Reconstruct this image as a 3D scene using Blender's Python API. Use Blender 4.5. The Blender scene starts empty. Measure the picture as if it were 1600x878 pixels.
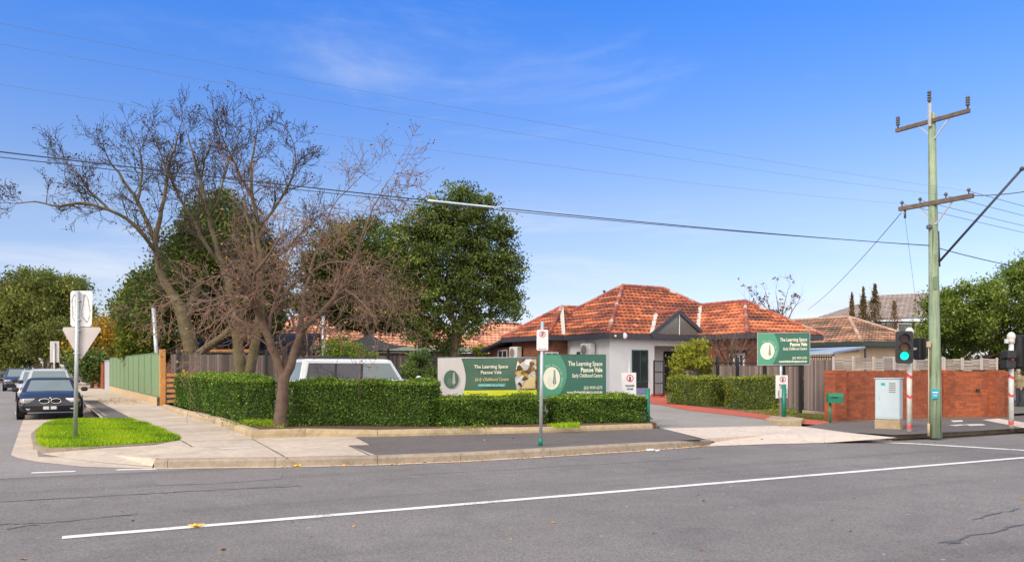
import bpy, math, random
import numpy as np
from mathutils import Vector, Matrix
random.seed(7); rng = np.random.default_rng(7)
R = math.radians
sc = bpy.context.scene
col = sc.collection
F, H, HOR = 1280.0, 1.75, 573.0

CLX, CLY = .9, 4.45
# ---------------- camera, sky, sun, exposure ----------------
cam_d = bpy.data.cameras.new('camera'); cam = bpy.data.objects.new('camera', cam_d); col.objects.link(cam)
cam.location = (0, 0, H); cam.rotation_euler = (R(90), 0, 0)
cam_d.sensor_width = 36; cam_d.lens = 36*F/1600; cam_d.shift_y = (HOR-439)/1600
cam_d.clip_start = .1; cam_d.clip_end = 3000
sc.camera = cam
SUN_AZ = math.atan2(-.75, -.66); SUN_EL = R(38)
world = bpy.data.worlds.new('World'); sc.world = world; world.use_nodes = True
nt = world.node_tree; N = nt.nodes; N.clear()
def wn(t, **k):
    n = N.new(t)
    for a, b in k.items(): setattr(n, a, b)
    return n
def wl(a, b): nt.links.new(a, b)
out = wn('ShaderNodeOutputWorld'); bg = wn('ShaderNodeBackground'); bg.inputs[1].default_value = .15
sky = wn('ShaderNodeTexSky', sky_type='NISHITA', sun_disc=False, sun_elevation=SUN_EL, sun_rotation=SUN_AZ,
         altitude=200, air_density=1.0, dust_density=.35, ozone_density=2.5)
tc = wn('ShaderNodeTexCoord'); sp = wn('ShaderNodeSeparateXYZ'); wl(tc.outputs['Generated'], sp.inputs[0])
def math_n(op, a, b=None, clamp=False):
    n = wn('ShaderNodeMath', operation=op, use_clamp=clamp)
    for i, v in enumerate((a, b)):
        if v is None: continue
        if isinstance(v, (int, float)): n.inputs[i].default_value = v
        else: wl(v, n.inputs[i])
    return n.outputs[0]
zz = math_n('MAXIMUM', sp.outputs[2], 0.0)
den = math_n('ADD', zz, .12)
cx = math_n('DIVIDE', sp.outputs[0], den); cy = math_n('DIVIDE', sp.outputs[1], den)
cb = wn('ShaderNodeCombineXYZ'); wl(cx, cb.inputs[0]); wl(cy, cb.inputs[1])
mp = wn('ShaderNodeMapping'); mp.inputs['Scale'].default_value = (.55, .9, 1); mp.inputs['Rotation'].default_value = (0, 0, .3); mp.inputs['Location'].default_value = (CLX, CLY, 0)
wl(cb.outputs[0], mp.inputs[0])
nz = wn('ShaderNodeTexNoise'); nz.inputs['Scale'].default_value = 1.3; nz.inputs['Detail'].default_value = 9; nz.inputs['Roughness'].default_value = .62; nz.inputs['Distortion'].default_value = .5
wl(mp.outputs[0], nz.inputs['Vector'])
# cloud cover: thin wisps in front, more towards the horizon, thick unseen cover added behind the camera as soft fill
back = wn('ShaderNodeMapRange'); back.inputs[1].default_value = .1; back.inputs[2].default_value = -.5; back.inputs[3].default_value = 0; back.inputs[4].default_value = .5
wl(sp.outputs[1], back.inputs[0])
low = wn('ShaderNodeMapRange'); low.inputs[1].default_value = .24; low.inputs[2].default_value = .03; low.inputs[3].default_value = -.02; low.inputs[4].default_value = .21
wl(sp.outputs[2], low.inputs[0])
s1 = math_n('ADD', nz.outputs[0], back.outputs[0]); s3 = math_n('ADD', s1, low.outputs[0])
zen = wn('ShaderNodeMapRange'); zen.inputs[1].default_value = .5; zen.inputs[2].default_value = .8; zen.inputs[4].default_value = .3; wl(sp.outputs[2], zen.inputs[0])  # unseen cloud added overhead to lift shadows and neutralise the light
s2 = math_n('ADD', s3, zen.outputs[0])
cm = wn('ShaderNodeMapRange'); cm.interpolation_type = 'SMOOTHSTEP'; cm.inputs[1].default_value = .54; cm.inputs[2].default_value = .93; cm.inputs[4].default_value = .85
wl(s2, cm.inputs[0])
hsv = wn('ShaderNodeHueSaturation'); hsv.inputs['Saturation'].default_value = 1.12; hsv.inputs['Value'].default_value = .8
wl(sky.outputs[0], hsv.inputs['Color'])
tint = wn('ShaderNodeMix', data_type='RGBA', blend_type='MULTIPLY'); tint.inputs[0].default_value = 1
wl(hsv.outputs[0], tint.inputs[6])
tcm = wn('ShaderNodeValToRGB'); wl(sp.outputs[2], tcm.inputs[0]); te = tcm.color_ramp.elements; te.new(.5)
for e_, (p_, c_) in zip(te, ((0.0, (.60, .55, .68)), (.19, (.80, .68, .74)), (.42, (.31, .66, 1.15)))): e_.position = p_; e_.color = (*c_, 1)
wl(tcm.outputs[0], tint.inputs[7])
mx = wn('ShaderNodeMix', data_type='RGBA'); wl(cm.outputs[0], mx.inputs[0]); wl(tint.outputs[2], mx.inputs[6]); ccm = wn('ShaderNodeMix', data_type='RGBA'); cmr = wn('ShaderNodeMapRange'); cmr.inputs[1].default_value = .2; cmr.inputs[2].default_value = -.4; wl(sp.outputs[1], cmr.inputs[0]); wl(cmr.outputs[0], ccm.inputs[0]); ccm.inputs[6].default_value = (2.9, 3.1, 3.5, 1); ccm.inputs[7].default_value = (8.6, 8.1, 7.6, 1); wl(ccm.outputs[2], mx.inputs[7])  # cloud out of view behind the camera made brighter and warmer as fill
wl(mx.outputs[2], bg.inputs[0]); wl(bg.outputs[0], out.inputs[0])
sd = bpy.data.lights.new('sun', 'SUN'); sun = bpy.data.objects.new('sun', sd); col.objects.link(sun)
sd.energy = 1.6; sd.angle = R(22); sd.color = (1, .88, .72)
sdir = Vector((math.sin(SUN_AZ)*math.cos(SUN_EL), math.cos(SUN_AZ)*math.cos(SUN_EL), math.sin(SUN_EL)))
sun.rotation_euler = sdir.to_track_quat('Z', 'Y').to_euler()
vs = sc.view_settings; vs.view_transform = 'Standard'; vs.look = 'None'; vs.gamma = 1; vs.exposure = .92
sc.render.engine = 'CYCLES'
try:
    sc.cycles.use_denoising = True; sc.cycles.max_bounces = 6; sc.cycles.transparent_max_bounces = 6
except Exception: pass

# ---------------- coordinates ----------------
E1 = Vector((.862, .507, 0)); E2 = Vector((-.507, .862, 0))
FP = .15
def P(px, py, Y): return Vector(((px-800)/F*Y, Y, H-(py-HOR)/F*Y))
def G(px, py, z=0.0):
    Y = F*(H-z)/(py-HOR); return Vector(((px-800)/F*Y, Y, z))
L0 = Vector((-5.9, 18.7, 0)); LZ, LS = .14, .0085
def zl(x, y): return LZ + LS*((x-L0.x)*E2.x+(y-L0.y)*E2.y)
def L(px, py, dz=0.0):
    kx = (px-800)/F; ky = (py-HOR)/F
    Y = (H-dz-LZ+LS*(L0.x*E2.x+L0.y*E2.y))/(ky+LS*(kx*E2.x+E2.y))
    return Vector((kx*Y, Y, H-ky*Y))
def V(*a): return Vector(a)

# ---------------- objects ----------------
MW = {}
def thing(name, label, cat, loc=(0, 0, 0), rz=0.0, group=None, kind=None):
    o = bpy.data.objects.new(name, None); col.objects.link(o); o.empty_display_size = .2
    o.location = loc; o.rotation_euler = (0, 0, rz)
    MW[o.name] = Matrix.Translation(Vector(loc)) @ Matrix.Rotation(rz, 4, 'Z')
    return tag(o, label, cat, group, kind)
def tag(o, label=None, cat=None, group=None, kind=None):
    if label: o['label'] = label
    if cat: o['category'] = cat
    if group: o['group'] = group
    if kind: o['kind'] = kind
    return o
def copy_tree(o, parent=None):
    c = o.copy(); col.objects.link(c)
    if parent is not None: c.parent = parent
    for ch in [x for x in list(col.objects) if x.parent == o]: copy_tree(ch, c)
    return c

class MB:
    def __init__(s): s.v = []; s.f = []; s.mi = []; s.t = []; s.sm = []
    def add(s, vs_, fs, mi=0, t=.5, smooth=False):
        b = len(s.v); s.v += [tuple(p) for p in vs_]
        for f in fs: s.f.append(tuple(i+b for i in f)); s.mi.append(mi); s.t.append(t); s.sm.append(smooth)
        return s
    def box(s, c, d, rz=0.0, mi=0, t=.5, bev=0.0, m=None):
        x, y, z = d[0]/2, d[1]/2, d[2]/2
        if bev > 0:
            b = min(bev, x*.9, y*.9, z*.9); ring = []
            def rect(xx, yy, zz, k):
                return [(xx-k, -yy, zz), (xx, -yy+k, zz), (xx, yy-k, zz), (xx-k, yy, zz), (-xx+k, yy, zz), (-xx, yy-k, zz), (-xx, -yy+k, zz), (-xx+k, -yy, zz)]
            pts = rect(x-b, y-b, -z, b*.3)+rect(x, y, -z+b, b)+rect(x, y, z-b, b)+rect(x-b, y-b, z, b*.3)
            fs = [tuple(range(7, -1, -1)), tuple(range(24, 32))]
            for k in range(3):
                for i in range(8):
                    j = (i+1) % 8; fs.append((k*8+i, k*8+j, k*8+8+j, k*8+8+i))
        else:
            pts = [(-x, -y, -z), (x, -y, -z), (x, y, -z), (-x, y, -z), (-x, -y, z), (x, -y, z), (x, y, z), (-x, y, z)]
            fs = [(0, 3, 2, 1), (4, 5, 6, 7), (0, 1, 5, 4), (1, 2, 6, 5), (2, 3, 7, 6), (3, 0, 4, 7)]
        M = Matrix.Translation(Vector(c)) @ (m.to_4x4() if m is not None else Matrix.Rotation(rz, 4, 'Z'))
        return s.add([M @ Vector(p) for p in pts], fs, mi, t)
    def beam(s, a, b, w, h, mi=0, t=.5, up=Vector((0, 0, 1)), bev=0.0):
        a = Vector(a); b = Vector(b); d = b-a; l = d.length; d.normalize()
        y = up.cross(d)
        if y.length < 1e-4: y = Vector((0, 1, 0)).cross(d)
        y.normalize(); z = d.cross(y); m = Matrix((d, y, z)).transposed()
        return s.box((a+b)/2, (l, w, h), m=m, mi=mi, t=t, bev=bev)
    def prism(s, poly, z0, z1, mi=0, t=.5):
        n = len(poly); pts = [(p[0], p[1], z0 if not callable(z0) else z0(p)) for p in poly]+[(p[0], p[1], z1 if not callable(z1) else z1(p)) for p in poly]
        area = sum(poly[i][0]*poly[(i+1) % n][1]-poly[(i+1) % n][0]*poly[i][1] for i in range(n))
        fs = [tuple(range(n-1, -1, -1)), tuple(range(n, 2*n))]+[(i, (i+1) % n, n+(i+1) % n, n+i) for i in range(n)]
        if area < 0: fs = [tuple(reversed(f)) for f in fs]
        return s.add(pts, fs, mi, t)
    def sheet(s, pts, mi=0, t=.5):
        n = len(pts); a = sum(pts[i][0]*pts[(i+1) % n][1]-pts[(i+1) % n][0]*pts[i][1] for i in range(n))
        f = tuple(range(n)) if a > 0 else tuple(range(n-1, -1, -1))
        return s.add(pts, [f], mi, t)
    def tube(s, pts, rs, n=8, mi=0, t=.5, cap=True, smooth=True):
        pts = [Vector(p) for p in pts]
        if isinstance(rs, (int, float)): rs = [rs]*len(pts)
        vv = []; fs = []; prev = None
        for i, p in enumerate(pts):
            d = (pts[min(i+1, len(pts)-1)]-pts[max(i-1, 0)]).normalized()
            if prev is None: a = d.orthogonal().normalized()
            else:
                a = prev-d*prev.dot(d)
                a = a.normalized() if a.length > 1e-5 else d.orthogonal().normalized()
            prev = a; b = d.cross(a)
            for k in range(n):
                an = 2*math.pi*k/n; vv.append(p+(a*math.cos(an)+b*math.sin(an))*rs[i])
        for i in range(len(pts)-1):
            for k in range(n):
                j = (k+1) % n; fs.append((i*n+k, i*n+j, (i+1)*n+j, (i+1)*n+k))
        s.add(vv, fs, mi, t, smooth)
        if cap and n > 3:
            b0 = len(s.v)-len(vv); m = len(pts)-1
            s.f.append(tuple(b0+k for k in range(n-1, -1, -1))); s.mi.append(mi); s.t.append(t); s.sm.append(False)
            s.f.append(tuple(b0+m*n+k for k in range(n))); s.mi.append(mi); s.t.append(t); s.sm.append(False)
        return s
    def cyl(s, a, b, r, n=16, mi=0, t=.5): return s.tube([a, b], r if isinstance(r, (list, tuple)) else [r, r], n, mi, t)
    def ball(s, c, r, n=12, m=8, mi=0, t=.5):
        if isinstance(r, (int, float)): r = (r, r, r)
        vv = []; fs = []
        for i in range(m+1):
            th = math.pi*i/m
            for k in range(n):
                ph = 2*math.pi*k/n; vv.append((c[0]+r[0]*math.sin(th)*math.cos(ph), c[1]+r[1]*math.sin(th)*math.sin(ph), c[2]-r[2]*math.cos(th)))
        for i in range(m):
            for k in range(n):
                j = (k+1) % n; fs.append((i*n+k, i*n+j, (i+1)*n+j, (i+1)*n+k))
        return s.add(vv, fs, mi, t, True)
    def build(s, name, mats, parent=None, world=True):
        me = bpy.data.meshes.new(name)
        vv = s.v
        if parent is not None and world and parent.name in MW:
            iv = MW[parent.name].inverted(); vv = [iv @ Vector(p) for p in vv]
        me.from_pydata([tuple(p) for p in vv], [], s.f)
        if not isinstance(mats, (list, tuple)): mats = [mats]
        for m in mats: me.materials.append(m)
        me.polygons.foreach_set('material_index', s.mi)
        me.polygons.foreach_set('use_smooth', s.sm)
        a = me.attributes.new('tint', 'FLOAT', 'FACE'); a.data.foreach_set('value', s.t)
        # box-projected UVs in metres
        uv = me.uv_layers.new(name='UVMap'); me.update()
        co = np.array(s.v, dtype=np.float64)   # world space
        arr = np.zeros((len(me.loops), 2)); vi = np.zeros(len(me.loops), dtype=np.int64); me.loops.foreach_get('vertex_index', vi)
        for p in me.polygons:
            ls = p.loop_start; le = ls+p.loop_total; q = co[vi[ls:le]]
            n = np.zeros(3)
            for i in range(len(q)):
                c0, c1 = q[i], q[(i+1) % len(q)]
                n += np.cross(c0, c1)
            nl = np.linalg.norm(n); n = n/nl if nl > 0 else n
            if abs(n[2]) < .75:
                t = np.array([-n[1], n[0], 0.0]); tl = np.linalg.norm(t); t = t/tl if tl > 0 else np.array([1.0, 0, 0])
                arr[ls:le, 0] = q @ t; arr[ls:le, 1] = q[:, 2]
            else: arr[ls:le] = q[:, :2]
        uv.data.foreach_set('uv', arr.ravel())
        o = bpy.data.objects.new(name, me); col.objects.link(o)
        if parent is not None:
            o.parent = parent
            MW[o.name] = MW.get(parent.name, Matrix())
        else: MW[o.name] = Matrix()
        return o

def fast_mesh(name, verts, faces, tint, mat, parent=None, smooth=False, world=True):
    """verts (n,3), faces (m,k) constant k"""
    if parent is not None and world and parent.name in MW:
        iv = np.array(MW[parent.name].inverted()); verts = verts @ iv[:3, :3].T+iv[:3, 3]
    me = bpy.data.meshes.new(name); m, k = faces.shape
    me.vertices.add(len(verts)); me.vertices.foreach_set('co', verts.astype(np.float32).ravel())
    me.loops.add(m*k); me.loops.foreach_set('vertex_index', faces.astype(np.int32).ravel())
    me.polygons.add(m); me.polygons.foreach_set('loop_start', np.arange(0, m*k, k, dtype=np.int32))
    me.polygons.foreach_set('loop_total', np.full(m, k, dtype=np.int32))
    if smooth: me.polygons.foreach_set('use_smooth', np.ones(m, dtype=bool))
    me.update(calc_edges=True)
    if isinstance(mat, (list, tuple)):
        for q in mat: me.materials.append(q)
    else: me.materials.append(mat)
    a = me.attributes.new('tint', 'FLOAT', 'FACE'); a.data.foreach_set('value', np.asarray(tint, dtype=np.float32))
    o = bpy.data.objects.new(name, me); col.objects.link(o)
    if parent is not None: o.parent = parent; MW[o.name] = MW.get(parent.name, Matrix())
    return o

def leaf_mesh(name, c, size, tint, mat, parent=None, aspect=.55, nrm=None, flat=.0):
    n = len(c); u = rng.normal(size=(n, 3))
    if nrm is not None:
        nn = nrm+rng.normal(size=(n, 3))*.75; nn /= np.linalg.norm(nn, axis=1)[:, None]
    else:
        nn = rng.normal(size=(n, 3)); nn[:, 2] = np.abs(nn[:, 2])+flat; nn /= np.linalg.norm(nn, axis=1)[:, None]
    u -= nn*np.sum(u*nn, axis=1)[:, None]; u /= np.linalg.norm(u, axis=1)[:, None]; v = np.cross(nn, u)
    s = (size*rng.uniform(.65, 1.3, n))[:, None]
    droop = nn*s*.12
    q = np.stack([c-u*s*.5-droop, c+v*s*aspect*.5, c+u*s*.5-droop, c-v*s*aspect*.5], axis=1).reshape(-1, 3)
    f = np.arange(4*n).reshape(n, 4)
    return fast_mesh(name, q, f, tint, mat, parent)

# ---------------- materials ----------------
def newmat(name):
    m = bpy.data.materials.new(name); m.use_nodes = True; t = m.node_tree; t.nodes.clear()
    o = t.nodes.new('ShaderNodeOutputMaterial'); b = t.nodes.new('ShaderNodeBsdfPrincipled'); t.links.new(b.outputs[0], o.inputs[0])
    return m, t, b
def nd(t, ty, **k):
    n = t.nodes.new(ty)
    for a, b in k.items():
        if a.startswith('_'): n.inputs[a[1:].replace('_', ' ')].default_value = b
        else: setattr(n, a, b)
    return n
def ramp(t, fac, stops):
    r = t.nodes.new('ShaderNodeValToRGB'); t.links.new(fac, r.inputs[0]); e = r.color_ramp.elements
    while len(e) < len(stops): e.new(.5)
    for i, (p, c) in enumerate(stops): e[i].position = p; e[i].color = (c[0], c[1], c[2], 1)
    return r.outputs[0]
def noise(t, scale, detail=4, rough=.6, vec=None, dist=0):
    n = nd(t, 'ShaderNodeTexNoise', _Scale=scale, _Detail=detail, _Roughness=rough, _Distortion=dist)
    if vec is None:
        c = nd(t, 'ShaderNodeTexCoord'); vec = c.outputs['Object']
    t.links.new(vec, n.inputs['Vector']); return n.outputs[0]
def mixc(t, fac, a, b, mode='MIX'):
    m = nd(t, 'ShaderNodeMix', data_type='RGBA', blend_type=mode)
    for i, v in ((0, fac), (6, a), (7, b)):
        if isinstance(v, (int, float)): m.inputs[i].default_value = v
        elif isinstance(v, tuple): m.inputs[i].default_value = (*v[:3], 1)
        else: t.links.new(v, m.inputs[i])
    return m.outputs[2]
def bump(t, b, h, strength, dist=.01):
    n = nd(t, 'ShaderNodeBump', _Strength=strength, _Distance=dist); t.links.new(h, n.inputs['Height']); t.links.new(n.outputs[0], b.inputs['Normal'])
def sc_(c, k): return tuple(max(0, min(1, x*k)) for x in c[:3])
def simple(name, c, rough=.6, metal=0.0, var=.12, scale=6, bmp=0.0, bscale=40, coat=0.0, spec=.5):
    m, t, b = newmat(name)
    n = noise(t, scale, 5)
    cc = ramp(t, n, [(.3, sc_(c, 1-var)), (.7, sc_(c, 1+var))])
    t.links.new(cc, b.inputs['Base Color'])
    b.inputs['Roughness'].default_value = rough; b.inputs['Metallic'].default_value = metal
    b.inputs['Coat Weight'].default_value = coat; b.inputs['Coat Roughness'].default_value = .05
    b.inputs['Specular IOR Level'].default_value = spec
    if bmp: bump(t, b, noise(t, bscale, 4), bmp)
    return m
def tinted(name, stops, rough=.7, trans=0.0, nscale=None, namt=.35, bmp=0, spec=.3, bscale=60):
    m, t, b = newmat(name)
    a = nd(t, 'ShaderNodeAttribute', attribute_name='tint'); fac = a.outputs['Fac']
    if nscale:
        n = noise(t, nscale, 3); mm = nd(t, 'ShaderNodeMath', operation='MULTIPLY_ADD'); t.links.new(n, mm.inputs[0]); mm.inputs[1].default_value = namt
        sub = nd(t, 'ShaderNodeMath', operation='SUBTRACT'); t.links.new(fac, sub.inputs[0]); sub.inputs[1].default_value = namt*.5; t.links.new(sub.outputs[0], mm.inputs[2]); fac = mm.outputs[0]
    c = ramp(t, fac, stops); t.links.new(c, b.inputs['Base Color']); b.inputs['Roughness'].default_value = rough
    b.inputs['Specular IOR Level'].default_value = spec
    if bmp: bump(t, b, noise(t, bscale, 4), bmp)
    if trans:
        tr = nd(t, 'ShaderNodeBsdfTranslucent'); t.links.new(c, tr.inputs[0]); mxs = nd(t, 'ShaderNodeMixShader'); mxs.inputs[0].default_value = trans
        t.links.new(b.outputs[0], mxs.inputs[1]); t.links.new(tr.outputs[0], mxs.inputs[2])
        o = [x for x in t.nodes if x.type == 'OUTPUT_MATERIAL'][0]; t.links.new(mxs.outputs[0], o.inputs[0])
    return m
def asphalt(name, c, patch=.25, grain=.5, streak=0.0):
    m, t, b = newmat(name)
    big = noise(t, .22, 6, .65, dist=.4); mid = noise(t, 3.0, 5); fine = nd(t, 'ShaderNodeTexVoronoi', _Scale=85); tcn = nd(t, 'ShaderNodeTexCoord'); t.links.new(tcn.outputs['Object'], fine.inputs['Vector'])
    vf = nd(t, 'ShaderNodeRGBToBW'); t.links.new(fine.outputs['Color'], vf.inputs[0])
    base = ramp(t, big, [(.3, sc_(c, 1-patch)), (.7, sc_(c, 1+patch))])
    m2 = ramp(t, mid, [(.3, (.88, .88, .88)), (.7, (1.0, .99, .97))])
    k = mixc(t, 1.0, base, m2, 'MULTIPLY')
    fr = ramp(t, vf.outputs[0], [(.15, (1-grain*.6,)*3), (.6, (.95,)*3), (.95, (1.0, 1.0, 1.0))])
    k = mixc(t, 1.0, k, fr, 'MULTIPLY')
    n3 = noise(t, 28, 2); k = mixc(t, 1.0, k, ramp(t, n3, [(.35, (.78,)*3), (.65, (1, 1, 1))]), 'MULTIPLY')
    if streak:
        tcs = nd(t, 'ShaderNodeTexCoord'); mps = nd(t, 'ShaderNodeMapping', vector_type='POINT'); mps.inputs['Rotation'].default_value = (0, 0, -math.atan2(.454, .891)); t.links.new(tcs.outputs['Object'], mps.inputs[0])
        mp2 = nd(t, 'ShaderNodeMapping'); mp2.inputs['Scale'].default_value = (.05, 1.1, 1); t.links.new(mps.outputs[0], mp2.inputs[0])
        sn = noise(t, 1.0, 6, .6, vec=mp2.outputs[0]); k = mixc(t, 1.0, k, ramp(t, sn, [(.3, (1-streak,)*3), (.5, (1, 1, 1)), (.7, (1+0*streak, 1, .99))]), 'MULTIPLY')
        sn2 = noise(t, .9, 7, .75, dist=.8); k = mixc(t, 1.0, k, ramp(t, sn2, [(.32, (.86, .86, .87)), (.5, (1, 1, 1)), (.72, (1, .98, .94))]), 'MULTIPLY')
        spk = nd(t, 'ShaderNodeTexVoronoi', _Scale=2.3); t.links.new(tcs.outputs['Object'], spk.inputs['Vector']); k = mixc(t, ramp(t, spk.outputs['Distance'], [(.035, (1, 1, 1)), (.06, (0, 0, 0))]), k, (.36, .34, .31))
    # fine cracks, where the asphalt has opened
    wv = noise(t, .55, 8, .7, dist=1.2); ab = nd(t, 'ShaderNodeMath', operation='SUBTRACT'); t.links.new(wv, ab.inputs[0]); ab.inputs[1].default_value = .5
    ab2 = nd(t, 'ShaderNodeMath', operation='ABSOLUTE'); t.links.new(ab.outputs[0], ab2.inputs[0])
    msk = noise(t, .3, 3); crk = ramp(t, ab2.outputs[0], [(0, (.55,)*3), (.004, (1, 1, 1))])
    k = mixc(t, ramp(t, msk, [(.52, (0, 0, 0)), (.6, (1, 1, 1))]), k, mixc(t, 1.0, k, crk, 'MULTIPLY'))
    t.links.new(k, b.inputs['Base Color']); b.inputs['Roughness'].default_value = .85; b.inputs['Specular IOR Level'].default_value = .3
    bump(t, b, noise(t, 70, 3), .5, .004)
    return m
def concrete(name, c, var=.2):
    m, t, b = newmat(name)
    k = ramp(t, noise(t, .8, 7, .7), [(.25, sc_(c, 1-var)), (.5, c), (.75, sc_(c, 1+var))])
    k = mixc(t, 1.0, k, ramp(t, noise(t, 9, 6, .7), [(.3, (.78, .76, .73)), (.62, (1, 1, 1))]), 'MULTIPLY')
    k = mixc(t, 1.0, k, ramp(t, noise(t, 60, 2), [(.3, (.85,)*3), (.6, (1, 1, 1))]), 'MULTIPLY')
    k = mixc(t, 1.0, k, ramp(t, noise(t, 1.9, 8, .8, dist=1.0), [(.34, (.70, .68, .64)), (.47, (1, 1, 1)), (.75, (1, 1, 1))]), 'MULTIPLY')
    vs_ = nd(t, 'ShaderNodeTexVoronoi', _Scale=5.5); tcv = nd(t, 'ShaderNodeTexCoord'); t.links.new(tcv.outputs['Object'], vs_.inputs['Vector']); k = mixc(t, ramp(t, vs_.outputs['Distance'], [(.05, (.5, .5, .5)), (.085, (0, 0, 0))]), k, (.12, .11, .1))
    t.links.new(k, b.inputs['Base Color']); b.inputs['Roughness'].default_value = .9; bump(t, b, noise(t, 50, 4), .4, .005)
    return m
def brick(name, c1, c2, mortar, bw=.24, bh=.086):
    m, t, b = newmat(name)
    u = nd(t, 'ShaderNodeUVMap', uv_map='UVMap')
    br = nd(t, 'ShaderNodeTexBrick', _Scale=1.0, _Brick_Width=bw, _Row_Height=bh, _Mortar_Size=.006, _Bias=0.0); t.links.new(u.outputs[0], br.inputs['Vector'])
    br.inputs['Color1'].default_value = (*c1, 1); br.inputs['Color2'].default_value = (*c2, 1); br.inputs['Mortar'].default_value = (*mortar, 1)
    k = mixc(t, 1.0, br.outputs[0], ramp(t, noise(t, 1.3, 6, .7), [(.3, (.62, .6, .6)), (.6, (1, 1, 1))]), 'MULTIPLY')
    k = mixc(t, 1.0, k, ramp(t, noise(t, 14, 4), [(.3, (.72, .7, .68)), (.65, (1, 1, 1))]), 'MULTIPLY')
    t.links.new(k, b.inputs['Base Color']); b.inputs['Roughness'].default_value = .85
    bump(t, b, br.outputs[1], -.35, .01)
    return m
def glass(name, c=(.03, .035, .04), rough=.05):
    m, t, b = newmat(name); b.inputs['Base Color'].default_value = (*c, 1); b.inputs['Roughness'].default_value = rough; b.inputs['Specular IOR Level'].default_value = .7
    return m
M = {}
M['road'] = asphalt('road_asphalt', (.27, .25, .232), .18, .75, .2)
M['sideroad'] = asphalt('side_asphalt', (.33, .30, .278), .14, .6)
M['pathasph'] = asphalt('path_asphalt', (.19, .165, .148), .15, .6)
M['drive'] = asphalt('drive_asphalt', (.38, .35, .31), .14, .4)
M['patch'] = asphalt('patch_asphalt', (.27, .24, .225), .1, .5)
M['conc'] = concrete('path_concrete', (.57, .475, .37))
M['conclight'] = concrete('apron_concrete', (.66, .56, .46), .1)
M['kerb'] = concrete('kerb_concrete', (.33, .27, .205), .3)
M['edging'] = concrete('edging_concrete', (.44, .345, .21), .35)
M['joint'] = simple('joint', (.07, .06, .045), .9)
M['paint'] = simple('line_paint', (.78, .77, .74), .6, var=.06, scale=9, bmp=.2)
M['wornpaint'] = tinted('worn_paint', [(0, (.5, .47, .42)), (1, (.66, .63, .58))], nscale=9)
M['soil'] = simple('soil', (.11, .06, .035), .95, var=.4, scale=14, bmp=.8, bscale=40)
M['lot'] = asphalt('lot_asphalt', (.2, .18, .16), .2, .4)
M['terrain'] = simple('terrain', (.14, .15, .08), .95, var=.3, scale=.3)
M['redpath'] = simple('red_path', (.46, .10, .06), .85, var=.16, scale=3, bmp=.3)
M['grass'] = tinted('grass', [(0, (.12, .24, .006)), (.5, (.30, .47, .006)), (1, (.5, .6, .02))], .6, .3)
M['grassbase'] = simple('grass_base', (.12, .22, .015), .9, var=.3, scale=9)
M['dryg'] = tinted('dry_grass', [(0, (.08, .12, .02)), (.5, (.2, .22, .05)), (1, (.38, .3, .14))], .8, .2)
M['hedge'] = tinted('hedge_leaf', [(0, (.03, .065, .012)), (.5, (.08, .155, .022)), (.8, (.17, .27, .03)), (1, (.40, .50, .07))], .6, .25, nscale=1.6, namt=.3, spec=.15)
M['hedge2'] = tinted('clipped_hedge_leaf', [(0, (.06, .075, .012)), (.5, (.16, .2, .025)), (.8, (.28, .34, .04)), (1, (.46, .52, .1))], .7, .25, nscale=2, spec=.15)
M['hcore'] = simple('hedge_core', (.03, .05, .012), .95, var=.4, scale=8)
def leafm(n, a, b, c, rough=.65, **k): return tinted(n, [(0, a), (.5, b), (1, c)], rough, .28, nscale=.7, namt=.5, **k)
M['gum'] = leafm('dark_leaf', (.03, .055, .014), (.11, .17, .035), (.33, .40, .10), spec=.25)
M['mag'] = leafm('magnolia_leaf', (.045, .065, .01), (.13, .17, .02), (.36, .37, .05), spec=.2)
M['olive'] = leafm('olive_leaf', (.035, .05, .012), (.145, .165, .035), (.36, .36, .08), spec=.2)
M['orange'] = leafm('autumn_leaf', (.15, .13, .02), (.42, .26, .03), (.8, .36, .03), spec=.2)
M['bright'] = leafm('bright_leaf', (.06, .10, .012), (.16, .26, .02), (.36, .46, .04), spec=.2)
M['yel'] = leafm('yellow_leaf', (.12, .14, .015), (.3, .33, .035), (.55, .52, .09), spec=.2)
M['brownleaf'] = leafm('withered_leaf', (.09, .04, .028), (.21, .095, .06), (.45, .24, .07), spec=.2)
M['fallen'] = tinted('fallen_leaf', [(0, (.25, .08, .02)), (.6, (.5, .2, .04)), (1, (.75, .45, .05))])
M['barkA'] = simple('bark_lichen', (.11, .088, .045), .95, var=.4, scale=3.5, bmp=.8, bscale=25)
M['barkC'] = simple('bark_brown', (.13, .085, .06), .95, var=.3, scale=7, bmp=.8, bscale=30)
M['twig'] = simple('twig_grey', (.19, .12, .083), .9, var=.35, scale=1.5)
M['twigd'] = simple('twig_dark', (.05, .034, .026), .9, var=.3, scale=1.5)
M['pod'] = simple('seed_pod', (.07, .045, .03), .9, var=.3)
M['tile'] = tinted('roof_tile', [(0, (.10, .042, .03)), (.35, (.22, .072, .042)), (.62, (.40, .115, .05)), (1, (.60, .2, .085))], .75, nscale=2.2, namt=.35, bmp=.3)
M['tileold'] = tinted('old_roof_tile', [(0, (.10, .07, .05)), (.45, (.24, .14, .09)), (.75, (.4, .2, .12)), (1, (.5, .28, .17))], .85, nscale=1.5, namt=.9, bmp=.3)
M['tilepink'] = tinted('pale_roof_tile', [(0, (.35, .15, .09)), (.5, (.56, .25, .14)), (1, (.72, .42, .27))], .8, nscale=2, namt=.5, bmp=.3)
M['tilegrey'] = tinted('grey_roof_tile', [(0, (.2, .165, .145)), (.5, (.27, .22, .19)), (1, (.34, .28, .25))], .85, nscale=1, namt=.3)
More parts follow.
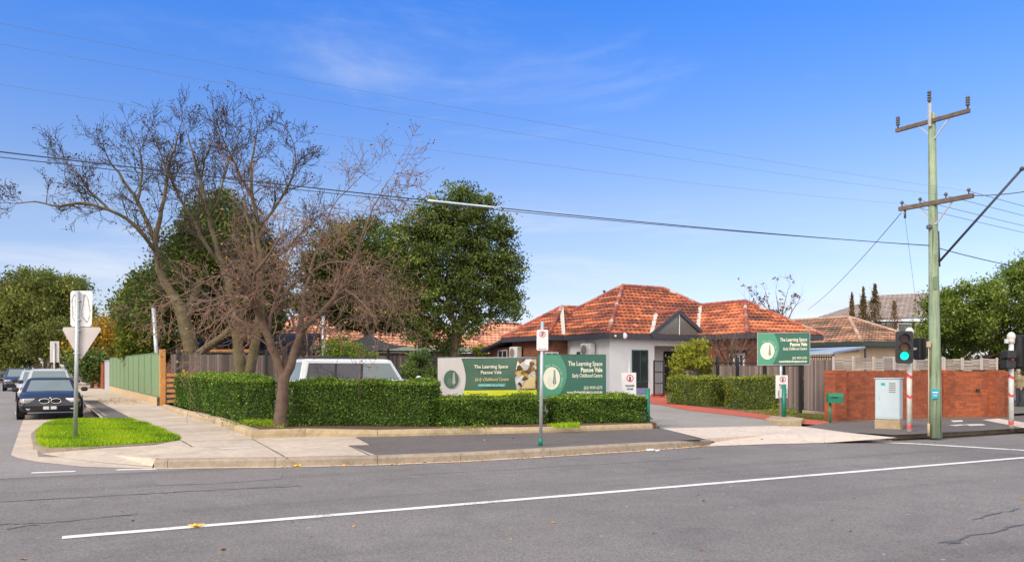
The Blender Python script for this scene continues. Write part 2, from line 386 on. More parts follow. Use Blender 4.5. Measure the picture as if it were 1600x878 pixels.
M['cap'] = tinted('ridge_cap', [(0, (.2, .06, .05)), (.5, (.34, .1, .07)), (.8, (.4, .26, .2)), (1, (.5, .42, .36))], .8)
M['capold'] = tinted('old_ridge_cap', [(0, (.35, .22, .16)), (1, (.5, .36, .28))], .85)
M['valley'] = simple('valley_metal', (.5, .46, .4), .6)
M['fascia'] = simple('charcoal_fascia', (.045, .047, .06), .6)
M['render'] = simple('white_render', (.65, .655, .66), .85, var=.03, scale=1.5, bmp=.2, bscale=60)
M['renderb'] = simple('beige_render', (.42, .31, .2), .85, var=.08, scale=2)
M['brickh'] = brick('house_brick', (.27, .085, .04), (.19, .055, .03), (.2, .15, .12))
M['brickw'] = brick('wall_brick', (.46, .11, .034), (.30, .07, .028), (.19, .105, .07))
M['black'] = simple('black_steel', (.02, .021, .024), .5)
M['dark'] = simple('dark_interior', (.015, .015, .017), .8)
M['glassd'] = glass('dark_glass', (.03, .035, .038), .08)
M['glassg'] = glass('gable_glass', (.12, .13, .12), .2)
M['green'] = simple('green_frame', (.015, .07, .05), .5)
M['white'] = simple('white_paint', (.62, .62, .62), .5, var=.04)
M['whitedirty'] = simple('dirty_white', (.6, .58, .54), .7, var=.2, scale=7)
M['acgrill'] = simple('fan_grille', (.2, .19, .18), .6)
M['steel'] = simple('galvanised_steel', (.42, .44, .45), .45, metal=.5, var=.12, scale=10)
M['signback'] = simple('sign_back', (.46, .42, .41), .6, metal=.2, var=.08, scale=4)
M['sticker'] = simple('torn_sticker', (.66, .66, .66), .7, var=.15, scale=14)
M['stickerd'] = simple('sticker_residue', (.3, .3, .3), .7, var=.3, scale=14)
M['colorb'] = simple('green_steel_fence', (.17, .25, .125), .5, var=.05, scale=2)
M['colorbp'] = simple('green_steel_post', (.13, .2, .1), .5)
M['sleeper'] = simple('tan_sleeper', (.5, .36, .2), .85, var=.15, scale=5, bmp=.3)
M['timber'] = simple('new_timber', (.55, .25, .07), .75, var=.2, scale=5, bmp=.3)
M['paling'] = tinted('paling', [(0, (.10, .075, .065)), (.5, (.18, .14, .12)), (1, (.27, .215, .185))], .9, nscale=7, namt=.3)
M['lattice'] = tinted('grey_lattice', [(0, (.28, .23, .2)), (1, (.48, .43, .39))], .9, nscale=5, namt=.3)
M['greymetal'] = simple('grey_panel', (.4, .4, .41), .6)
M['signgreen'] = simple('sign_dark_green', (.03, .125, .088), .4, var=.04, scale=1)
M['signlight'] = simple('sign_light_green', (.07, .27, .165), .4, var=.04, scale=1)
M['cream'] = simple('sign_cream', (.74, .72, .58), .5, var=.03)
M['bannergreen'] = simple('banner_green', (.06, .135, .085), .6, var=.1, scale=2)
M['bannerwhite'] = simple('banner_white', (.62, .58, .55), .6, var=.06, scale=2)
M['teal'] = simple('teal', (.02, .36, .29), .5)
M['yellow'] = simple('banner_yellow', (.72, .75, .03), .5, var=.06)
M['gold'] = simple('gold_text', (.7, .56, .27), .5, var=.05)
M['red'] = simple('sign_red', (.65, .05, .05), .5)
M['navy'] = simple('navy_print', (.03, .045, .1), .5)
M['bollard'] = simple('green_bollard', (.0, .15, .1), .4)
M['mailgreen'] = simple('letterbox_green', (.012, .17, .09), .4)
M['cab'] = simple('cabinet_paint', (.42, .5, .54), .45, var=.05, scale=3)
M['polegreen'] = simple('pole_green', (.25, .345, .2), .9, var=.3, scale=1.6, bmp=.5, bscale=20)
M['hard'] = simple('weathered_hardwood', (.13, .095, .07), .9, var=.3, scale=6)
M['insul'] = simple('insulator', (.09, .085, .085), .3)
M['wire'] = simple('cable_black', (.04, .045, .055), .6)
M['wireg'] = simple('aluminium_wire', (.16, .2, .27), .6)
M['wirew'] = simple('cable_sleeve', (.6, .68, .76), .5)
M['sigblack'] = simple('signal_black', (.018, .018, .02), .5)
M['polewhite'] = simple('post_white', (.64, .61, .55), .6, var=.14, scale=7)
M['polered'] = simple('post_red', (.6, .07, .07), .6, var=.3, scale=14)
M['blueplate'] = simple('blue_plate', (.02, .3, .42), .4)
M['sail'] = simple('shade_sail', (.03, .032, .036), .9)
M['awning'] = simple('blue_grey_awning', (.3, .38, .47), .5)
M['amber'] = simple('amber_glass', (.17, .06, .01), .3); M['redlens'] = simple('red_glass', (.045, .005, .008), .3)
m_, t_, b_ = newmat('green_lamp'); b_.inputs['Base Color'].default_value = (0, .5, .35, 1); b_.inputs['Emission Color'].default_value = (.0, .9, .52, 1); b_.inputs['Emission Strength'].default_value = .75; M['greenlamp'] = m_
def paintm(name, c, metal=.3): return simple(name, c, .28, metal, var=.02, coat=.8)
M['p_navy'] = simple('navy_paint', (.012, .013, .02), .38, 0, var=.02, coat=.35, spec=.4); M['p_silver'] = paintm('silver_paint', (.5, .5, .48), .25); M['p_white'] = simple('white_car_paint', (.76, .78, .8), .3, 0, var=.02, coat=.6)
M['p_blue'] = paintm('blue_paint', (.012, .016, .035), .1); M['p_black'] = paintm('black_paint', (.015, .016, .018)); M['p_grey'] = paintm('grey_paint', (.12, .125, .13), .5)
M['tyre'] = simple('tyre', (.02, .02, .02), .9); M['chrome'] = simple('chrome', (.6, .6, .6), .15, 1); M['plast'] = simple('black_plastic', (.025, .025, .027), .6)
M['carglass'] = glass('car_glass', (.16, .2, .2), .04); M['tintglass'] = glass('tinted_glass', (.03, .03, .04), .06)
M['lamp'] = simple('headlamp', (.62, .62, .62), .08, .4); M['indic'] = simple('indicator', (.6, .2, .05), .2); M['tail'] = simple('tail_lamp', (.4, .02, .02), .2)
M['skin'] = simple('skin', (.42, .22, .15), .6); M['jacket'] = simple('tan_jacket', (.25, .19, .12), .9, var=.2, scale=9); M['trous'] = simple('dark_trousers', (.04, .04, .05), .9); M['cap_g'] = simple('grey_cap', (.3, .3, .3), .9)

_tc = {}
def text_geo(s, size, align='LEFT', bold=0.0, shear=0.0, ext=.0):
    c = bpy.data.curves.new('txt', 'FONT'); c.body = s; c.size = size; c.align_x = align; c.offset = bold; c.shear = shear; c.extrude = .0015; c.resolution_u = 2
    o = bpy.data.objects.new('txt', c); col.objects.link(o)
    dg = bpy.context.evaluated_depsgraph_get(); me = bpy.data.meshes.new_from_object(o.evaluated_get(dg))
    vv = [v.co.copy() for v in me.vertices]; ff = [tuple(p.vertices) for p in me.polygons]
    bpy.data.meshes.remove(me); bpy.data.objects.remove(o); bpy.data.curves.remove(c)
    return vv, ff
class Board:
    """local plane frame: origin o (lower left), right r, up u, outward normal n"""
    def __init__(s, o, r, u, n): s.o = Vector(o); s.r = Vector(r).normalized(); s.u = Vector(u).normalized(); s.n = Vector(n).normalized()
    def p(s, x, y, d=0.0): return s.o+s.r*x+s.u*y+s.n*d
    def text(s, mb, txt, x, y, size, width=None, align='LEFT', bold=0.0, shear=0.0, d=.006, rot=0.0, mi=0):
        vv, ff = text_geo(txt, size, align, bold, shear)
        if not vv: return
        k = 1.0
        if width:
            w = max(v.x for v in vv)-min(v.x for v in vv); k = width/w if w > 0 else 1
        ca, sa = math.cos(rot), math.sin(rot)
        mb.add([s.p(x+(v.x*k*ca-v.y*sa), y+(v.x*k*sa+v.y*ca), d+v.z) for v in vv], ff, mi)
    def poly(s, mb, pts, d0, d1, mi=0):
        n = len(pts); a = sum(pts[i][0]*pts[(i+1) % n][1]-pts[(i+1) % n][0]*pts[i][1] for i in range(n))
        vv = [s.p(x, y, d0) for x, y in pts]+[s.p(x, y, d1) for x, y in pts]
        fs = [tuple(range(n-1, -1, -1)), tuple(range(n, 2*n))]+[(i, (i+1) % n, n+(i+1) % n, n+i) for i in range(n)]
        if a < 0: fs = [tuple(reversed(f)) for f in fs]
        mb.add(vv, fs, mi)
    def rect(s, mb, x0, y0, x1, y1, d0, d1, mi=0): s.poly(mb, [(x0, y0), (x1, y0), (x1, y1), (x0, y1)], d0, d1, mi)
    def disc(s, mb, x, y, rx, ry, d0, d1, n=28, mi=0): s.poly(mb, [(x+rx*math.cos(2*math.pi*k/n), y+ry*math.sin(2*math.pi*k/n)) for k in range(n)], d0, d1, mi)
    def ring(s, mb, x, y, ro, ri, d, n=28, mi=0):
        for k in range(n):
            a, b = 2*math.pi*k/n, 2*math.pi*(k+1)/n
            s.poly(mb, [(x+ri*math.cos(a), y+ri*math.sin(a)), (x+ro*math.cos(a), y+ro*math.sin(a)), (x+ro*math.cos(b), y+ro*math.sin(b)), (x+ri*math.cos(b), y+ri*math.sin(b))], d-.002, d, mi)

M['narrow'] = leafm('reddish_leaf', (.06, .07, .02), (.2, .13, .05), (.42, .2, .08), spec=.2)

M['deepg'] = leafm('deep_leaf', (.028, .042, .012), (.095, .135, .03), (.30, .36, .08), spec=.2)

def woodpole(name, c, dark):
    m, t, b = newmat(name); tcx = nd(t, 'ShaderNodeTexCoord'); mp_ = nd(t, 'ShaderNodeMapping'); mp_.inputs['Scale'].default_value = (28, 28, .9); t.links.new(tcx.outputs['Object'], mp_.inputs[0])
    g = noise(t, 1.0, 6, .65, vec=mp_.outputs[0]); big = noise(t, .9, 5, .7)
    k = ramp(t, g, [(.34, dark), (.44, sc_(c, .8)), (.58, c), (.75, sc_(c, 1.18))]); k = mixc(t, 1.0, k, ramp(t, big, [(.35, (.62, .66, .6)), (.62, (1, 1, 1))]), 'MULTIPLY')
    t.links.new(k, b.inputs['Base Color']); b.inputs['Roughness'].default_value = .92; bump(t, b, g, .6, .02); return m
M['polegreen'] = woodpole('pole_green', (.30, .375, .25), (.09, .105, .07))
def worn(name, c, under, thr=.36):
    m, t, b = newmat(name); n1 = noise(t, 26, 5, .75); n2 = noise(t, 1.7, 4); k = mixc(t, .45, n1, n2)
    bw = nd(t, 'ShaderNodeRGBToBW'); t.links.new(k, bw.inputs[0]); t.links.new(ramp(t, bw.outputs[0], [(thr, under), (thr+.06, c), (.8, sc_(c, 1.05))]), b.inputs['Base Color']); b.inputs['Roughness'].default_value = .65; return m
M['paint'] = worn('line_paint', (.72, .71, .67), (.33, .31, .285), .40)
M['tar'] = simple('sealed_crack', (.10, .095, .09), .7, var=.3, scale=12)

M['rightg'] = leafm('right_leaf', (.035, .055, .012), (.13, .19, .03), (.34, .42, .07), spec=.2)

# ================= SETTING: ground, roads, paths =================
def pts_on(lst, z=None):
    return [G(x, y, FP if z is None else z) for x, y in lst]
MB().box((0, 0, -.55), (1600, 1600, 1.0)).build('terrain', M['terrain']); 
tag(bpy.data.objects['terrain'], kind='structure')
def struct(mb, name, mat): return tag(mb.build(name, mat), kind='structure')
struct(MB().sheet([(-150, -40, 0), (90, -40, 0), (90, 110, 0), (-150, 190, 0)]), 'road', M['road'])
# worn patch and older side street surface
sp0 = [G(232, 742), G(430, 738.5), G(442, 741), G(438, 748), G(330, 756), G(246, 758)]
struct(MB().sheet([(p.x, p.y, .004) for p in sp0]), 'road_patch', M['patch'])
a0 = G(-60, 747); a1 = G(240, 741); 
ssf = [G(-500, 760), G(240, 734.5), G(590, 729), G(860, 715), G(1105, 698.5), G(1100, 690), G(860, 700), G(590, 716), G(240, 716), G(60, 700), G(40, 655)]
pl = [G(-700, 775), G(0, 748), G(120, 742), G(238, 737), G(300, 733), G(238, 728), G(60, 700), G(100, 650), G(127, 630)]
pl = [(p.x, p.y, .003) for p in pl]+[tuple(Vector((pl[-1].x, pl[-1].y, .003))+E2*110), tuple(Vector((pl[-1].x, pl[-1].y, .003))+E2*110-E1*13.5), tuple(Vector((pl[-1].x, pl[-1].y, .003))-E1*13.5-E2*14)]
struct(MB().sheet(pl), 'side_street', M['sideroad'])
KC = G(127, 627, FP)
vg = [KC-E1*13.3+E2*(-9), KC-E1*13.3+E2*140, KC-E1*60+E2*140, KC-E1*60+E2*(-9)]
struct(MB().prism([(p.x, p.y) for p in vg], 0, .12), 'verge', M['grassbase'])
lk = MB(); a = KC-E1*13.3+E2*(-9); lk.beam((a.x, a.y, .07), tuple(Vector((a.x, a.y, .07))+E2*149), .16, .15); struct(lk, 'street_kerb', M['kerb'])

# markings
def strip(mb, pa, pb, w, z=.006, n=24, wob=.006):
    a = Vector(pa); b = Vector(pb); d = (b-a).normalized(); s = Vector((-d.y, d.x, 0)); L_, R_ = [], []
    for i in range(n+1):
        p = a.lerp(b, i/n); L_.append(p+s*(w/2+rng.uniform(-wob, wob))); R_.append(p-s*(w/2+rng.uniform(-wob, wob)))
    for i in range(n): mb.sheet([(q.x, q.y, z) for q in (R_[i], R_[i+1], L_[i+1], L_[i])])
mk = MB(); ca = G(97, 840); cb_ = G(1600, 715); strip(mk, ca, ca.lerp(cb_, 3.0), .15, n=160); struct(mk, 'centre_line', M['paint'])
mk = MB(); strip(mk, G(1362, 690.5), G(1430, 693.2), .2); strip(mk, G(1430, 693.2), G(1600, 703.5), .2); strip(mk, G(1600, 703.5), G(1600, 703.5)+(G(1600, 703.5)-G(1430, 693.2))*4, .2)
mk.v and struct(mk, 'turn_line', M['paint'])
mk = MB()
strip(mk, G(49, 738.8), G(118, 736.3), .14); strip(mk, G(182, 734), G(245, 733), .14); strip(mk, G(-90, 744), G(-20, 741.5), .14); struct(mk, 'give_way_line', M['paint'])

sm = MB()
def wig(pts, w):
    for i in range(len(pts)-1):
        a, b = G(*pts[i]), G(*pts[i+1]); n = 14; d = (b-a).normalized(); sd_ = Vector((-d.y, d.x, 0)); off = 0 if i == 0 else off_last; P_ = []
        for k in range(n+1):
            off = off*.85+rng.normal(0, .018); P_.append((a.lerp(b, k/n)+sd_*off, w*rng.uniform(.4, 1.3)))
        off_last = off
        for k in range(n): (p, u), (q, v) = P_[k], P_[k+1]; sm.sheet([(z_.x, z_.y, .0055) for z_ in (p-sd_*u/2, q-sd_*v/2, q+sd_*v/2, p+sd_*u/2)])
wig([(-40, 787), (130, 777), (300, 768), (470, 759)], .035); wig([(-20, 822), (100, 814), (215, 803)], .03); wig([(10, 827), (60, 820)], .03)
wig([(1470, 848), (1540, 832), (1640, 812)], .04); wig([(1520, 812), (1600, 795)], .035); wig([(640, 742), (900, 728), (1100, 716)], .02); wig([(560, 800), (700, 790)], .012)
struct(sm, 'sealed_cracks', M['tar'])
mb_ = MB(); pp_ = [G(x, y) for x, y in ((1478, 846), (1500, 845), (1502, 848), (1482, 850))]; mb_.sheet([(p.x, p.y, .006) for p in pp_]); struct(mb_, 'road_patch', M['tar'])
def kerb(mb, line, heights, side=1, w=.16, joint=2.6, gutter=None):
    # resample
    pts = [Vector(p) for p in line]; acc = 0.0
    for i in range(len(pts)-1):
        a, b = pts[i], pts[i+1]; l = (b-a).length; n = max(1, round(l/joint)); 
        def nrm(k):
            k0, k1 = max(0, k-1), min(len(pts)-1, k+1); d = (pts[k1]-pts[k0]).normalized(); return Vector((-d.y, d.x, 0))*side
        for j in range(n):
            t0, t1 = j/n, (j+1)/n; g = .009/l
            t0 += g if (j > 0) else 0; t1 -= g
            q = []
            for t in (t0, t1):
                p = a.lerp(b, t); nn = nrm(i).lerp(nrm(i+1), t).normalized(); h = heights[i]*(1-t)+heights[i+1]*t
                ww = w/abs(nn.dot(Vector((-(b-a).normalized().y, (b-a).normalized().x, 0)))) if True else w
                for o_, z_ in ((0, -.02), (.005, h*.72), (.03, h*.94), (.06, h+.004), (ww, h+.006), (ww, -.02)): q.append((p.x+nn.x*o_, p.y+nn.y*o_, z_))
            f = [(k, k+6, k+7, k+1) for k in range(5)]+[(0, 1, 2, 3, 4, 5), tuple(range(11, 5, -1))]
            if side > 0: pass
            else: f = [tuple(reversed(x)) for x in f]
            mb.add(q, f)
KL = [(240.5, 731.2), (262, 731), (430, 729), (590, 725.5), (720, 720.5), (860, 712.5), (980, 705), (1060, 699.5), (1100, 696), (1118, 692), (1116, 687)]
kl = [G(x, y) for x, y in KL]
mb = MB(); kerb(mb, kl, [.14, .15, .15, .15, .15, .15, .15, .14, .12, .1, .09]); struct(mb, 'kerb', M['kerb'])
KRp = [(1288, 691.5), (1402, 685.5), (1460, 682.5), (1540, 678), (1600, 674)]
kr = [G(x, y) for x, y in KRp]; kr.append(kr[-1]+(kr[-1]-kr[-2]).normalized()*40)
mb = MB(); kerb(mb, kr, [.015, .12, .14, .14, .14, .14]); struct(mb, 'kerb', M['kerb'])
# pale gutter lip along the kerb
mb = MB(); 
for i in range(len(kl)-2):
    a, b = kl[i], kl[i+1]; d = (b-a).normalized(); s = Vector((d.y, -d.x, 0))*.16
    mb.sheet([(p.x, p.y, .0075) for p in (a, b, b+s, a+s)])
struct(mb, 'gutter', M['conc'])
cg = [(37, 654), (88, 655), (60, 668), (56, 690), (60, 714), (240, 716), (238, 732.5), (180, 731), (130, 729.5), (60, 722), (28, 716), (17, 711)]
struct(MB().sheet([(G(x, y).x, G(x, y).y, .008) for x, y in cg]), 'gutter', M['conc'])
# pram ramp
rp = [(66, 709, .012), (120, 718, .013), (180, 724, .014), (238, 728.5, .016), (244, 716, .15), (330, 706, .15), (300, 690, .15), (284, 687, .15), (240, 695, .12), (140, 701, .08), (75, 706, .03)]
rv = [G(x, y, z) for x, y, z in rp]; c = G(180, 711, .05)
mb = MB(); mb.add(rv+[c], [((i+1) % len(rv), i, len(rv))[::1] for i in range(len(rv))]); 
mb.f = [tuple(reversed(f)) if True else f for f in mb.f]; mb.f = mb.f; struct(mb, 'kerb_ramp', M['conc'])
# concrete footpath
EDB = [(253, 637), (284, 649), (335, 661.5), (376, 678), (394, 684.5), (477, 682), (590, 682), (760, 678), (848, 675.5), (1020, 669.5), (1027, 667)]
ed = [G(x, y, FP) for x, y in EDB]
def inset(k, off=.08):
    a, b = kl[max(0, k-1)], kl[min(len(kl)-1, k+1)]; d = (b-a).normalized(); return kl[k]+Vector((-d.y, d.x, 0))*off
FQ = G(253, 637, FP)
cp = [inset(1), inset(2), inset(3, .09), G(545, 695.5, FP), G(579, 694.5, FP), G(556, 682.5, FP)]
cp += [p+Vector((.0, .06, 0)) for p in (ed[5], ed[4], ed[3], ed[2], ed[1])]+[FQ+V(.3, .1, 0), FQ+E2*95+V(.3, .1, 0), KC+E2*95, KC, G(162, 655.5, FP), G(200, 655.5, FP), G(228, 661, FP), G(284, 687, FP), G(300, 690, FP), G(330, 706, FP), G(244, 716, FP)]
struct(MB().sheet([(p.x, p.y, FP) for p in cp]), 'footpath', M['conc'])
ap = [inset(3, .09)]+[inset(k) for k in range(4, 8)]+[G(1098, 687, .14), G(1035, 669, FP)]+[p+V(0, .06, 0) for p in ed[9:5:-1]]+[G(556, 682.5, FP), G(579, 694.5, FP), G(545, 695.5, FP)]
struct(MB().sheet([(p.x, p.y, FP) for p in ap]), 'footpath', M['pathasph'])
ds = [G(x, y, FP+.004) for x, y in ((130, 625), (151, 625), (208, 654.3), (165, 655.5))]
struct(MB().sheet(ds), 'footpath_strip', M['pathasph'])
mb = MB(); kerb(mb, [G(160, 657, 0), G(127, 632, 0)]+[G(127, 632, 0)+E2*95], [.15, .15, .15], side=-1); struct(mb, 'kerb', M['kerb'])
# joints in the concrete
jt = MB()
def joint(a, b, w=.022): strip(jt, G(*a, FP+.004), G(*b, FP+.004), w, z=FP+.004, n=6, wob=.004)
joint((394, 685), (450, 716)); joint((284, 688), (300, 697)); joint((272, 690), (403, 686)); joint((300, 649), (230, 651)); joint((350, 667), (262, 671), .018)
joint((250, 642), (176, 643)); joint((225, 630), (150, 632)); joint((205, 624), (140, 625))
joint((545, 695.5), (579, 711.5), .03); joint((557, 683), (579, 694.5), .02)
struct(jt, 'path_joints', M['joint'])
wp = MB()
for q in (((340, 700), (392, 698), (394, 699.5), (348, 701.5)),): wp.sheet([G(x, y, FP+.004) for x, y in q])
struct(wp, 'worn_paint', M['wornpaint'])
# apron and right-hand footpath
aq = [G(1103, 697, .01), G(1200, 693.5, .01), G(1290, 691.5, .012), G(1402, 683.5, .13), G(1320, 675, .15), G(1254, 666, .15), G(1206, 665, .15), G(1035, 669, .15), G(1098, 685, .14), G(1118, 690, .04)]
c = G(1200, 679, .1); mb = MB(); mb.add(aq+[c], [(i, (i+1) % len(aq), len(aq)) for i in range(len(aq))]); struct(mb, 'driveway_apron', M['conclight'])
rq = [G(1320, 675, FP), G(1402, 679.5, FP), G(1460, 677, FP), G(1540, 672.5, FP), G(1600, 668.7, FP)]; rq = [p+V(-.04, .07, 0)*1 for p in rq]; rq.append(rq[-1]+(rq[-1]-rq[-2]).normalized()*40)
bk = [G(1575, 650, FP), G(1480, 650, FP), G(1304, 657, FP), G(1296, 660, FP), G(1254, 666, FP)]
rq2 = rq+[rq[-1]+V(-2.2, 4.2, 0)]+bk
struct(MB().sheet([(p.x, p.y, FP-.001) for p in rq2]), 'footpath', M['pathasph'])
cb2 = [G(1535, 655.5, FP+.004), G(1560, 653.5, FP+.004), G(1600, 659.5, FP+.004), G(1680, 672, FP+.004), G(1640, 676, FP+.004), G(1600, 668.3, FP+.004)]
struct(MB().sheet(cb2), 'kerb_ramp', M['conclight'])
wp = MB()
for q in (((1482, 664), (1500, 662.5), (1512, 663.5), (1494, 665.5)), ((1507, 662.3), (1535, 661.8), (1541, 664), (1516, 665.2)), ((1485, 656.5), (1503, 656), (1505, 658.5), (1490, 659.2))): wp.sheet([G(x, y, FP+.005) for x, y in q])
struct(wp, 'worn_paint', M['wornpaint'])
# the lot: gently rising sheet
def lp(s, t, dz=0): p = L0+E1*s+E2*t; return (p.x, p.y, zl(p.x, p.y)+dz)
struct(MB().add([lp(.6, 1.0), lp(9.5, .9), lp(9.5, -3.3), lp(70, -3.3), lp(70, 90), lp(.5, 90)], [(0, 1, 2, 3, 4, 5)]), 'lot_ground', M['lot'])
dv = [(1010, 618), (1036, 627), (1075, 640.5), (1150, 648.5), (1205, 656), (1238, 661), (1206, 666.5), (1035, 670.5), (1026, 665), (1012, 655), (1000, 634), (700, 634), (700, 618)]
struct(MB().sheet([L(x, y, .02) for x, y in dv]), 'driveway', M['drive'])
rpth = [(1004, 625), (1018, 612), (1044, 612), (1042, 620), (1045, 628), (1075, 633.5), (1150, 641), (1232, 651), (1285, 657), (1322, 661.5), (1306, 664.5), (1238, 661.2), (1205, 656.2), (1150, 648.6), (1075, 640.6), (1030, 632), (1008, 629)]
rm = MB(); rpv = [L(x, y, .03) for x, y in rpth]; rm.sheet(rpv); struct(rm, 'red_path', M['redpath'])
# garden strips
gs = [(1045, 628), (1075, 633.5), (1150, 641), (1232, 651), (1300, 658.5), (1304, 650), (1304, 640), (1260, 632), (1060, 622)]
struct(MB().sheet([L(x, y, .025) for x, y in gs]), 'garden_bed', M['soil'])
BD = .31
bedf = [p+V(.12, .12, 0) for p in ed[1:10]]
bedb = [ed[9]+V(-.1, 1.9, 0), ed[8]+V(-.2, 2.0, 0), ed[6]+V(0, 2.1, 0), ed[5]+V(0, 2.1, 0), ed[4]+V(2.0, 2.6, 0), ed[2]+V(2.2, 1.2, 0), ed[1]+V(2.2, 1.2, 0)]
struct(MB().prism([(p.x, p.y) for p in bedf+bedb], 0, BD-.02), 'garden_bed', M['soil'])
mb = MB()
el = list(ed); el.append(ed[-1]+V(-.02, .6, 0))
kerb(mb, [V(p.x, p.y, 0) for p in el], [BD-.03]+[BD+.01]*3+[BD+.015]*2+[BD-.02]*2+[BD-.03]*3+[BD-.03], w=.19, joint=3.2); struct(mb, 'garden_edging', M['edging'])

# ---------------- grass ----------------
def blades(name, poly, z, n, h, mat, w=.02, clump=0):
    xs = [p[0] for p in poly]; ys = [p[1] for p in poly]; pp = []
    A = np.array([(p[0], p[1]) for p in poly])
    while sum(len(q) for q in pp) < n:
        q = np.column_stack([rng.uniform(min(xs), max(xs), n), rng.uniform(min(ys), max(ys), n)]); ins = np.zeros(len(q), bool); j = len(A)-1
        for i in range(len(A)):
            xi, yi = A[i]; xj, yj = A[j]
            c = ((yi > q[:, 1]) != (yj > q[:, 1])) & (q[:, 0] < (xj-xi)*(q[:, 1]-yi)/(yj-yi+1e-9)+xi); ins ^= c; j = i
        pp.append(q[ins])
    q = np.concatenate(pp)[:n]; zz_ = z(q) if callable(z) else np.full(n, z)
    hh = h*rng.uniform(.5, 1.25, n)*(1+.35*np.sin(q[:, 0]*2.1)*np.cos(q[:, 1]*1.7)); an = rng.uniform(0, 6.28, n); dx, dy = np.cos(an)*w/2, np.sin(an)*w/2
    lx, ly = rng.normal(0, .35, n)*hh, rng.normal(0, .35, n)*hh
    b = np.column_stack([q, zz_]); v = np.stack([b+np.column_stack([dx, dy, 0*dx]), b-np.column_stack([dx, dy, 0*dx]), b+np.column_stack([lx, ly, hh])], 1).reshape(-1, 3)
    o = fast_mesh(name, v, np.arange(3*n).reshape(n, 3), np.clip(rng.normal(.5, .22, n)+.16*np.sin(q[:, 0]*3.3+q[:, 1]*2)-.3*(np.sin(q[:, 0]*1.3+2)*np.sin(q[:, 1]*2.7+q[:, 0])>.55), 0, 1), mat)
    return o
IS = [(57, 693), (58, 676), (66, 665), (85, 658.5), (130, 656.5), (205, 655.5), (232, 663), (258, 673), (284, 687), (240, 691.5), (140, 697.5), (75, 699)]
isl = [G(x, y, .12) for x, y in IS]
cen = sum(isl, Vector())/len(isl)
isk = [p+(p-cen).normalized()*.13 for p in isl]
struct(MB().prism([(p.x, p.y) for p in isk], -.02, .115), 'island_kerb', M['kerb'])
struct(MB().prism([(p.x, p.y) for p in isl], .1, .128), 'grass_base', M['grassbase'])
tag(blades('grass', isl, .125, 42000, .085, M['grass'], .022), kind='stuff')
gp = [L(x, y, .03) for x, y in ((1150, 642), (1232, 652), (1296, 658), (1302, 656), (1300, 647), (1252, 643), (1200, 641))]
tag(blades('grass', gp, lambda q: np.array([zl(a, b)+.025 for a, b in q]), 7000, .07, M['dryg'], .02), kind='stuff')
gp = [G(x, y, BD) for x, y in ((379, 662), (445, 667), (445, 657), (380, 655))]
tag(blades('grass', gp, BD-.02, 1500, .12, M['grass'], .02), kind='stuff')
gp = [G(x, y, BD) for x, y in ((870, 667), (905, 667), (905, 661), (850, 662))]
tag(blades('grass', gp, BD-.02, 900, .08, M['grass'], .02), kind='stuff')

# fallen leaves
lf = []; 
for _ in range(130):
    k = rng.integers(2, 8); t = rng.uniform(); a, b = kl[k], kl[k+1]; p = a.lerp(b, t); d = (b-a).normalized(); s = Vector((d.y, -d.x, 0)); p = p+s*abs(rng.normal(0, .12)); lf.append((p.x, p.y, .02))
for _ in range(330):
    p = G(rng.uniform(150, 222), rng.uniform(622, 632), FP); lf.append((p.x, p.y, FP+.015))
for _ in range(120):
    p = G(rng.uniform(128, 150), rng.uniform(634, 656), 0); lf.append((p.x, p.y, .02))
for _ in range(60):
    p = G(rng.uniform(0, 1600), rng.uniform(735, 878), 0); lf.append((p.x, p.y, .015)) if rng.uniform() < .25 else None
for _ in range(60):
    p = G(rng.uniform(600, 1500), rng.uniform(684, 692), FP); lf.append((p.x, p.y, FP+.015)) if rng.uniform() < .3 else None
lf = np.array(lf); tag(leaf_mesh('fallen_leaves', lf, .06, rng.uniform(0, 1, len(lf)), M['fallen'], nrm=np.tile([0, 0, 1.5], (len(lf), 1))), kind='stuff')
def one_leaf(px, py, s, label):
    p = G(px, py); mb = MB(); n = 9
    pt = [(p.x+s*math.cos(k*.7)*(1 if k % 2 else .6)*1.1, p.y+s*math.sin(k*.7)*(1 if k % 2 else .6), .012+.02*(k % 2)) for k in range(n)]
    mb.add(pt+[(p.x, p.y, .035)], [(k, (k+1) % n, n) for k in range(n)], t=1.0); tag(mb.build('fallen_leaf', M['fallen']), label, 'leaf')
one_leaf(307, 823, .085, 'curled yellow leaf lying on the white centre line')
one_leaf(465, 728.5, .08, 'yellow leaf in the gutter below the concrete kerb')
mb = MB(); p = G(1016, 705); mb.box((p.x, p.y, .03), (.16, .09, .05), rz=.3, bev=.015); mb.box((p.x+.15, p.y-.02, .02), (.1, .07, .03), rz=.9, bev=.01); tag(mb.build('litter', M['white']), 'crumpled white paper litter lying in the gutter near the driveway', 'litter')

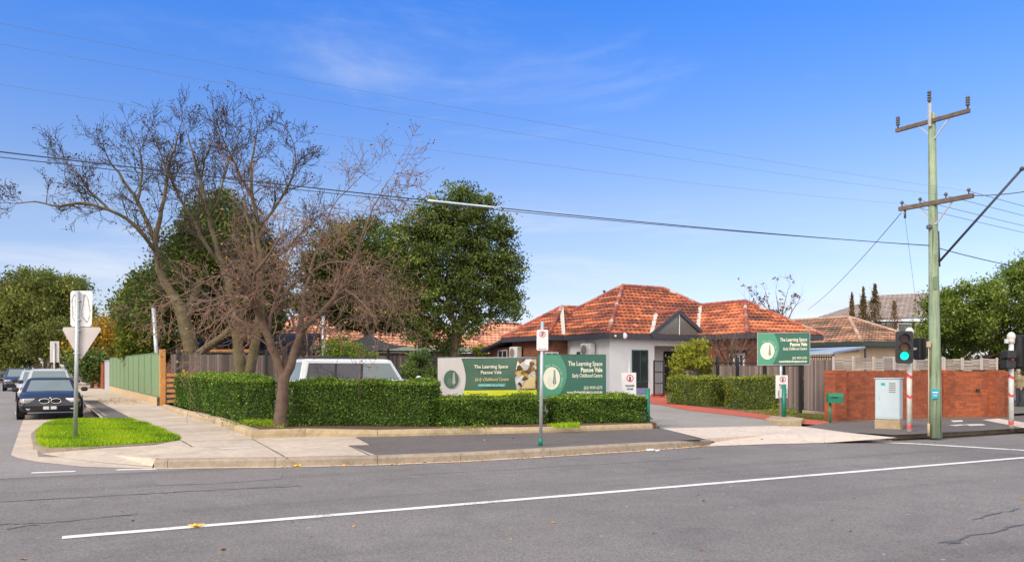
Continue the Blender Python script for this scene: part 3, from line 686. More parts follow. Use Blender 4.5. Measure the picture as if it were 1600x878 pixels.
# ================= VEGETATION =================
def ell_cloud(blobs, ncl, per, cr, shell=.55):
    C = []; T = []
    vols = np.array([b[1][0]*b[1][1]*b[1][2] for b in blobs])**(2/3); vols /= vols.sum()
    for (c, r), w in zip(blobs, vols):
        k = max(3, int(ncl*w)); u = rng.normal(size=(k, 3)); u /= np.linalg.norm(u, axis=1)[:, None]; rad = rng.uniform(shell, 1.0, k)**.7
        cc = np.array(c)+u*np.array(r)*rad[:, None]; tt = np.clip(rng.normal(.45, .17, k), 0, 1)
        for q, t, uu in zip(cc, tt, u):
            m = int(per*rng.uniform(.5, 1.5)); pts = q+rng.normal(size=(m, 3))*cr*np.array([1, 1, .6])*rng.uniform(.6, 1.25)
            C.append(pts); T.append(np.clip(t+rng.normal(0, .12, m), 0, 1))
    return np.concatenate(C), np.concatenate(T)
def tree(name, label, base, top, blobs, ncl, per, cr, leaf, lmat, bark, r0, group=None, shell=.5, limbs=10, cat='tree', aspect=.55):
    t = thing(name, label, cat, base, group=group)
    c, tt = ell_cloud(blobs, ncl, per, cr, shell); c = c[c[:, 2] > base[2]+.3*0+.05]; tt = tt[:len(c)]
    leaf_mesh('crown', c, leaf, tt, lmat, t, aspect)
    mb = MB(); b = Vector(base); tp = Vector(top); n = 7; pts = [b.lerp(tp, i/n)+Vector((rng.normal()*r0*.35*i**.5, rng.normal()*r0*.35*i**.5, 0)) for i in range(n+1)]
    mb.tube(pts, [r0*1.25]+[r0*(1-.75*i/n) for i in range(1, n+1)], 9)
    for i in range(limbs):
        k = rng.integers(2, n); cc, rr = blobs[rng.integers(len(blobs))]
        u = Vector(rng.normal(size=3)).normalized(); e = Vector(cc)+Vector((u.x*rr[0], u.y*rr[1], abs(u.z)*rr[2]))*.75; s = pts[k]; md = s.lerp(e, .5)+Vector((0, 0, rr[2]*.12)); q = r0*.35
        mb.tube([s, s.lerp(md, .5)+Vector(rng.normal(size=3))*.1, md, e], [q, q*.8, q*.6, q*.15], 5)
    mb.build('trunk', bark, t); return t
def B(px, py, Y, rx, rz, ry=None):
    p = P(px, py, Y); k = Y/F; return (tuple(p), (rx*k, (ry or rx)*k, rz*k))
def lumps(main, n, lo=.35, hi=.55, out_=.75):
    res = []
    for c, r in main:
        res.append((c, tuple(x*.8 for x in r)))
        for _ in range(n):
            u = rng.normal(size=3); u /= np.linalg.norm(u); k = rng.uniform(lo, hi)
            res.append((tuple(np.array(c)+u*np.array(r)*out_), tuple(x*k for x in r)))
    return res

def hedge(name, label, foot, z0, z1, dens, mat, leaf=.055, group=None, round_=.05, cat='hedge'):
    """foot: quad footprint (counter-clockwise), leaves on all faces and a dark twiggy core"""
    c0 = sum((Vector((p[0], p[1], 0)) for p in foot), Vector())/len(foot)
    t = thing(name, label, cat, (c0.x, c0.y, z0 if not callable(z0) else z0(c0.x, c0.y)), group=group)
    zz0 = (lambda x, y: z0) if not callable(z0) else z0; hh = z1
    fp = [Vector((p[0], p[1], 0)) for p in foot]
    n = len(fp); C = []; NN = []
    top = lambda x, y: (hh(x, y) if callable(hh) else hh)
    for i in range(n):
        a, b = fp[i], fp[(i+1) % n]; l = (b-a).length; m = int(l*1.1*dens); u = rng.uniform(0, 1, m); w = rng.uniform(0, 1, m)**.9; d = (b-a)/l; no = np.array([d.y, -d.x, 0])
        p = np.outer(1-u, a)+np.outer(u, b); zb = np.array([zz0(x, y) for x, y in p[:, :2]]); zt = np.array([top(x, y) for x, y in p[:, :2]])
        wav = .05*np.sin(u*l*2.3+i*2)+.035*np.sin(u*l*6.1+w*5)+.03*np.sin(w*9+u*l*3.1)
        p[:, 2] = zb+(zt-zb)*w; dep = wav*1.2+rng.normal(0, .035, m)+np.where(rng.uniform(0, 1, m) > .985, rng.uniform(0, .1, m), 0)-.14*np.clip(1-np.minimum(u, 1-u)*l/.22, 0, 1)**2-round_*2*np.clip((w-.9)/.1, 0, 1)**2-.05*np.clip(.12-w, 0, 1)*8
        C.append(p+no*dep[:, None]); NN.append(np.tile(no+np.array([0, 0, .35]), (m, 1)))
    area = abs(sum(fp[i].x*fp[(i+1) % n].y-fp[(i+1) % n].x*fp[i].y for i in range(n)))/2; m = int(area*dens*1.5)
    tri = []
    if n == 4:
        u, v = rng.uniform(0, 1, m), rng.uniform(0, 1, m)
        A = [np.array(q) for q in fp]
        p = np.outer((1-u)*(1-v), A[0])+np.outer(u*(1-v), A[1])+np.outer(u*v, A[2])+np.outer((1-u)*v, A[3])
        p[:, 2] = [top(x, y) for x, y in p[:, :2]]; p[:, 2] += -.09*np.clip(1-np.minimum(np.minimum(u, 1-u)*(fp[1]-fp[0]).length, np.minimum(v, 1-v)*(fp[2]-fp[1]).length)/.2, 0, 1)**2+ .03*np.sin(p[:, 0]*5)+.03*np.sin(p[:, 0]*2.2+p[:, 1]*3)+rng.normal(0, .025, m)+np.where(rng.uniform(0, 1, m) > .97, rng.uniform(0, .1, m), 0)
        C.append(p); NN.append(np.tile([0, 0, 1.0], (m, 1)))
    C = np.concatenate(C); NN = np.concatenate(NN)
    hrel = (C[:, 2]-zz0(c0.x, c0.y))/(top(c0.x, c0.y)-zz0(c0.x, c0.y))
    tt = np.clip(rng.normal(.42, .18, len(C))+np.where(hrel > .93, .3, 0)+np.where(rng.uniform(0, 1, len(C)) > .96, .4, 0), 0, 1)   # lighter tint on leaves near the clipped top
    leaf_mesh('foliage', C, leaf, tt, mat, t, .6, nrm=NN)
    ins = []
    for i in range(n):
        a, b, c = fp[i-1], fp[i], fp[(i+1) % n]; d1 = (a-b).normalized(); d2 = (c-b).normalized(); sn_ = max(.3, abs(d1.x*d2.y-d1.y*d2.x)); ins.append(b+(d1+d2)*(.15/sn_))
    mb = MB(); mb.prism([(p.x, p.y) for p in ins], lambda p: zz0(p[0], p[1]), lambda p: top(p[0], p[1])-.06); mb.build('twig_core', M['hcore'], t)
    return t
def quad_from(a, b, th, back=None):
    a = Vector((a.x, a.y, 0)); b = Vector((b.x, b.y, 0)); bk_ = back if back is not None else Vector((-(b-a).y, (b-a).x, 0)).normalized()
    return [a, b, b+bk_*th, a+bk_*th]
HG = 'clipped hedges in the corner garden bed'
hz = BD-.02
# along the side path: two blocks, then around the corner
b0, b1, b2, b3 = G(268, 634, .3), G(334, 650, .3), G(379, 659.5, .3), G(432, 661, .3)
hedge('hedge', 'long clipped hedge running back beside the side path to the timber post', [b0+V(.12, .1, 0), b1-(b1-b0).normalized()*.55+V(.12, .1, 0), b1-(b1-b0).normalized()*.45+V(1.6, .85, 0), b0+V(1.6, .85, 0)], hz, 1.46, 1250, M['hedge'], .06, HG)
hedge('hedge', 'square clipped hedge block at the corner, left of the tree trunk', [b1, b2, b3, b3+V(-2.0, 4.4, 0)*.62], hz, 1.43, 1400, M['hedge'], .055, HG)
h0, h1 = G(446, 664.5, .3), G(678, 665.5, .3)
hedge('hedge', 'tallest long clipped hedge right of the tree trunk, hiding the white car', quad_from(h0, h1, 1.15), hz, 1.385, 1700, M['hedge'], .052, HG)
h2 = G(852, 661.5, .3)
hedge('hedge', 'low clipped hedge beneath the fabric banner', quad_from(h1+V(.05, .05, 0), h2, .9), hz, .975, 1700, M['hedge'], .05, HG)
h3, h4 = G(866, 661, .3), G(1011, 659.5, .3)
hedge('hedge', 'low clipped hedge beneath the large green sign, ending at the driveway', quad_from(h3, h4, .9), hz, .975, 1700, M['hedge'], .05, HG)
HR = 'clipped hedges beside the red path'
zlf = lambda x, y: zl(x, y)+.02
r0_, r1_ = L(1040, 632), L(1112, 636.5)
hedge('hedge', 'smaller clipped hedge beside the red path, nearest the white house', quad_from(r0_, r1_, 1.0), zlf, lambda x, y: zl(x, y)+1.16, 1000, M['hedge2'], .05, HR)
r2, r3 = L(1131, 638.5), L(1244, 645)
hedge('hedge', 'longer clipped hedge behind the pole of the raised green sign', quad_from(r2, r3, .7), zlf, lambda x, y: zl(x, y)+1.22, 1000, M['hedge2'], .05, HR)
# low weeds at the foot of the hedge
for (px, py, n, lab) in ((400, 664, 350, 'low leafy weed growing at the foot of the street tree'), (735, 668, 120, 'bright leafy weed at the foot of the low banner hedge')):
    p = G(px, py, BD); c = np.array([p.x, p.y, BD+.03])+np.abs(rng.normal(size=(n, 3)))*0+rng.normal(size=(n, 3))*np.array([.35, .1, .06]); c[:, 2] = np.maximum(c[:, 2], BD)
    tag(leaf_mesh('weed', c, .06, rng.uniform(.4, .9, n), M['bright']), lab, 'weed', kind='stuff')
for (px, py, n, lab) in ((1225, 650, 260, 'bright leafy weed at the right end of the path hedge'),):
    p = L(px, py); c = np.array([p.x, p.y, p.z+.15])+rng.normal(size=(n, 3))*np.array([.28, .1, .1]); tag(leaf_mesh('weed', c, .07, rng.uniform(.4, .9, n), M['bright']), lab, 'weed', kind='stuff')

# ---- bare trees ----
def segs(px, Y, pull=None):
    """image-traced limb: (px,py,r[,dY]) -> world polyline"""
    out_ = []
    for q in px:
        x, y, r = q[:3]; yy = Y+(q[3] if len(q) > 3 else 0); out_.append((P(x, y, yy), r))
    return out_
def smooth_line(pl, jit=.02, sub=3):
    pts = [p for p, r in pl]; rr = [r for p, r in pl]; res = []
    for i in range(len(pts)-1):
        p0 = pts[max(0, i-1)]; p1 = pts[i]; p2 = pts[i+1]; p3 = pts[min(len(pts)-1, i+2)]
        for k in range(sub):
            t = k/sub; q = .5*((2*p1)+(p2-p0)*t+(2*p0-5*p1+4*p2-p3)*t*t+(3*p1-p0-3*p2+p3)*t**3)
            l = (p2-p1).length; q = q+Vector(rng.normal(size=3))*jit*min(1, l)*(0 if (i == 0 and k == 0) else 1); res.append((q, rr[i]*(1-t)+rr[i+1]*t))
    res.append((pts[-1], rr[-1])); return res
def grow(store, p, d, length, r, depth, trop, spread, tips):
    n = 4 if depth > 0 else 3; q = p.copy(); d = d.copy(); line = [(q.copy(), r)]
    for i in range(n):
        d = (d+Vector(rng.normal(size=3))*.16+trop*.10).normalized(); q = q+d*(length/n); line.append((q.copy(), max(r*(1-.72*(i+1)/n), RMIN)))
        if depth > 0:
            for _ in range(1 if rng.uniform() < .72 else 2):
                s = d.cross(Vector(rng.normal(size=3))).normalized(); nd_ = (d*rng.uniform(.35, .9)+s*spread+trop*.25).normalized()
                grow(store, q, nd_, length*rng.uniform(.42, .72), max(r*(1-.72*(i+1)/n)*.7, RMIN), depth-1, trop, spread, tips)
    store.append(line); tips.append((q.copy(), d.copy()))
def bare_tree(label, base, limbs, trop, spread, dens, blen, bdepth, bark, twigm, pods, leafn, name='bare_tree', leafsz=.06, podm='pod', minr=.12, rmin=.0035):
    global RMIN
    RMIN = rmin
    t = thing(name, label, 'tree', base); main = MB(); store = []; tips = []
    for pl, fac in limbs:
        sl = smooth_line(pl); main.tube([p for p, r in sl], [r for p, r in sl], 9, cap=False)
        L_ = sum((sl[i+1][0]-sl[i][0]).length for i in range(len(sl)-1)); acc = 0; nxt = L_*.2 if fac > 0 else 1e9
        for i in range(len(sl)-1):
            a, ra = sl[i]; b, rb = sl[i+1]; l = (b-a).length; d = (b-a).normalized()
            while acc+l > nxt:
                f = (nxt-acc)/l; q = a.lerp(b, max(0, min(1, f))); s = d.cross(Vector(rng.normal(size=3))).normalized(); k = nxt/L_
                nd_ = (d*rng.uniform(.3, .8)+s*spread+trop*.3).normalized()
                if ra < minr: grow(store, q, nd_, blen*rng.uniform(.55, 1.15)*(1.15-.45*k), min(ra*.5, .028), bdepth, trop, spread, tips)
                nxt += rng.exponential(1/(dens*fac))+.04
            acc += l
        grow(store, sl[-1][0], (sl[-1][0]-sl[-2][0]).normalized(), blen*.8, sl[-1][1], bdepth, trop, spread, tips)
    main.build('trunk', bark, t)
    # twigs: three-sided tubes
    Vv = []; Ff = []; b = 0
    for line in store:
        prev = None
        for i, (p, r) in enumerate(line):
            d = (line[min(i+1, len(line)-1)][0]-line[max(i-1, 0)][0]); a = d.orthogonal().normalized() if prev is None else prev; 
            a = (a-d*(a.dot(d)/max(d.length_squared, 1e-9))).normalized(); prev = a; c = d.normalized().cross(a)
            for k in range(3):
                an = 2.0944*k; w = p+(a*math.cos(an)+c*math.sin(an))*r; Vv.append((w.x, w.y, w.z))
            if i:
                o = b+(i-1)*3
                for k in range(3): j = (k+1) % 3; Ff.append((o+k, o+j, o+3+j, o+3+k))
        b += 3*len(line)
    fast_mesh('twigs', np.array(Vv), np.array(Ff), np.full(len(Ff), .5), twigm, t, smooth=True)
    T = [tp for tp in tips]
    if pods and T:
        idx = rng.choice(len(T), min(len(T), pods), replace=False); c = []
        for i in idx:
            p = np.array(T[i][0]); m = rng.integers(3, 8); c.append(p+rng.normal(size=(m, 3))*.07)
        c = np.concatenate(c); leaf_mesh('seed_pods', c, leafsz*1.5, rng.uniform(0, .6, len(c)), M[podm], t, .5)['kind'] = 'stuff'
    if leafn and T:
        idx = rng.choice(len(T), min(len(T), leafn), replace=True); c = np.array([np.array(T[i][0]) for i in idx])+rng.normal(size=(len(idx), 3))*.08
        leaf_mesh('withered_leaves', c, leafsz, rng.uniform(0, 1, len(c)), M['brownleaf'], t, .6)['kind'] = 'stuff'
    print('tree', label[:30], len(store)); return t
up = Vector((0, 0, 1)); dn = Vector((0, 0, -.35))
Yc = 19.95
S = lambda *q, Y=Yc: segs(q, Y)
bare_tree('nearest leafless street tree with slender brown trunk rising from the hedge gap', tuple(G(438, 666, BD)), [
    (S((438, 668, .17), (439, 640, .145), (442, 612, .135), (444, 590, .14)), 0),
    (S((443, 592, .12), (432, 562, .105), (422, 535, .10), (412, 505, .09), (400, 482, .075, -.3), (388, 460, .05, -.6), (372, 440, .035, -1), (352, 430, .025, -1.3), (325, 438, .018, -1.6), (296, 455, .012, -1.9)), 1),
    (S((406, 492, .07), (404, 455, .06), (400, 410, .05), (396, 370, .038), (386, 335, .026), (380, 300, .014)), .8),
    (S((418, 522, .05), (428, 480, .045, .5), (440, 440, .035, .8), (452, 400, .022, 1.2), (470, 365, .012, 1.4)), 1),
    (S((444, 592, .12), (457, 560, .10), (464, 535, .085), (476, 512, .075), (500, 490, .065, -.2), (522, 465, .055, -.4), (545, 430, .042, -.6), (560, 390, .03, -.8), (575, 345, .02, -.9), (590, 312, .014, -1), (606, 284, .007, -1.1)), 1),
    (S((466, 530, .06), (472, 490, .055, .6), (478, 450, .045, 1), (492, 400, .034, 1.3), (508, 350, .022, 1.4), (530, 310, .014, 1.5), (560, 280, .008, 1.5)), .8),
    (S((505, 486, .04), (535, 466, .034, .3), (562, 455, .026, .5), (588, 462, .018, .6), (605, 478, .01, .7)), 1.1),
    (S((522, 465, .035), (540, 455, .03, -1), (562, 470, .02, -1.6), (582, 492, .012, -2)), 1.1),
    (S((392, 468, .04), (360, 462, .03, .6), (325, 470, .022, 1.0), (285, 468, .014, 1.3), (250, 478, .009, 1.5)), 1.1),
    (S((400, 482, .04), (375, 478, .03, -1), (350, 500, .02, -1.5), (325, 530, .012, -1.8)), .6),
    (S((410, 500, .05), (395, 440, .04, -1.2), (420, 400, .028, -1.7), (440, 370, .015, -2)), .9),
    (S((430, 470, .04), (480, 430, .03, -1.2), (515, 410, .02, -1.7), (550, 412, .012, -2)), 1.1),
], Vector((0, 0, -.12)), .78, 4.5, 1.2, 2, M['barkC'], M['twig'], 0, 5500, leafsz=.06, rmin=.0055)
Yb = 27.0; S2 = lambda *q: segs(q, Yb)
bare_tree('tall forked leafless tree growing behind the square hedge block', tuple(P(382, 606, Yb)), [
    (S2((378, 606, .22), (376, 575, .2), (372, 540, .17), (370, 505, .15), (363, 465, .13), (352, 425, .11), (338, 385, .09), (328, 340, .075), (318, 300, .06), (306, 255, .042), (299, 232, .028), (292, 208, .016), (285, 190, .01)), .8),
    (S2((386, 606, .2), (392, 570, .17), (400, 530, .15), (406, 485, .13), (407, 440, .11), (406, 395, .09), (402, 350, .07), (395, 305, .055), (392, 260, .04), (398, 225, .026), (402, 202, .012)), .8),
    (S2((352, 425, .07), (330, 395, .06, -.5), (305, 350, .05, -1), (282, 310, .04, -1.5), (262, 270, .03, -2), (248, 232, .018, -2), (243, 210, .01, -2)), .9),
    (S2((402, 360, .06), (425, 330, .05), (448, 295, .038), (462, 255, .025), (455, 215, .015)), .9),
    (S2((395, 310, .045), (372, 270, .036, 1), (352, 225, .026, 1), (338, 203, .015, 1), (334, 188, .009, 1)), .9),
    (S2((407, 430, .06), (440, 395, .045, 1), (478, 360, .03, 1.5), (500, 335, .016, 2)), 1),
    (S2((328, 340, .045), (345, 300, .036, -1), (358, 250, .025, -1), (372, 218, .015, -1), (368, 195, .008, -1)), .9),
    (S2((370, 520, .05), (340, 480, .04, -1), (310, 450, .03, -1.5), (285, 430, .018, -2)), .9),
], up*.55, .62, 4.6, 1.0, 2, M['barkA'], M['twigd'], 450, 0, leafsz=.055, rmin=.0065)
Ya = 37.5; S3 = lambda *q: segs(q, Ya)
bare_tree('big lichen barked leafless tree behind the dark paling fence', tuple(P(300, 612, Ya)), [
    (S3((302, 612, .40), (300, 570, .36), (296, 530, .33), (288, 500, .31), (280, 478, .27), (266, 455, .20), (252, 430, .17), (246, 400, .15), (243, 378, .13), (250, 340, .10), (258, 300, .08), (266, 250, .07), (273, 232, .045), (279, 208, .02)), .7),
    (S3((244, 395, .11), (226, 370, .09, -1), (205, 348, .08, -1.5), (170, 328, .065, -2), (130, 318, .07, -2.5), (95, 322, .05, -3), (55, 316, .03, -3), (18, 318, .014, -3)), .75),
    (S3((170, 328, .06, -2), (140, 298, .05, -2), (118, 268, .035, -2), (96, 248, .02, -2)), .8),
    (S3((243, 378, .12), (232, 350, .1, 1), (215, 315, .08, 1), (192, 280, .06, 1), (174, 256, .04, 1), (164, 236, .02, 1)), .9),
    (S3((215, 315, .06, 1), (222, 270, .05, 1), (218, 238, .035, 1), (209, 215, .018, 1)), .9),
    (S3((288, 500, .2), (302, 465, .17, 1), (315, 430, .14, 1.5), (318, 390, .11, 2), (312, 350, .085, 2), (310, 300, .06, 2), (320, 250, .035, 2), (335, 215, .018, 2)), .7),
    (S3((304, 560, .2), (320, 546, .18, -1), (345, 528, .16, -1.4), (368, 508, .14, -1.7), (380, 485, .12, -2), (385, 450, .1, -2), (378, 405, .07, -2), (372, 360, .04, -2)), .7),
], up*.5, .62, 3.6, 1.35, 2, M['barkA'], M['twigd'], 500, 0, leafsz=.07, minr=.16, rmin=.0085)
# small bare shrubs and winter trees further off
def winter(name, label, px, py, Y, tops, r, blen, dens, twm, leafn=0, podn=0, lsz=.1, grp=None):
    base = P(px, py, Y); lim = []
    for (tx, ty) in tops:
        p0 = (base, r); mid = P(px+(tx-px)*.45+rng.normal()*2, py+(ty-py)*.55, Y+rng.normal()*.4); tp = P(tx, ty, Y+rng.normal()*.8); lim.append(([p0, (mid, r*.6), (tp, r*.15)], 1))
    return bare_tree(label, tuple(base), lim, up*.7, .45, dens, blen, 1, M['barkC'], twm, podn, leafn, name=name, leafsz=lsz, podm='brownleaf')
winter('bare_shrub', 'leafless reddish shrub against the brick wing, right of the yellow green bush', 1143, 585, 35, [(1118, 528), (1133, 520), (1150, 518), (1168, 530), (1186, 540), (1110, 545)], .05, 1.0, 5, M['twig'])
winter('bare_shrub', 'thin dark stemmed shrub in front of the left neighbouring roof', 482, 585, 33, [(460, 510), (478, 495), (498, 505), (512, 520), (470, 530)], .06, .9, 3, M['twigd'])
winter('bare_tree', 'spindly leafless tree rising behind the tiled roof ridge right of the valley', 1218, 530, 60, [(1180, 460), (1195, 452), (1212, 455), (1232, 450), (1248, 470), (1170, 470)], .07, 1.2, 2.2, M['twigd'], 0, 60, .14)
for px, tp, wd, lab, dd in ((1331, 459, 10, 'smallest narrow reddish tree behind the weathered tile roof', 56), (1349, 450, 13, 'narrow reddish tree, second from the left behind the weathered tile roof', 57), (1367, 445, 20, 'tallest narrow reddish tree behind the weathered tile roof', 58), (1397, 470, 17, 'sparse orange tinged tree against the grey tile roof', 60)):
    base = P(px, 560, dd); k = dd/F; h_ = (560-tp)*k; t = thing('narrow_tree', lab, 'tree', tuple(base), group='narrow trees behind the weathered roof')
    n = 2600 if px < 1380 else 1100; z = rng.uniform(.35, 1, n)**.8; rad = wd*k*np.sqrt(rng.uniform(0, 1, n))*np.clip(1.6*(1.04-z), .12, 1)*rng.uniform(.5, 1.2, n)
    an = rng.uniform(0, 6.28, n); c = np.column_stack([base.x+rad*np.cos(an), base.y+rad*np.sin(an), base.z+z*h_+rng.normal(0, .06, n)]); kk = (np.sin(z*h_*5.5+an*2) > -.35); c = c[kk]
    leaf_mesh('crown', c, .13, np.clip(rng.normal(.35 if px < 1380 else .6, .22, len(c)), 0, 1), M['narrow'] if 'narrow' in M else M['brownleaf'], t)
    mb = MB(); mb.tube([base, base+V(0, 0, h_*.5), base+V(.05, 0, h_*.98)], [.07, .05, .012], 6)
    for _ in range(16):
        zz_ = rng.uniform(.35, .9)*h_; an_ = rng.uniform(0, 6.28); mb.tube([base+V(0, 0, zz_), base+V(math.cos(an_)*wd*k*.5, math.sin(an_)*wd*k*.5, zz_+.7)], [.02, .006], 4)
    mb.build('trunk', M['barkC'], t)

# ---- leafy trees ----
bl = lumps([B(335, 395, 41, 98, 90, 80), B(262, 445, 41, 58, 66), B(405, 440, 42, 44, 80), B(330, 480, 43, 118, 46)], 7)
tree('evergreen_tree', 'broad dark evergreen tree seen through the leafless branches, left of its twin', tuple(P(330, 600, 42)), tuple(P(335, 400, 42)), bl, 1500, 66, .30, .18, M['deepg'], M['barkA'], .3, group='evergreen trees behind the paling fence')
bl = lumps([B(575, 385, 46, 68, 68), B(530, 430, 46, 60, 60), B(600, 440, 46, 55, 60), B(560, 480, 47, 90, 38)], 6)
tree('evergreen_tree', 'middle evergreen tree, partly behind brown twigs and lower than its neighbour', tuple(P(575, 590, 46)), tuple(P(575, 400, 46)), bl, 1050, 62, .32, .18, M['deepg'], M['barkC'], .26, group='evergreen trees behind the paling fence')
bl = [B(715, 330, 37, 52, 42), B(748, 345, 37, 44, 42), B(672, 350, 37, 40, 36), B(640, 380, 37, 38, 42), B(770, 385, 37, 42, 46), B(700, 390, 37, 64, 50), B(790, 435, 37, 33, 50), B(745, 440, 37, 58, 48), B(650, 430, 37, 44, 50), B(690, 470, 37, 60, 36), B(788, 480, 37, 32, 30), B(640, 480, 37, 34, 36), B(672, 520, 37, 40, 26), B(735, 505, 37, 34, 24), B(615, 410, 38, 22, 30), B(700, 540, 37, 22, 12)]
tree('evergreen_tree', 'tallest full evergreen tree with dense green crown beside the tiled house', tuple(P(706, 602, 37)), tuple(P(712, 380, 37)), bl, 1050, 70, .22, .13, M['deepg'], M['barkC'], .24, group='evergreen trees behind the paling fence', shell=.3, limbs=22)
# far left trees
def canopy(label, px, Y, blobs, ncl, per, leaf, mat, r=.4, name='street_tree', nl=6, cr=None):
    return tree(name, label, (*P(px, HOR, Y)[:2], 0.0), tuple(P(px, blobs[0][1], Y)), lumps([B(*b) for b in [(q[0], q[1], Y, q[2], q[3]) for q in blobs]], nl), ncl, per, cr or Y*.0085, leaf, M[mat], M['barkC'], r)
canopy('huge dark green domed tree at the far left of the street', 55, 92, [(60, 480, 75, 62), (15, 510, 60, 55), (105, 500, 40, 45), (20, 545, 40, 22)], 700, 75, .36, 'olive', .8)
canopy('taller thin topped gum tree behind the domed tree', 70, 120, [(75, 442, 55, 18), (30, 455, 30, 14), (112, 450, 22, 14)], 130, 55, .4, 'gum', .5, name='gum_tree', cr=.7)
canopy('smaller olive green street tree behind the rectangular sign', 84, 72, [(88, 530, 38, 28), (60, 540, 18, 18), (112, 545, 22, 22)], 280, 70, .26, 'olive', .35)
canopy('autumn street tree with orange leaves behind the green fence', 178, 66, [(175, 515, 38, 38), (150, 545, 24, 26), (200, 540, 26, 28)], 300, 60, .24, 'orange', .25, name='autumn_tree')
canopy('dark rounded shrub tree beside the distant brick fence', 142, 62, [(143, 568, 20, 26), (160, 580, 12, 18)], 120, 60, .2, 'gum', .15)
canopy('khaki bush at the end of the side street', 27, 135, [(27, 574, 16, 13), (40, 578, 12, 9)], 110, 60, .4, 'yel', .3, name='round_bush')
canopy('dark tree hanging over the left side of the street end', -20, 100, [(-15, 500, 40, 60), (-40, 540, 50, 40)], 260, 60, .36, 'gum', .5)
bl = lumps([B(222, 480, 47, 32, 52), B(240, 520, 47, 38, 40), B(215, 535, 47, 22, 26)], 6)
tree('magnolia_tree', 'bushy green tree leaning over the green steel fence', tuple(P(235, 600, 47)), tuple(P(230, 470, 47)), bl, 330, 60, .33, .2, M['mag'], M['barkA'], .22)
# big tree on the right
bl = [B(1476, 505, 34, 40, 48), B(1522, 480, 34, 54, 54), B(1585, 465, 34, 56, 60), B(1640, 480, 34, 60, 72), B(1500, 530, 35, 48, 40), B(1560, 520, 36, 60, 46), B(1450, 540, 35, 30, 36), B(1610, 545, 37, 40, 40), B(1480, 570, 35, 30, 24), B(1545, 572, 36.5, 50, 22), B(1640, 575, 37, 40, 34)]
tree('cypress_tree', 'large spreading green tree behind the brick wall at the right edge', (*P(1545, HOR, 37)[:2], .15), tuple(P(1560, 480, 34)), lumps(bl, 4, .3, .5, .8), 1150, 80, .22, .12, M['rightg'], M['barkC'], .35, shell=.45)
# shrubs
bl = lumps([B(545, 556, 32, 44, 26), B(570, 562, 32, 26, 18), B(520, 564, 32, 24, 16)], 4)
tree('garden_shrub', 'rounded green shrub behind the roof of the white car', (*P(545, 573, 32)[:2], zl(*P(545, 573, 32)[:2])), tuple(P(545, 556, 32)), bl, 150, 60, .13, .085, M['bright'], M['barkC'], .05, cat='shrub')
bl = lumps([B(655, 575, 27.5, 30, 30), B(640, 590, 27.5, 20, 24), B(670, 592, 27.5, 16, 24)], 4)
tree('garden_shrub', 'dark dense shrub between the white car and the fabric banner', (*P(655, 573, 27.5)[:2], zl(*P(655, 573, 27.5)[:2])), tuple(P(655, 575, 27.5)), bl, 150, 60, .11, .075, M['gum'], M['barkC'], .05, cat='shrub')
bl = [B(1068, 548, 34, 14, 14), B(1092, 542, 34, 14, 18), B(1080, 562, 34, 26, 15), B(1102, 568, 34, 15, 12), B(1058, 566, 34, 12, 12), B(1056, 585, 33.5, 10, 10)]
tree('garden_shrub', 'yellow green shrub beside the dark front gate', (*P(1078, 573, 34)[:2], zl(*P(1078, 573, 34)[:2])), tuple(P(1080, 560, 34)), bl, 130, 60, .13, .085, M['yel'], M['barkC'], .05, cat='shrub')
bl = lumps([B(778, 536, 50, 16, 12)], 3)
tree('climbing_plant', 'small yellow flowering plant by the far brick corner', (*P(756, 573, 52)[:2], .3), tuple(P(754, 545, 52)), lumps([B(752, 545, 52, 16, 8)], 3), 30, 40, .2, .14, M['yel'], M['barkC'], .04, cat='plant')


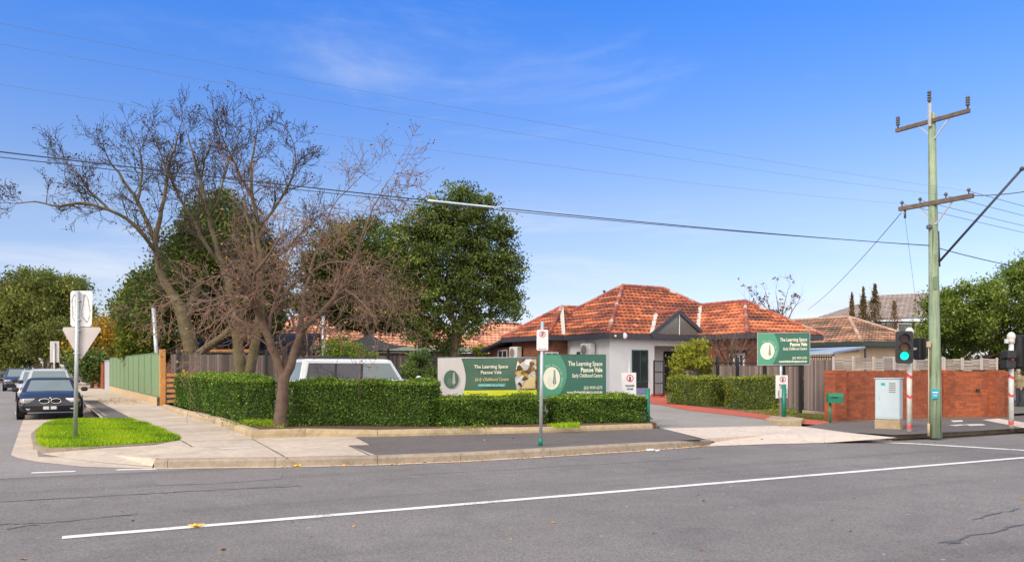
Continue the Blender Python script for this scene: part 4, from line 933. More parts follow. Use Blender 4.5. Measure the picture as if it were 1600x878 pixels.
# ================= BUILDINGS =================
def clip(poly, f):
    out_ = []
    for i in range(len(poly)):
        a, b = poly[i], poly[(i+1) % len(poly)]; fa, fb = f(a), f(b)
        if fa >= 0: out_.append(a)
        if (fa >= 0) != (fb >= 0):
            t = fa/(fa-fb); out_.append((a[0]+(b[0]-a[0])*t, a[1]+(b[1]-a[1])*t))
    return out_
def tile_plane(mb, pts, tw=.30, th=.34, lift=.045, roll=.022, seed=0):
    """tiled roof face: pts[0]->pts[1] is the eave; every tile is its own stepped, rolled piece"""
    p0, p1 = pts[0], pts[1]; u = (p1-p0).normalized(); n = u.cross(pts[2]-p0).normalized()
    if n.z < 0: n = -n
    v = n.cross(u).normalized()
    if v.z < 0: v = -v
    q = [((p-p0).dot(u), (p-p0).dot(v)) for p in pts]
    a = sum(q[i][0]*q[(i+1) % len(q)][1]-q[(i+1) % len(q)][0]*q[i][1] for i in range(len(q)))
    if a < 0: q = q[::-1]
    x0, x1 = min(p[0] for p in q), max(p[0] for p in q); y1 = max(p[1] for p in q)
    hp = []
    for i in range(len(q)):
        A_, B_ = q[i], q[(i+1) % len(q)]; hp.append((A_, (-(B_[1]-A_[1]), B_[0]-A_[0])))
    ny = int(math.ceil(y1/th)); nx0 = int(x0/tw)-1; nx1 = int(x1/tw)+2
    rowt = rng.normal(0, .06, ny+1)
    for j in range(ny):
        rw_ = 0.0
        for i in range(nx0, nx1):
            rw_ = .72*rw_+rng.normal(0, .15); t = float(np.clip(.52+rw_+rng.normal(0, .07)+rowt[j], 0, 1)); xb = i*tw+(tw/2 if j % 2 else 0)
            prof = [(0, roll), (.28, -.004), (.62, 0), (.8, roll), (1, roll)]
            for k in range(4):
                a0, a1 = xb+prof[k][0]*tw, xb+prof[k+1][0]*tw; h0, h1 = prof[k][1], prof[k+1][1]
                cell = [(a0, j*th), (a1, j*th), (a1, (j+1)*th), (a0, (j+1)*th)]; c = cell
                for (A_, nn) in hp:
                    c = clip(c, lambda p: (p[0]-A_[0])*nn[0]+(p[1]-A_[1])*nn[1])
                    if len(c) < 3: break
                if len(c) < 3: continue
                def hgt(p): f = (p[0]-a0)/(a1-a0); return h0+(h1-h0)*f+lift*(1-(p[1]-j*th)/th)+.01
                vv = [p0+u*p[0]+v*p[1]+n*hgt(p) for p in c]
                mb.add(vv, [tuple(range(len(vv)))], 0, t)
                lo = [p for p in c if abs(p[1]-j*th) < 1e-6]
                if len(lo) >= 2:
                    l0, l1 = min(lo), max(lo); mb.add([p0+u*l0[0]+v*l0[1]+n*(-.03), p0+u*l1[0]+v*l1[1]+n*(-.03), p0+u*l1[0]+v*l1[1]+n*hgt(l1), p0+u*l0[0]+v*l0[1]+n*hgt(l0)], [(0, 1, 2, 3)], 0, max(0, t-.25))
    # underside
    mb.add([p-n*.03 for p in pts], [tuple(range(len(pts)))], 0, .1)
def caps(lst, a, b, r=.11, seg=.38, light=.25):
    mb = MB(); lst.append(mb)
    l = (b-a).length; n = max(1, int(l/seg)); d = (b-a)/n
    for i in range(n):
        s = a+d*i; e = s+d*1.04; mb.tube([s+Vector((0, 0, .0)), e+Vector((0, 0, .0))], [r*1.08, r*.88], 8, 0, float(np.clip(rng.uniform(0, .6)+(light if rng.uniform() < .4 else 0)*1.6, 0, 1)), True, False)
def hip_roof(o, w1, w2, z0, pitch, along, mb, cmb, e1=E1, e2=E2, tw=.3, th=.34, skip=(), light=.25, fasc=None, capr=.11):
    """o: front-left eave corner; w1 along e1, w2 along e2; ridge along 1 or 2"""
    o = Vector((o[0], o[1], z0)); c = [o, o+e1*w1, o+e1*w1+e2*w2, o+e2*w2]; 
    if along == 1:
        a = w2/2; r0 = o+e1*a+e2*a+Vector((0, 0, a*pitch)); r1 = o+e1*(w1-a)+e2*a+Vector((0, 0, a*pitch))
        faces = {'front': [c[0], c[1], r1, r0], 'right': [c[1], c[2], r1], 'back': [c[2], c[3], r0, r1], 'left': [c[3], c[0], r0]}; hips = [(c[0], r0), (c[1], r1), (c[2], r1), (c[3], r0)]
    else:
        a = w1/2; r0 = o+e1*a+e2*a+Vector((0, 0, a*pitch)); r1 = o+e1*a+e2*(w2-a)+Vector((0, 0, a*pitch))
        faces = {'front': [c[0], c[1], r0], 'right': [c[1], c[2], r1, r0], 'back': [c[2], c[3], r1], 'left': [c[3], c[0], r0, r1]}; hips = [(c[0], r0), (c[1], r0), (c[2], r1), (c[3], r1)]
    for k, f in faces.items():
        if k in ('back',) or k in skip: mb.add([Vector(p) for p in f], [tuple(range(len(f)))], 0, .5)
        else: tile_plane(mb, f, tw, th)
    for i, (a_, b_) in enumerate(hips):
        if i in (0, 1, 3): caps(cmb, a_+Vector((0, 0, .05)), b_+Vector((0, 0, .05)), light=light, r=capr)
    caps(cmb, r0+Vector((0, 0, .05)), r1+Vector((0, 0, .05)), light=light*.3, r=capr)
    if fasc is not None:
        for a_, b_ in ((c[0], c[1]), (c[1], c[2]), (c[3], c[0])): fasc.beam(a_+Vector((0, 0, -.11)), b_+Vector((0, 0, -.11)), .1, .24)
        fasc.prism([(p.x, p.y) for p in c], z0-.14, z0-.11)
    return c, (r0, r1)
CE = Vector((4.76, 40.6, 0)); ZE = 3.4
def HP(s, t, z=0): p = CE+E1*s+E2*t; return Vector((p.x, p.y, z))
house = thing('tiled_house', 'single storey house with orange tiled hip roofs, white rendered corner and glazed entry gable', 'house', tuple(HP(4, 2, .32)))
rf = MB(); cp_ = []; fs_ = MB()
hip_roof(CE, 11.4, 8.4, ZE, .686, 1, rf, cp_, fasc=fs_)
hip_roof(HP(-.95, 3.94), 9, 5.05, ZE, .686, 1, rf, cp_, skip=('right',), fasc=fs_)
hip_roof(HP(5.92, -3.5), 5.62, 10.5, ZE, .66, 2, rf, cp_, fasc=fs_)
# entry gable
gl, gr_, gz = 2.79, 6.45, 1.22; gm = (gl+gr_)/2
apx = HP(gm, -.05, ZE+gz); gb = HP(gm, 1.9, ZE+gz)
tile_plane(rf, [HP(gl, 2.2, ZE), HP(gl, -.05, ZE), apx, HP(gm, 2.2, ZE+gz)]); tile_plane(rf, [HP(gr_, -.05, ZE), HP(gr_, 2.2, ZE), HP(gm, 2.2, ZE+gz), apx])
caps(cp_, apx+V(0, 0, .05), gb+V(0, 0, .05), light=.1)
roof = rf.build('roof', M['tile'], house)
[q.build('ridge_cap', M['cap'], roof) for q in cp_]
fs_.build('fascia', M['fascia'], roof)
def valley(a, b, w=.22): 
    vm = MB(); d = (b-a).normalized(); s = d.cross(Vector((0, 0, 1))).normalized(); vm.beam(a+V(0, 0, .09), b+V(0, 0, .09), w, .02); vm.build('valley_flashing', M['valley'], roof)
valley(HP(0, 3.94, ZE), HP(2.52-.95, 3.94+2.52, ZE+2.52*.686-.0)); 
valley(HP(gl, 0, ZE), HP(gm, gz/.686, ZE+gz)); valley(HP(5.92, 0, ZE), HP(5.92+2.81, 2.75, ZE+1.86))
# walls
def wall(mb, pts, z0, z1, mi=0): mb.prism([(p.x, p.y) for p in pts], z0, z1, mi)
I = .45
zf = .1
mb = MB(); wall(mb, [HP(I, I), HP(3.35, I), HP(3.35, 4.2), HP(I, 4.2)], zf, ZE-.13); mb.build('white_wall', M['render'], house)
mb = MB(); wall(mb, [HP(3.35, 2.0), HP(7, 2.0), HP(7, 2.3), HP(3.35, 2.3)], zf, ZE-.15); mb.build('porch_wall', M['render'], house)
mb = MB(); wall(mb, [HP(3.352, I), HP(6.35, I), HP(6.35, I+.3), HP(3.352, I+.3)], ZE-.55, ZE-.13); mb.build('porch_beam', M['render'], house)
mb = MB(); wall(mb, [HP(-.95+I, 4.2), HP(5, 4.2), HP(5, 8.99-I), HP(-.95+I, 8.99-I)], zf, ZE-.14)
wall(mb, [HP(-.95+I, 8.99-I), HP(5, 8.99-I), HP(5, 11.2), HP(-.95+I, 11.2)], zf, ZE-.5)
wall(mb, [HP(6.4, -3.05), HP(11.1, -3.05), HP(11.1, 6), HP(6.4, 6)], zf, ZE-.14)
mb.build('brick_wall_face', M['brickh'], house)
mb = MB(); mb.add([HP(-.95, 8.99, ZE-.05), HP(-.95, 11.6, ZE-.62), HP(4, 11.6, ZE-.62), HP(4, 8.99, ZE-.05), HP(-.95, 8.99, ZE-.2), HP(-.95, 11.6, ZE-.77), HP(4, 11.6, ZE-.77), HP(4, 8.99, ZE-.2)], [(0, 1, 2, 3), (4, 7, 6, 5), (0, 4, 5, 1), (1, 5, 6, 2), (2, 6, 7, 3), (3, 7, 4, 0)]); mb.build('lean_to_roof', M['fascia'], house)
mb = MB(); mb.add([HP(gl+.15, -.02, ZE-.02), HP(gr_-.15, -.02, ZE-.02), HP(gm, -.02, ZE+gz-.12)], [(0, 1, 2)]); gg = mb.build('gable_glazing', M['glassg'], house)
mb = MB()
for a_, b_ in ((HP(gl-.1, -.07, ZE-.04), apx+V(0, 0, .0)), (HP(gr_+.1, -.07, ZE-.04), apx+V(0, 0, .0))): mb.beam(a_, b_, .1, .2)
mb.beam(HP(gl, -.07, ZE-.1), HP(gr_, -.07, ZE-.1), .11, .25); mb.build('gable_frame', M['fascia'], house)
mb = MB(); mb.beam(HP(gm, -.045, ZE), HP(gm, -.045, ZE+gz-.15), .04, .07, up=V(0, 1, 0)); mb.build('mullion', M['white'], gg)
def wbox(s0, s1, t0, t1, z0, z1, mb=None):
    mb = mb or MB(); mb.prism([(p.x, p.y) for p in (HP(s0, t0), HP(s1, t0), HP(s1, t1), HP(s0, t1))], z0, z1); return mb
def window_front(s0, s1, t, z0, z1, fm, gm_, name='window', bars=1, fr=.06):
    f = MB(); 
    for a_, b_ in ((s0, s0+fr), (s1-fr, s1)): wbox(a_, b_, t-.05, t, z0, z1, f)
    for a_, b_ in ((z0, z0+fr), (z1-fr, z1)): wbox(s0+fr, s1-fr, t-.05, t, a_, b_, f)
    for k in range(1, bars+1): c = s0+(s1-s0)*k/(bars+1); wbox(c-fr/2, c+fr/2, t-.048, t-.002, z0+fr, z1-fr, f)
    w = f.build(name, fm, house); wbox(s0+.01, s1-.01, t-.025, t-.006, z0+.01, z1-.01).build('pane', gm_, w); return w
def window_side(t0, t1, s, z0, z1, fm, gm_, bars=1, fr=.06, name='window'):
    f = MB()
    for a_, b_ in ((t0, t0+fr), (t1-fr, t1)): wbox(s-.05, s, a_, b_, z0, z1, f)
    for a_, b_ in ((z0, z0+fr), (z1-fr, z1)): wbox(s-.05, s, t0+fr, t1-fr, a_, b_, f)
    for k in range(1, bars+1): c = t0+(t1-t0)*k/(bars+1); wbox(s-.048, s-.002, c-fr/2, c+fr/2, z0+fr, z1-fr, f)
    w = f.build(name, fm, house); wbox(s-.025, s-.006, t0+.01, t1-.01, z0+.01, z1-.01).build('pane', gm_, w); return w
def s_at(px, t):  # e1 coordinate where image column px meets plane e2=t
    k = (px-800)/F; a = CE+E2*t; return (k*a.y-a.x)/(E1.x-k*E1.y)
def t_at(px, s):
    k = (px-800)/F; a = CE+E1*s; return (k*a.y-a.x)/(E2.x-k*E2.y)
w = window_front(s_at(987, I), s_at(1012, I), I, .95, 2.62, M['green'], M['glassd'])
mb = MB(); s0, s1 = s_at(987, I), s_at(1012, I); wbox(s0, s1, I-.03, I, .55, .95, mb); mb.build('window_panel', M['black'], house)
mb = MB(); wbox(s0+.02, s1-.1, I-.05, I-.031, .36, .66, mb); mb.build('notice', simple('notice_blue', (.2, .24, .42), .5), house)
window_side(t_at(923, I), t_at(902, I), I, 1.5, 2.55, M['green'], M['glassd'], 1)
# front door in the porch
mb = MB(); wbox(s_at(1037, 1.97), s_at(1064, 1.97), 1.95, 1.998, .33, 2.6, mb); dd = mb.build('door', M['black'], house)
mb = MB(); q = HP(s_at(1040, 1.9), 1.93, 1.35); mb.ball((q.x, q.y, q.z), .04); mb.build('handle', M['chrome'], dd)
mb = MB(); q = HP(4.2, 1.2, ZE-.28); mb.ball((q.x, q.y, q.z), (.14, .14, .07)); mb.build('porch_light', M['whitedirty'], house)
# brick wing openings
sb = -.95+I
window_side(t_at(793, sb), t_at(779, sb), sb, 1.4, 2.75, M['white'], M['glassd'], 1, .05)
window_side(t_at(812, sb), t_at(806, sb), sb, .9, 2.6, M['white'], M['glassd'], 0, .05)
window_front(s_at(851, 4.2), min(s_at(872, 4.2), I-.05), 4.2, 1.6, 2.55, M['white'], M['glassd'], bars=1, fr=.09)
mb = MB(); zz0 = 1.6
for k, px in enumerate((1141, 1154, 1167)):
    pass
window_side(t_at(1164, 6.4), t_at(1139, 6.4), 6.4, 1.55, 2.45, M['white'], M['glassd'], bars=2, fr=.11)
mb = MB(); wbox(5.9, 6.36, t_at(1168, 6.1), t_at(1130, 6.1), 2.55, 2.62, mb); mb.build('window_awning', M['black'], house)
mb = MB(); q = HP(I-.04, t_at(935, I)); 
def aircon(px, s, z, label):
    t = t_at(px, s); c = HP(s-.28, t, z); o = thing('air_conditioner', label, 'air conditioner', tuple(c), group='air conditioners on the side walls')
    rz = math.atan2(E1.y, E1.x)
    MB().box(c, (.34, .86, .68), rz=rz, bev=.03).build('casing', M['whitedirty'], o)
    m2 = MB(); f = c-E1*.175+E2*.1; nrm_ = -E1
    for r in (.24, .19, .14, .09): 
        pts = [f+E2*(r*math.cos(a*.3927))+V(0, 0, r*math.sin(a*.3927)) for a in range(17)]; m2.tube(pts, .008, 4)
    m2.cyl(f, f-E1*.006, .26, 20); m2.build('fan_grille', M['acgrill'], o)
    m3 = MB()
    for k in (-.3, .3): m3.beam(c+E2*k-E1*.15-V(0, 0, .38), c+E2*k+E1*.27-V(0, 0, .38), .04, .04); m3.beam(c+E2*k+E1*.25-V(0, 0, .36), c+E2*k+E1*.25-V(0, 0, .7), .04, .04)
    m3.build('bracket', M['white'], o)
    return o
aircon(925, I, 2.62, 'white air conditioner box hung on the white rendered wall'); aircon(812, sb, 2.55, 'white air conditioner box hung on the brick wing wall')
mb = MB(); q = HP(.5, I-.03, ZE-.28); mb.ball((HP(1.0, -.06).x, HP(1.0, -.06).y, ZE-.1), (.13, .05, .16)); tag(mb.build('wall_lamp', M['white']), 'round white badge light on the charcoal fascia at the house corner', 'lamp')
mb = MB(); mb.ball((HP(.4, -.08).x, HP(.4, -.08).y, ZE-.12), .06); mb.build('sensor_lamp', M['white'], house)
rp_ = P(944, 462, 47); mb = MB(); mb.cyl(rp_-V(0, 0, .5), rp_+V(0, 0, .25), .035, 8); mb.cyl(rp_+V(0, 0, .22), rp_+V(0, 0, .3), .08, 8); mb.build('roof_vent', M['black'], roof)
MB().cyl(P(939, 471, 46.3), P(939, 471, 46.3)+V(.15, .1, .1), .15, 8).build('patched_tile', M['valley'], roof)

# centre house behind the trees (pale orange tiles)
nb = thing('tiled_house', 'long neighbouring house with paler pink orange tiles, mostly behind the evergreen trees', 'house', (-10, 58, .3))
rf = MB(); cp_ = []; fs_ = MB(); zb = 3.05
o1 = P(440, 545, 52); o1.z = 0
o1 = Vector((P(425, 573, 50).x, 50, 0))
c_, _r = hip_roof(o1, 15.5, 11, zb, .6, 1, rf, cp_, fasc=fs_, tw=.34, th=.38)
o2 = Vector((P(735, 573, 57).x, 57.5, 0)); hip_roof(o2, 9, 6.5, zb, .6, 1, rf, cp_, fasc=fs_, tw=.34, th=.38)
o3 = Vector((P(300, 573, 50).x, 47, 0)); hip_roof(o3, 5, 8, zb-.2, .55, 2, rf, cp_, fasc=fs_, tw=.34, th=.38)
ro = rf.build('roof', M['tilepink'], nb); [q.build('ridge_cap', M['cap'], ro) for q in cp_]; fs_.build('gutter', simple('pale_green_gutter', (.36, .42, .33), .5), ro)
mb = MB()
for o_, a_, b_ in ((o1, 15.5, 11), (o2, 9, 6.5), (o3, 5, 8)):
    mb.prism([((o_+E1*s+E2*t).x, (o_+E1*s+E2*t).y) for s, t in ((.5, .5), (a_-.5, .5), (a_-.5, b_-.5), (.5, b_-.5))], 0, zb-.35)
mb.build('brick_wall_face', M['brickh'], nb)
for k in range(5):
    c = o1+E1*(1.6+k*2.9)+E2*.44; mb = MB(); mb.beam(c+V(0, 0, 1.7), c+E1*1.5+V(0, 0, 1.7), .05, 1.3); w = mb.build('window', M['white'], nb)
    mb = MB(); mb.beam(c+E1*.08-E2*.03+V(0, 0, 1.7), c+E1*1.42-E2*.03+V(0, 0, 1.7), .02, 1.15); mb.build('pane', M['glassd'], w)
# chimney like vent behind
# right neighbour
n2 = thing('tiled_house', 'low beige rendered house with weathered brown tiles behind the brick wall', 'house', (22, 51, .3))
rf = MB(); cp_ = []; fs_ = MB(); oo = Vector((20.3, 47.6, 0))
hip_roof(oo, 6.9, 13, 3.2, .485, 2, rf, cp_, fasc=fs_); ro = rf.build('roof', M['tileold'], n2); [q.build('ridge_cap', M['capold'], ro) for q in cp_]; fs_.build('gutter', simple('dark_green_gutter', (.03, .05, .04), .5), ro)
mb = MB(); mb.prism([((oo+E1*s+E2*t).x, (oo+E1*s+E2*t).y) for s, t in ((.5, .5), (6.4, .5), (6.4, 12.5), (.5, 12.5))], 0, 3.05); mb.build('rendered_wall', M['renderb'], n2)
c = oo+E1*2.6+E2*.47; mb = MB(); mb.beam(c+V(0, 0, 1.8), c+E1*1.6+V(0, 0, 1.8), .05, 1.1); w = mb.build('window', M['white'], n2); mb = MB(); mb.beam(c+E1*.08-E2*.03+V(0, 0, 1.8), c+E1*1.52-E2*.03+V(0, 0, 1.8), .02, .95); mb.build('pane', M['glassd'], w)
# blue-grey awning between the houses
aw = thing('patio_awning', 'blue grey sloping awning between the tiled houses', 'awning', tuple(P(1300, 573, 40)))
p_ = [P(1262, 551, 41), P(1302, 549.5, 40), P(1352, 541, 44), P(1266, 544, 48)]
mb = MB(); mb.add(p_+[p-V(0, 0, .1) for p in p_], [(0, 1, 2, 3), (7, 6, 5, 4)]+[(i, 4+i, 4+(i+1) % 4, (i+1) % 4) for i in range(4)]); mb.build('canopy', M['awning'], aw)
mb = MB(); 
for p in p_[:3]: mb.cyl(p-V(0, 0, .1), V(p.x, p.y, .2), .05)
mb.build('post', M['black'], aw)
# large grey roofed building
g = thing('grey_roofed_building', 'large building with a big grey tiled roof behind the narrow trees', 'building', (34, 78, 0)); Yg = 76
ge = [P(1288, 503, 78), P(1448, 497, Yg), P(1447, 459, 84), P(1362, 468, 84)]
mb = MB(); pl_ = [P(1368, 500, Yg), P(1475, 495, Yg+.1), P(1478, 457, 84), P(1368, 467, 84)]; tile_plane(mb, pl_, .5, .45)
l_ = [P(1255, 503, 86), P(1368, 500.2, Yg), P(1368, 467, 84)]; tile_plane(mb, l_, .5, .45); mb.build('roof', M['tilegrey'], g)
mb = MB(); a_, b_ = P(1368, 573, Yg+.6), P(1475, 573, Yg+.8); mb.prism([(a_.x, a_.y), (b_.x, b_.y), (b_.x+2, b_.y+8), (a_.x, a_.y+8)], 0, 6.0); a2, b2 = P(1260, 573, 86.5), a_; mb.prism([(a2.x, a2.y), (b2.x-.05, b2.y), (b2.x-.05, b2.y+8), (a2.x, a2.y+4)], 0, 5.7); mb.build('brick_wall_face', simple('dark_brick', (.12, .08, .06), .9), g)
for k in range(3):
    q = P(1385+k*28, 515, Yg+.5); mb = MB(); mb.box(q, (1.3, .2, 1.2)); w = mb.build('window', M['white'], g); MB().box(q-V(0, .12, 0), (1.15, .05, 1.05)).build('pane', M['glassd'], w)
# distant light buildings down the side street
for i, (x0, x1, y0, Y, z, cc, lab) in enumerate(((-60, 12, 560, 150, 0, 'whitedirty', 'pale low house far down the street at the left edge'), (28, 56, 556, 165, 0, 'renderb', 'distant cream house closing the end of the side street'), (100, 128, 562, 95, 0, 'whitedirty', 'distant house with a carport beyond the parked cars'))):
    a_, b_ = P(x0, 573, Y), P(x1, 573, Y); h_ = H+(573-y0)*Y/F; t = thing('distant_house', lab, 'house', ((a_.x+b_.x)/2, Y, 0))
    MB().prism([(a_.x, Y), (b_.x, Y), (b_.x, Y+8), (a_.x, Y+8)], 0, h_*.8).build('wall', M[cc], t)
    mb = MB(); e_ = .6; m_x = (a_.x+b_.x)/2; mb.add([(a_.x-e_, Y-e_, h_*.8), (b_.x+e_, Y-e_, h_*.8), (b_.x+e_, Y+8+e_, h_*.8), (a_.x-e_, Y+8+e_, h_*.8), (a_.x+1.5, Y+4, h_*1.25), (b_.x-1.5, Y+4, h_*1.25)], [(0, 1, 5, 4), (1, 2, 5), (2, 3, 4, 5), (3, 0, 4), (0, 3, 2, 1)]); mb.build('roof', M['tilegrey'], t)
    w = MB().box(((a_.x+b_.x)/2, Y-.02, 1.5), (1.6, .1, 1.2)).build('window', M['white'], t); MB().box(((a_.x+b_.x)/2, Y-.09, 1.5), (1.4, .06, 1.0)).build('pane', M['glassd'], w)

# ---------------- fences and walls ----------------
FQ0 = G(251, 633.5, FP); FQ0.z = 0
# green steel fence
gf = thing('steel_fence', 'green corrugated steel fence on tan plinth boards along the side path', 'fence', tuple(FQ0))
Lg = 24.5; mb = MB(); n = int(Lg/.145); zb_, zt_ = .50, 2.33
pts = []
for i in range(n*4+1):
    s = i/(n*4)*Lg; ph = (i % 4); off = (0, 0, .03, .03)[ph]; p = FQ0+E2*(s+.35)-E1*off; pts.append(p)
vv = [(p.x, p.y, zb_) for p in pts]+[(p.x, p.y, zt_) for p in pts]; m = len(pts)
mb.add(vv, [(i+1, i, m+i, m+i+1) for i in range(m-1)]); mb.build('corrugated_sheet', M['colorb'], gf)
mb = MB(); mb.beam(FQ0+E2*.3+V(0, 0, zt_), FQ0+E2*(Lg+.35)+V(0, 0, zt_), .075, .05); mb.beam(FQ0+E2*.3+V(0, 0, zb_), FQ0+E2*(Lg+.35)+V(0, 0, zb_), .075, .06); mb.build('rail', M['colorbp'], gf)
mb = MB(); mb.beam(FQ0+E2*.3+V(0, 0, .30), FQ0+E2*(Lg+.35)+V(0, 0, .30), .06, .37); mb.build('plinth', M['sleeper'], gf)
for k in range(1, 11):
    p = FQ0+E2*(.35+k*2.4)-E1*.04; MB().beam(p+V(0, 0, .51), p+V(0, 0, zt_-.01), .05, .03).build('post', M['colorbp'], gf)
# tall timber post with slats
tp = thing('timber_post', 'tall new orange timber post at the near end of the green steel fence', 'post', tuple(FQ0))
mb = MB(); q = FQ0+V(.1, -.05, 0); mb.box((q.x, q.y, 1.26), (.22, .2, 2.42), rz=.53, bev=.01); mb.build('timber', M['timber'], tp)
mb = MB(); mb.box((q.x-.14, q.y-.08, .25), (.1, .1, .5), rz=.53); mb.build('stub', M['barkA'], tp)
sl = thing('slatted_screen', 'low orange timber slatted screen between the post and the hedge', 'screen', tuple(FQ0+V(.5, 0, 0)))
for k in range(6):
    a_ = FQ0+V(.25, -.02, .32+k*.22); MB().beam(a_, a_+V(.55, .28, 0), .03, .12).build('slat', M['timber'], sl)
mb = MB(); mb.box((FQ0.x+.85, FQ0.y+.25, .9), (.09, .09, 1.5), rz=.53); mb.build('upright', M['timber'], sl)
# distant panel + brick fence
gfe = FQ0+E2*(Lg+.5)
t = thing('metal_panel_fence', 'narrow grey metal fence panel between the green fence and the distant brick fence', 'fence', tuple(gfe)); mb = MB(); mb.beam(gfe+V(0, 0, 1.15), gfe+E2*4.2+V(0, 0, 1.15), .05, 2.1); mb.build('panel', M['greymetal'], t); mb = MB(); mb.beam(gfe-E1*.04+V(0, 0, 2.2), gfe+E2*4.2-E1*.04+V(0, 0, 2.2), .06, .06); mb.build('rail', M['steel'], t)
bf = gfe+E2*4.3
t = thing('brick_fence', 'distant red brick fence beyond the green steel fence', 'fence', tuple(bf)); mb = MB(); mb.beam(bf+V(0, 0, 1.0), bf+E2*16+V(0, 0, 1.0), .24, 1.9); mb.build('wall', M['brickw'], t); mb = MB(); mb.beam(bf+V(0, 0, 1.99), bf+E2*16+V(0, 0, 1.99), .3, .09); mb.build('coping', M['brickh'], t)
bf2 = KC+E2*52+E1*5; t = thing('brick_fence', 'low brick fence section far along the side street path', 'fence', tuple(bf2)); mb = MB(); mb.beam(bf2+V(0, 0, .75), bf2+E1*3+V(0, 0, .75), .24, 1.3); mb.build('wall', M['brickw'], t); mb = MB(); mb.beam(bf2+V(0, 0, 1.43), bf2+E1*3+V(0, 0, 1.43), .3, .07); mb.build('coping', M['brickh'], t)
# paling fences
def palings(label, a, b, z0, z1, posts, pw=.09, gap=.012, spikes=True, gtop=.0, group=None, name='paling_fence'):
    a = Vector(a); b = Vector(b); d = (b-a); l = d.length; d.normalize(); s = Vector((-d.y, d.x, 0)); t = thing(name, label, 'fence' if 'gate' not in name else 'gate', (a.x, a.y, z0(a.x, a.y)), group=group)
    mb = MB(); n = int(l/(pw+gap))
    for i in range(n):
        c = a+d*((i+.5)*(pw+gap)); zb_ = z0(c.x, c.y)+.06; zt = z0(c.x, c.y)+z1+rng.normal(0, .008)
        mb.box((c.x, c.y, (zb_+zt)/2), (pw, .018, zt-zb_), rz=math.atan2(d.y, d.x)+rng.normal(0, .02), t=float(np.clip(rng.normal(.5, .25), 0, 1)))
    mb.build('paling_boards', M['paling'], t)
    mb = MB(); A0 = lambda k: V(*(a+d*k+s*(.0))[:2], 0)
    for zz_ in (.35, z1-.12): 
        p, q = a-s*.03, b-s*.03
        mb.beam((p.x+s.x*.07, p.y+s.y*.07, z0(p.x, p.y)+zz_), (q.x+s.x*.07, q.y+s.y*.07, z0(q.x, q.y)+zz_), .04, .05)
    p, q = a+s*.05, b+s*.05; mb.beam((p.x, p.y, z0(p.x, p.y)+z1+.1), (q.x, q.y, z0(q.x, q.y)+z1+.1), .035, .035)
    for i in range(int(l/.13)):
        c = a+d*(i*.13)+s*.05; mb.box((c.x, c.y, z0(c.x, c.y)+z1+.0), (.018, .018, .36))
    mb.build('steel_rail', M['black'], t)
    for k, hh in posts:
        c = a+d*k-s*.05; MB().box((c.x, c.y, z0(c.x, c.y)+hh/2), (.11, .11, hh), rz=math.atan2(d.y, d.x)).build('post', M['black'], t)
    return t
zlz = lambda x, y: zl(x, y)
fa = FQ0+V(.35, .15, 0); fb = fa+E1*14.3
palings('long dark paling fence behind the corner hedges and the white car', fa, fb, zlz, 1.98, [(.3, 2.3), (3.9, 2.2), (5.2, 2.25), (9.6, 2.3), (12.0, 2.3), (14.2, 2.3)])
ga = L(1064, 622)+V(0, 0, 0); ga = P(1063, 573, 36.5); gb_ = P(1254, 573, 27.9); ga.z = gb_.z = 0
dl = (gb_-ga).length
def along(px): # distance along ga->gb_ where column px meets
    d = (gb_-ga).normalized(); k = (px-800)/F; return (k*ga.y-ga.x)/(d.x-k*d.y)
palings('dark paling fence with black steel posts behind the two path hedges', ga, gb_, zlz, 1.62, [(along(x), h) for x, h in ((1065, 1.95), (1123, 1.98), (1154, 1.95), (1197, 1.95), (1226, 1.95), (1253, 1.98))])
gc = P(1303, 573, 26.2); gc.z = 0
gt = palings('tall dark board gate between the paling fence and the brick wall', gb_+(gc-gb_).normalized()*.1, gc, lambda x, y: zl(x, y)+.12, 1.72, [], name='board_gate')
mb = MB(); mb.beam(gb_+(gc-gb_).normalized()*.1+V(0, 0, zl(gb_.x, gb_.y)+.02), gc+V(0, 0, zl(gc.x, gc.y)+.02), .16, .26); mb.build('threshold', M['edging'], gt)
# steel entry gate beside the white house
a_ = P(1022, 573, 39.5); b_ = P(1037, 573, 39.9); t = thing('entry_gate', 'narrow black bar gate at the porch of the white house', 'gate', (a_.x, a_.y, .3)); mb = MB()
for z in (.38, .95, 1.5, 2.02): mb.beam(V(a_.x, a_.y, z), V(b_.x, b_.y, z), .04, .05)
mb.build('rail', M['black'], t)
mb = MB()
for k in range(5): c = a_.lerp(b_, (k+.5)/5); mb.box((c.x, c.y, 1.2), (.02, .02, 1.64))
mb.build('bars', M['black'], t)
for c in (a_, b_): MB().box((c.x, c.y, 1.2), (.08, .08, 1.75)).build('post', M['black'], t)
mb = MB(); mb.box(((a_.x+b_.x)/2, a_.y+.7, .33), (.5, .4, .2)); mb.build('brick_step', M['redpath'], t)
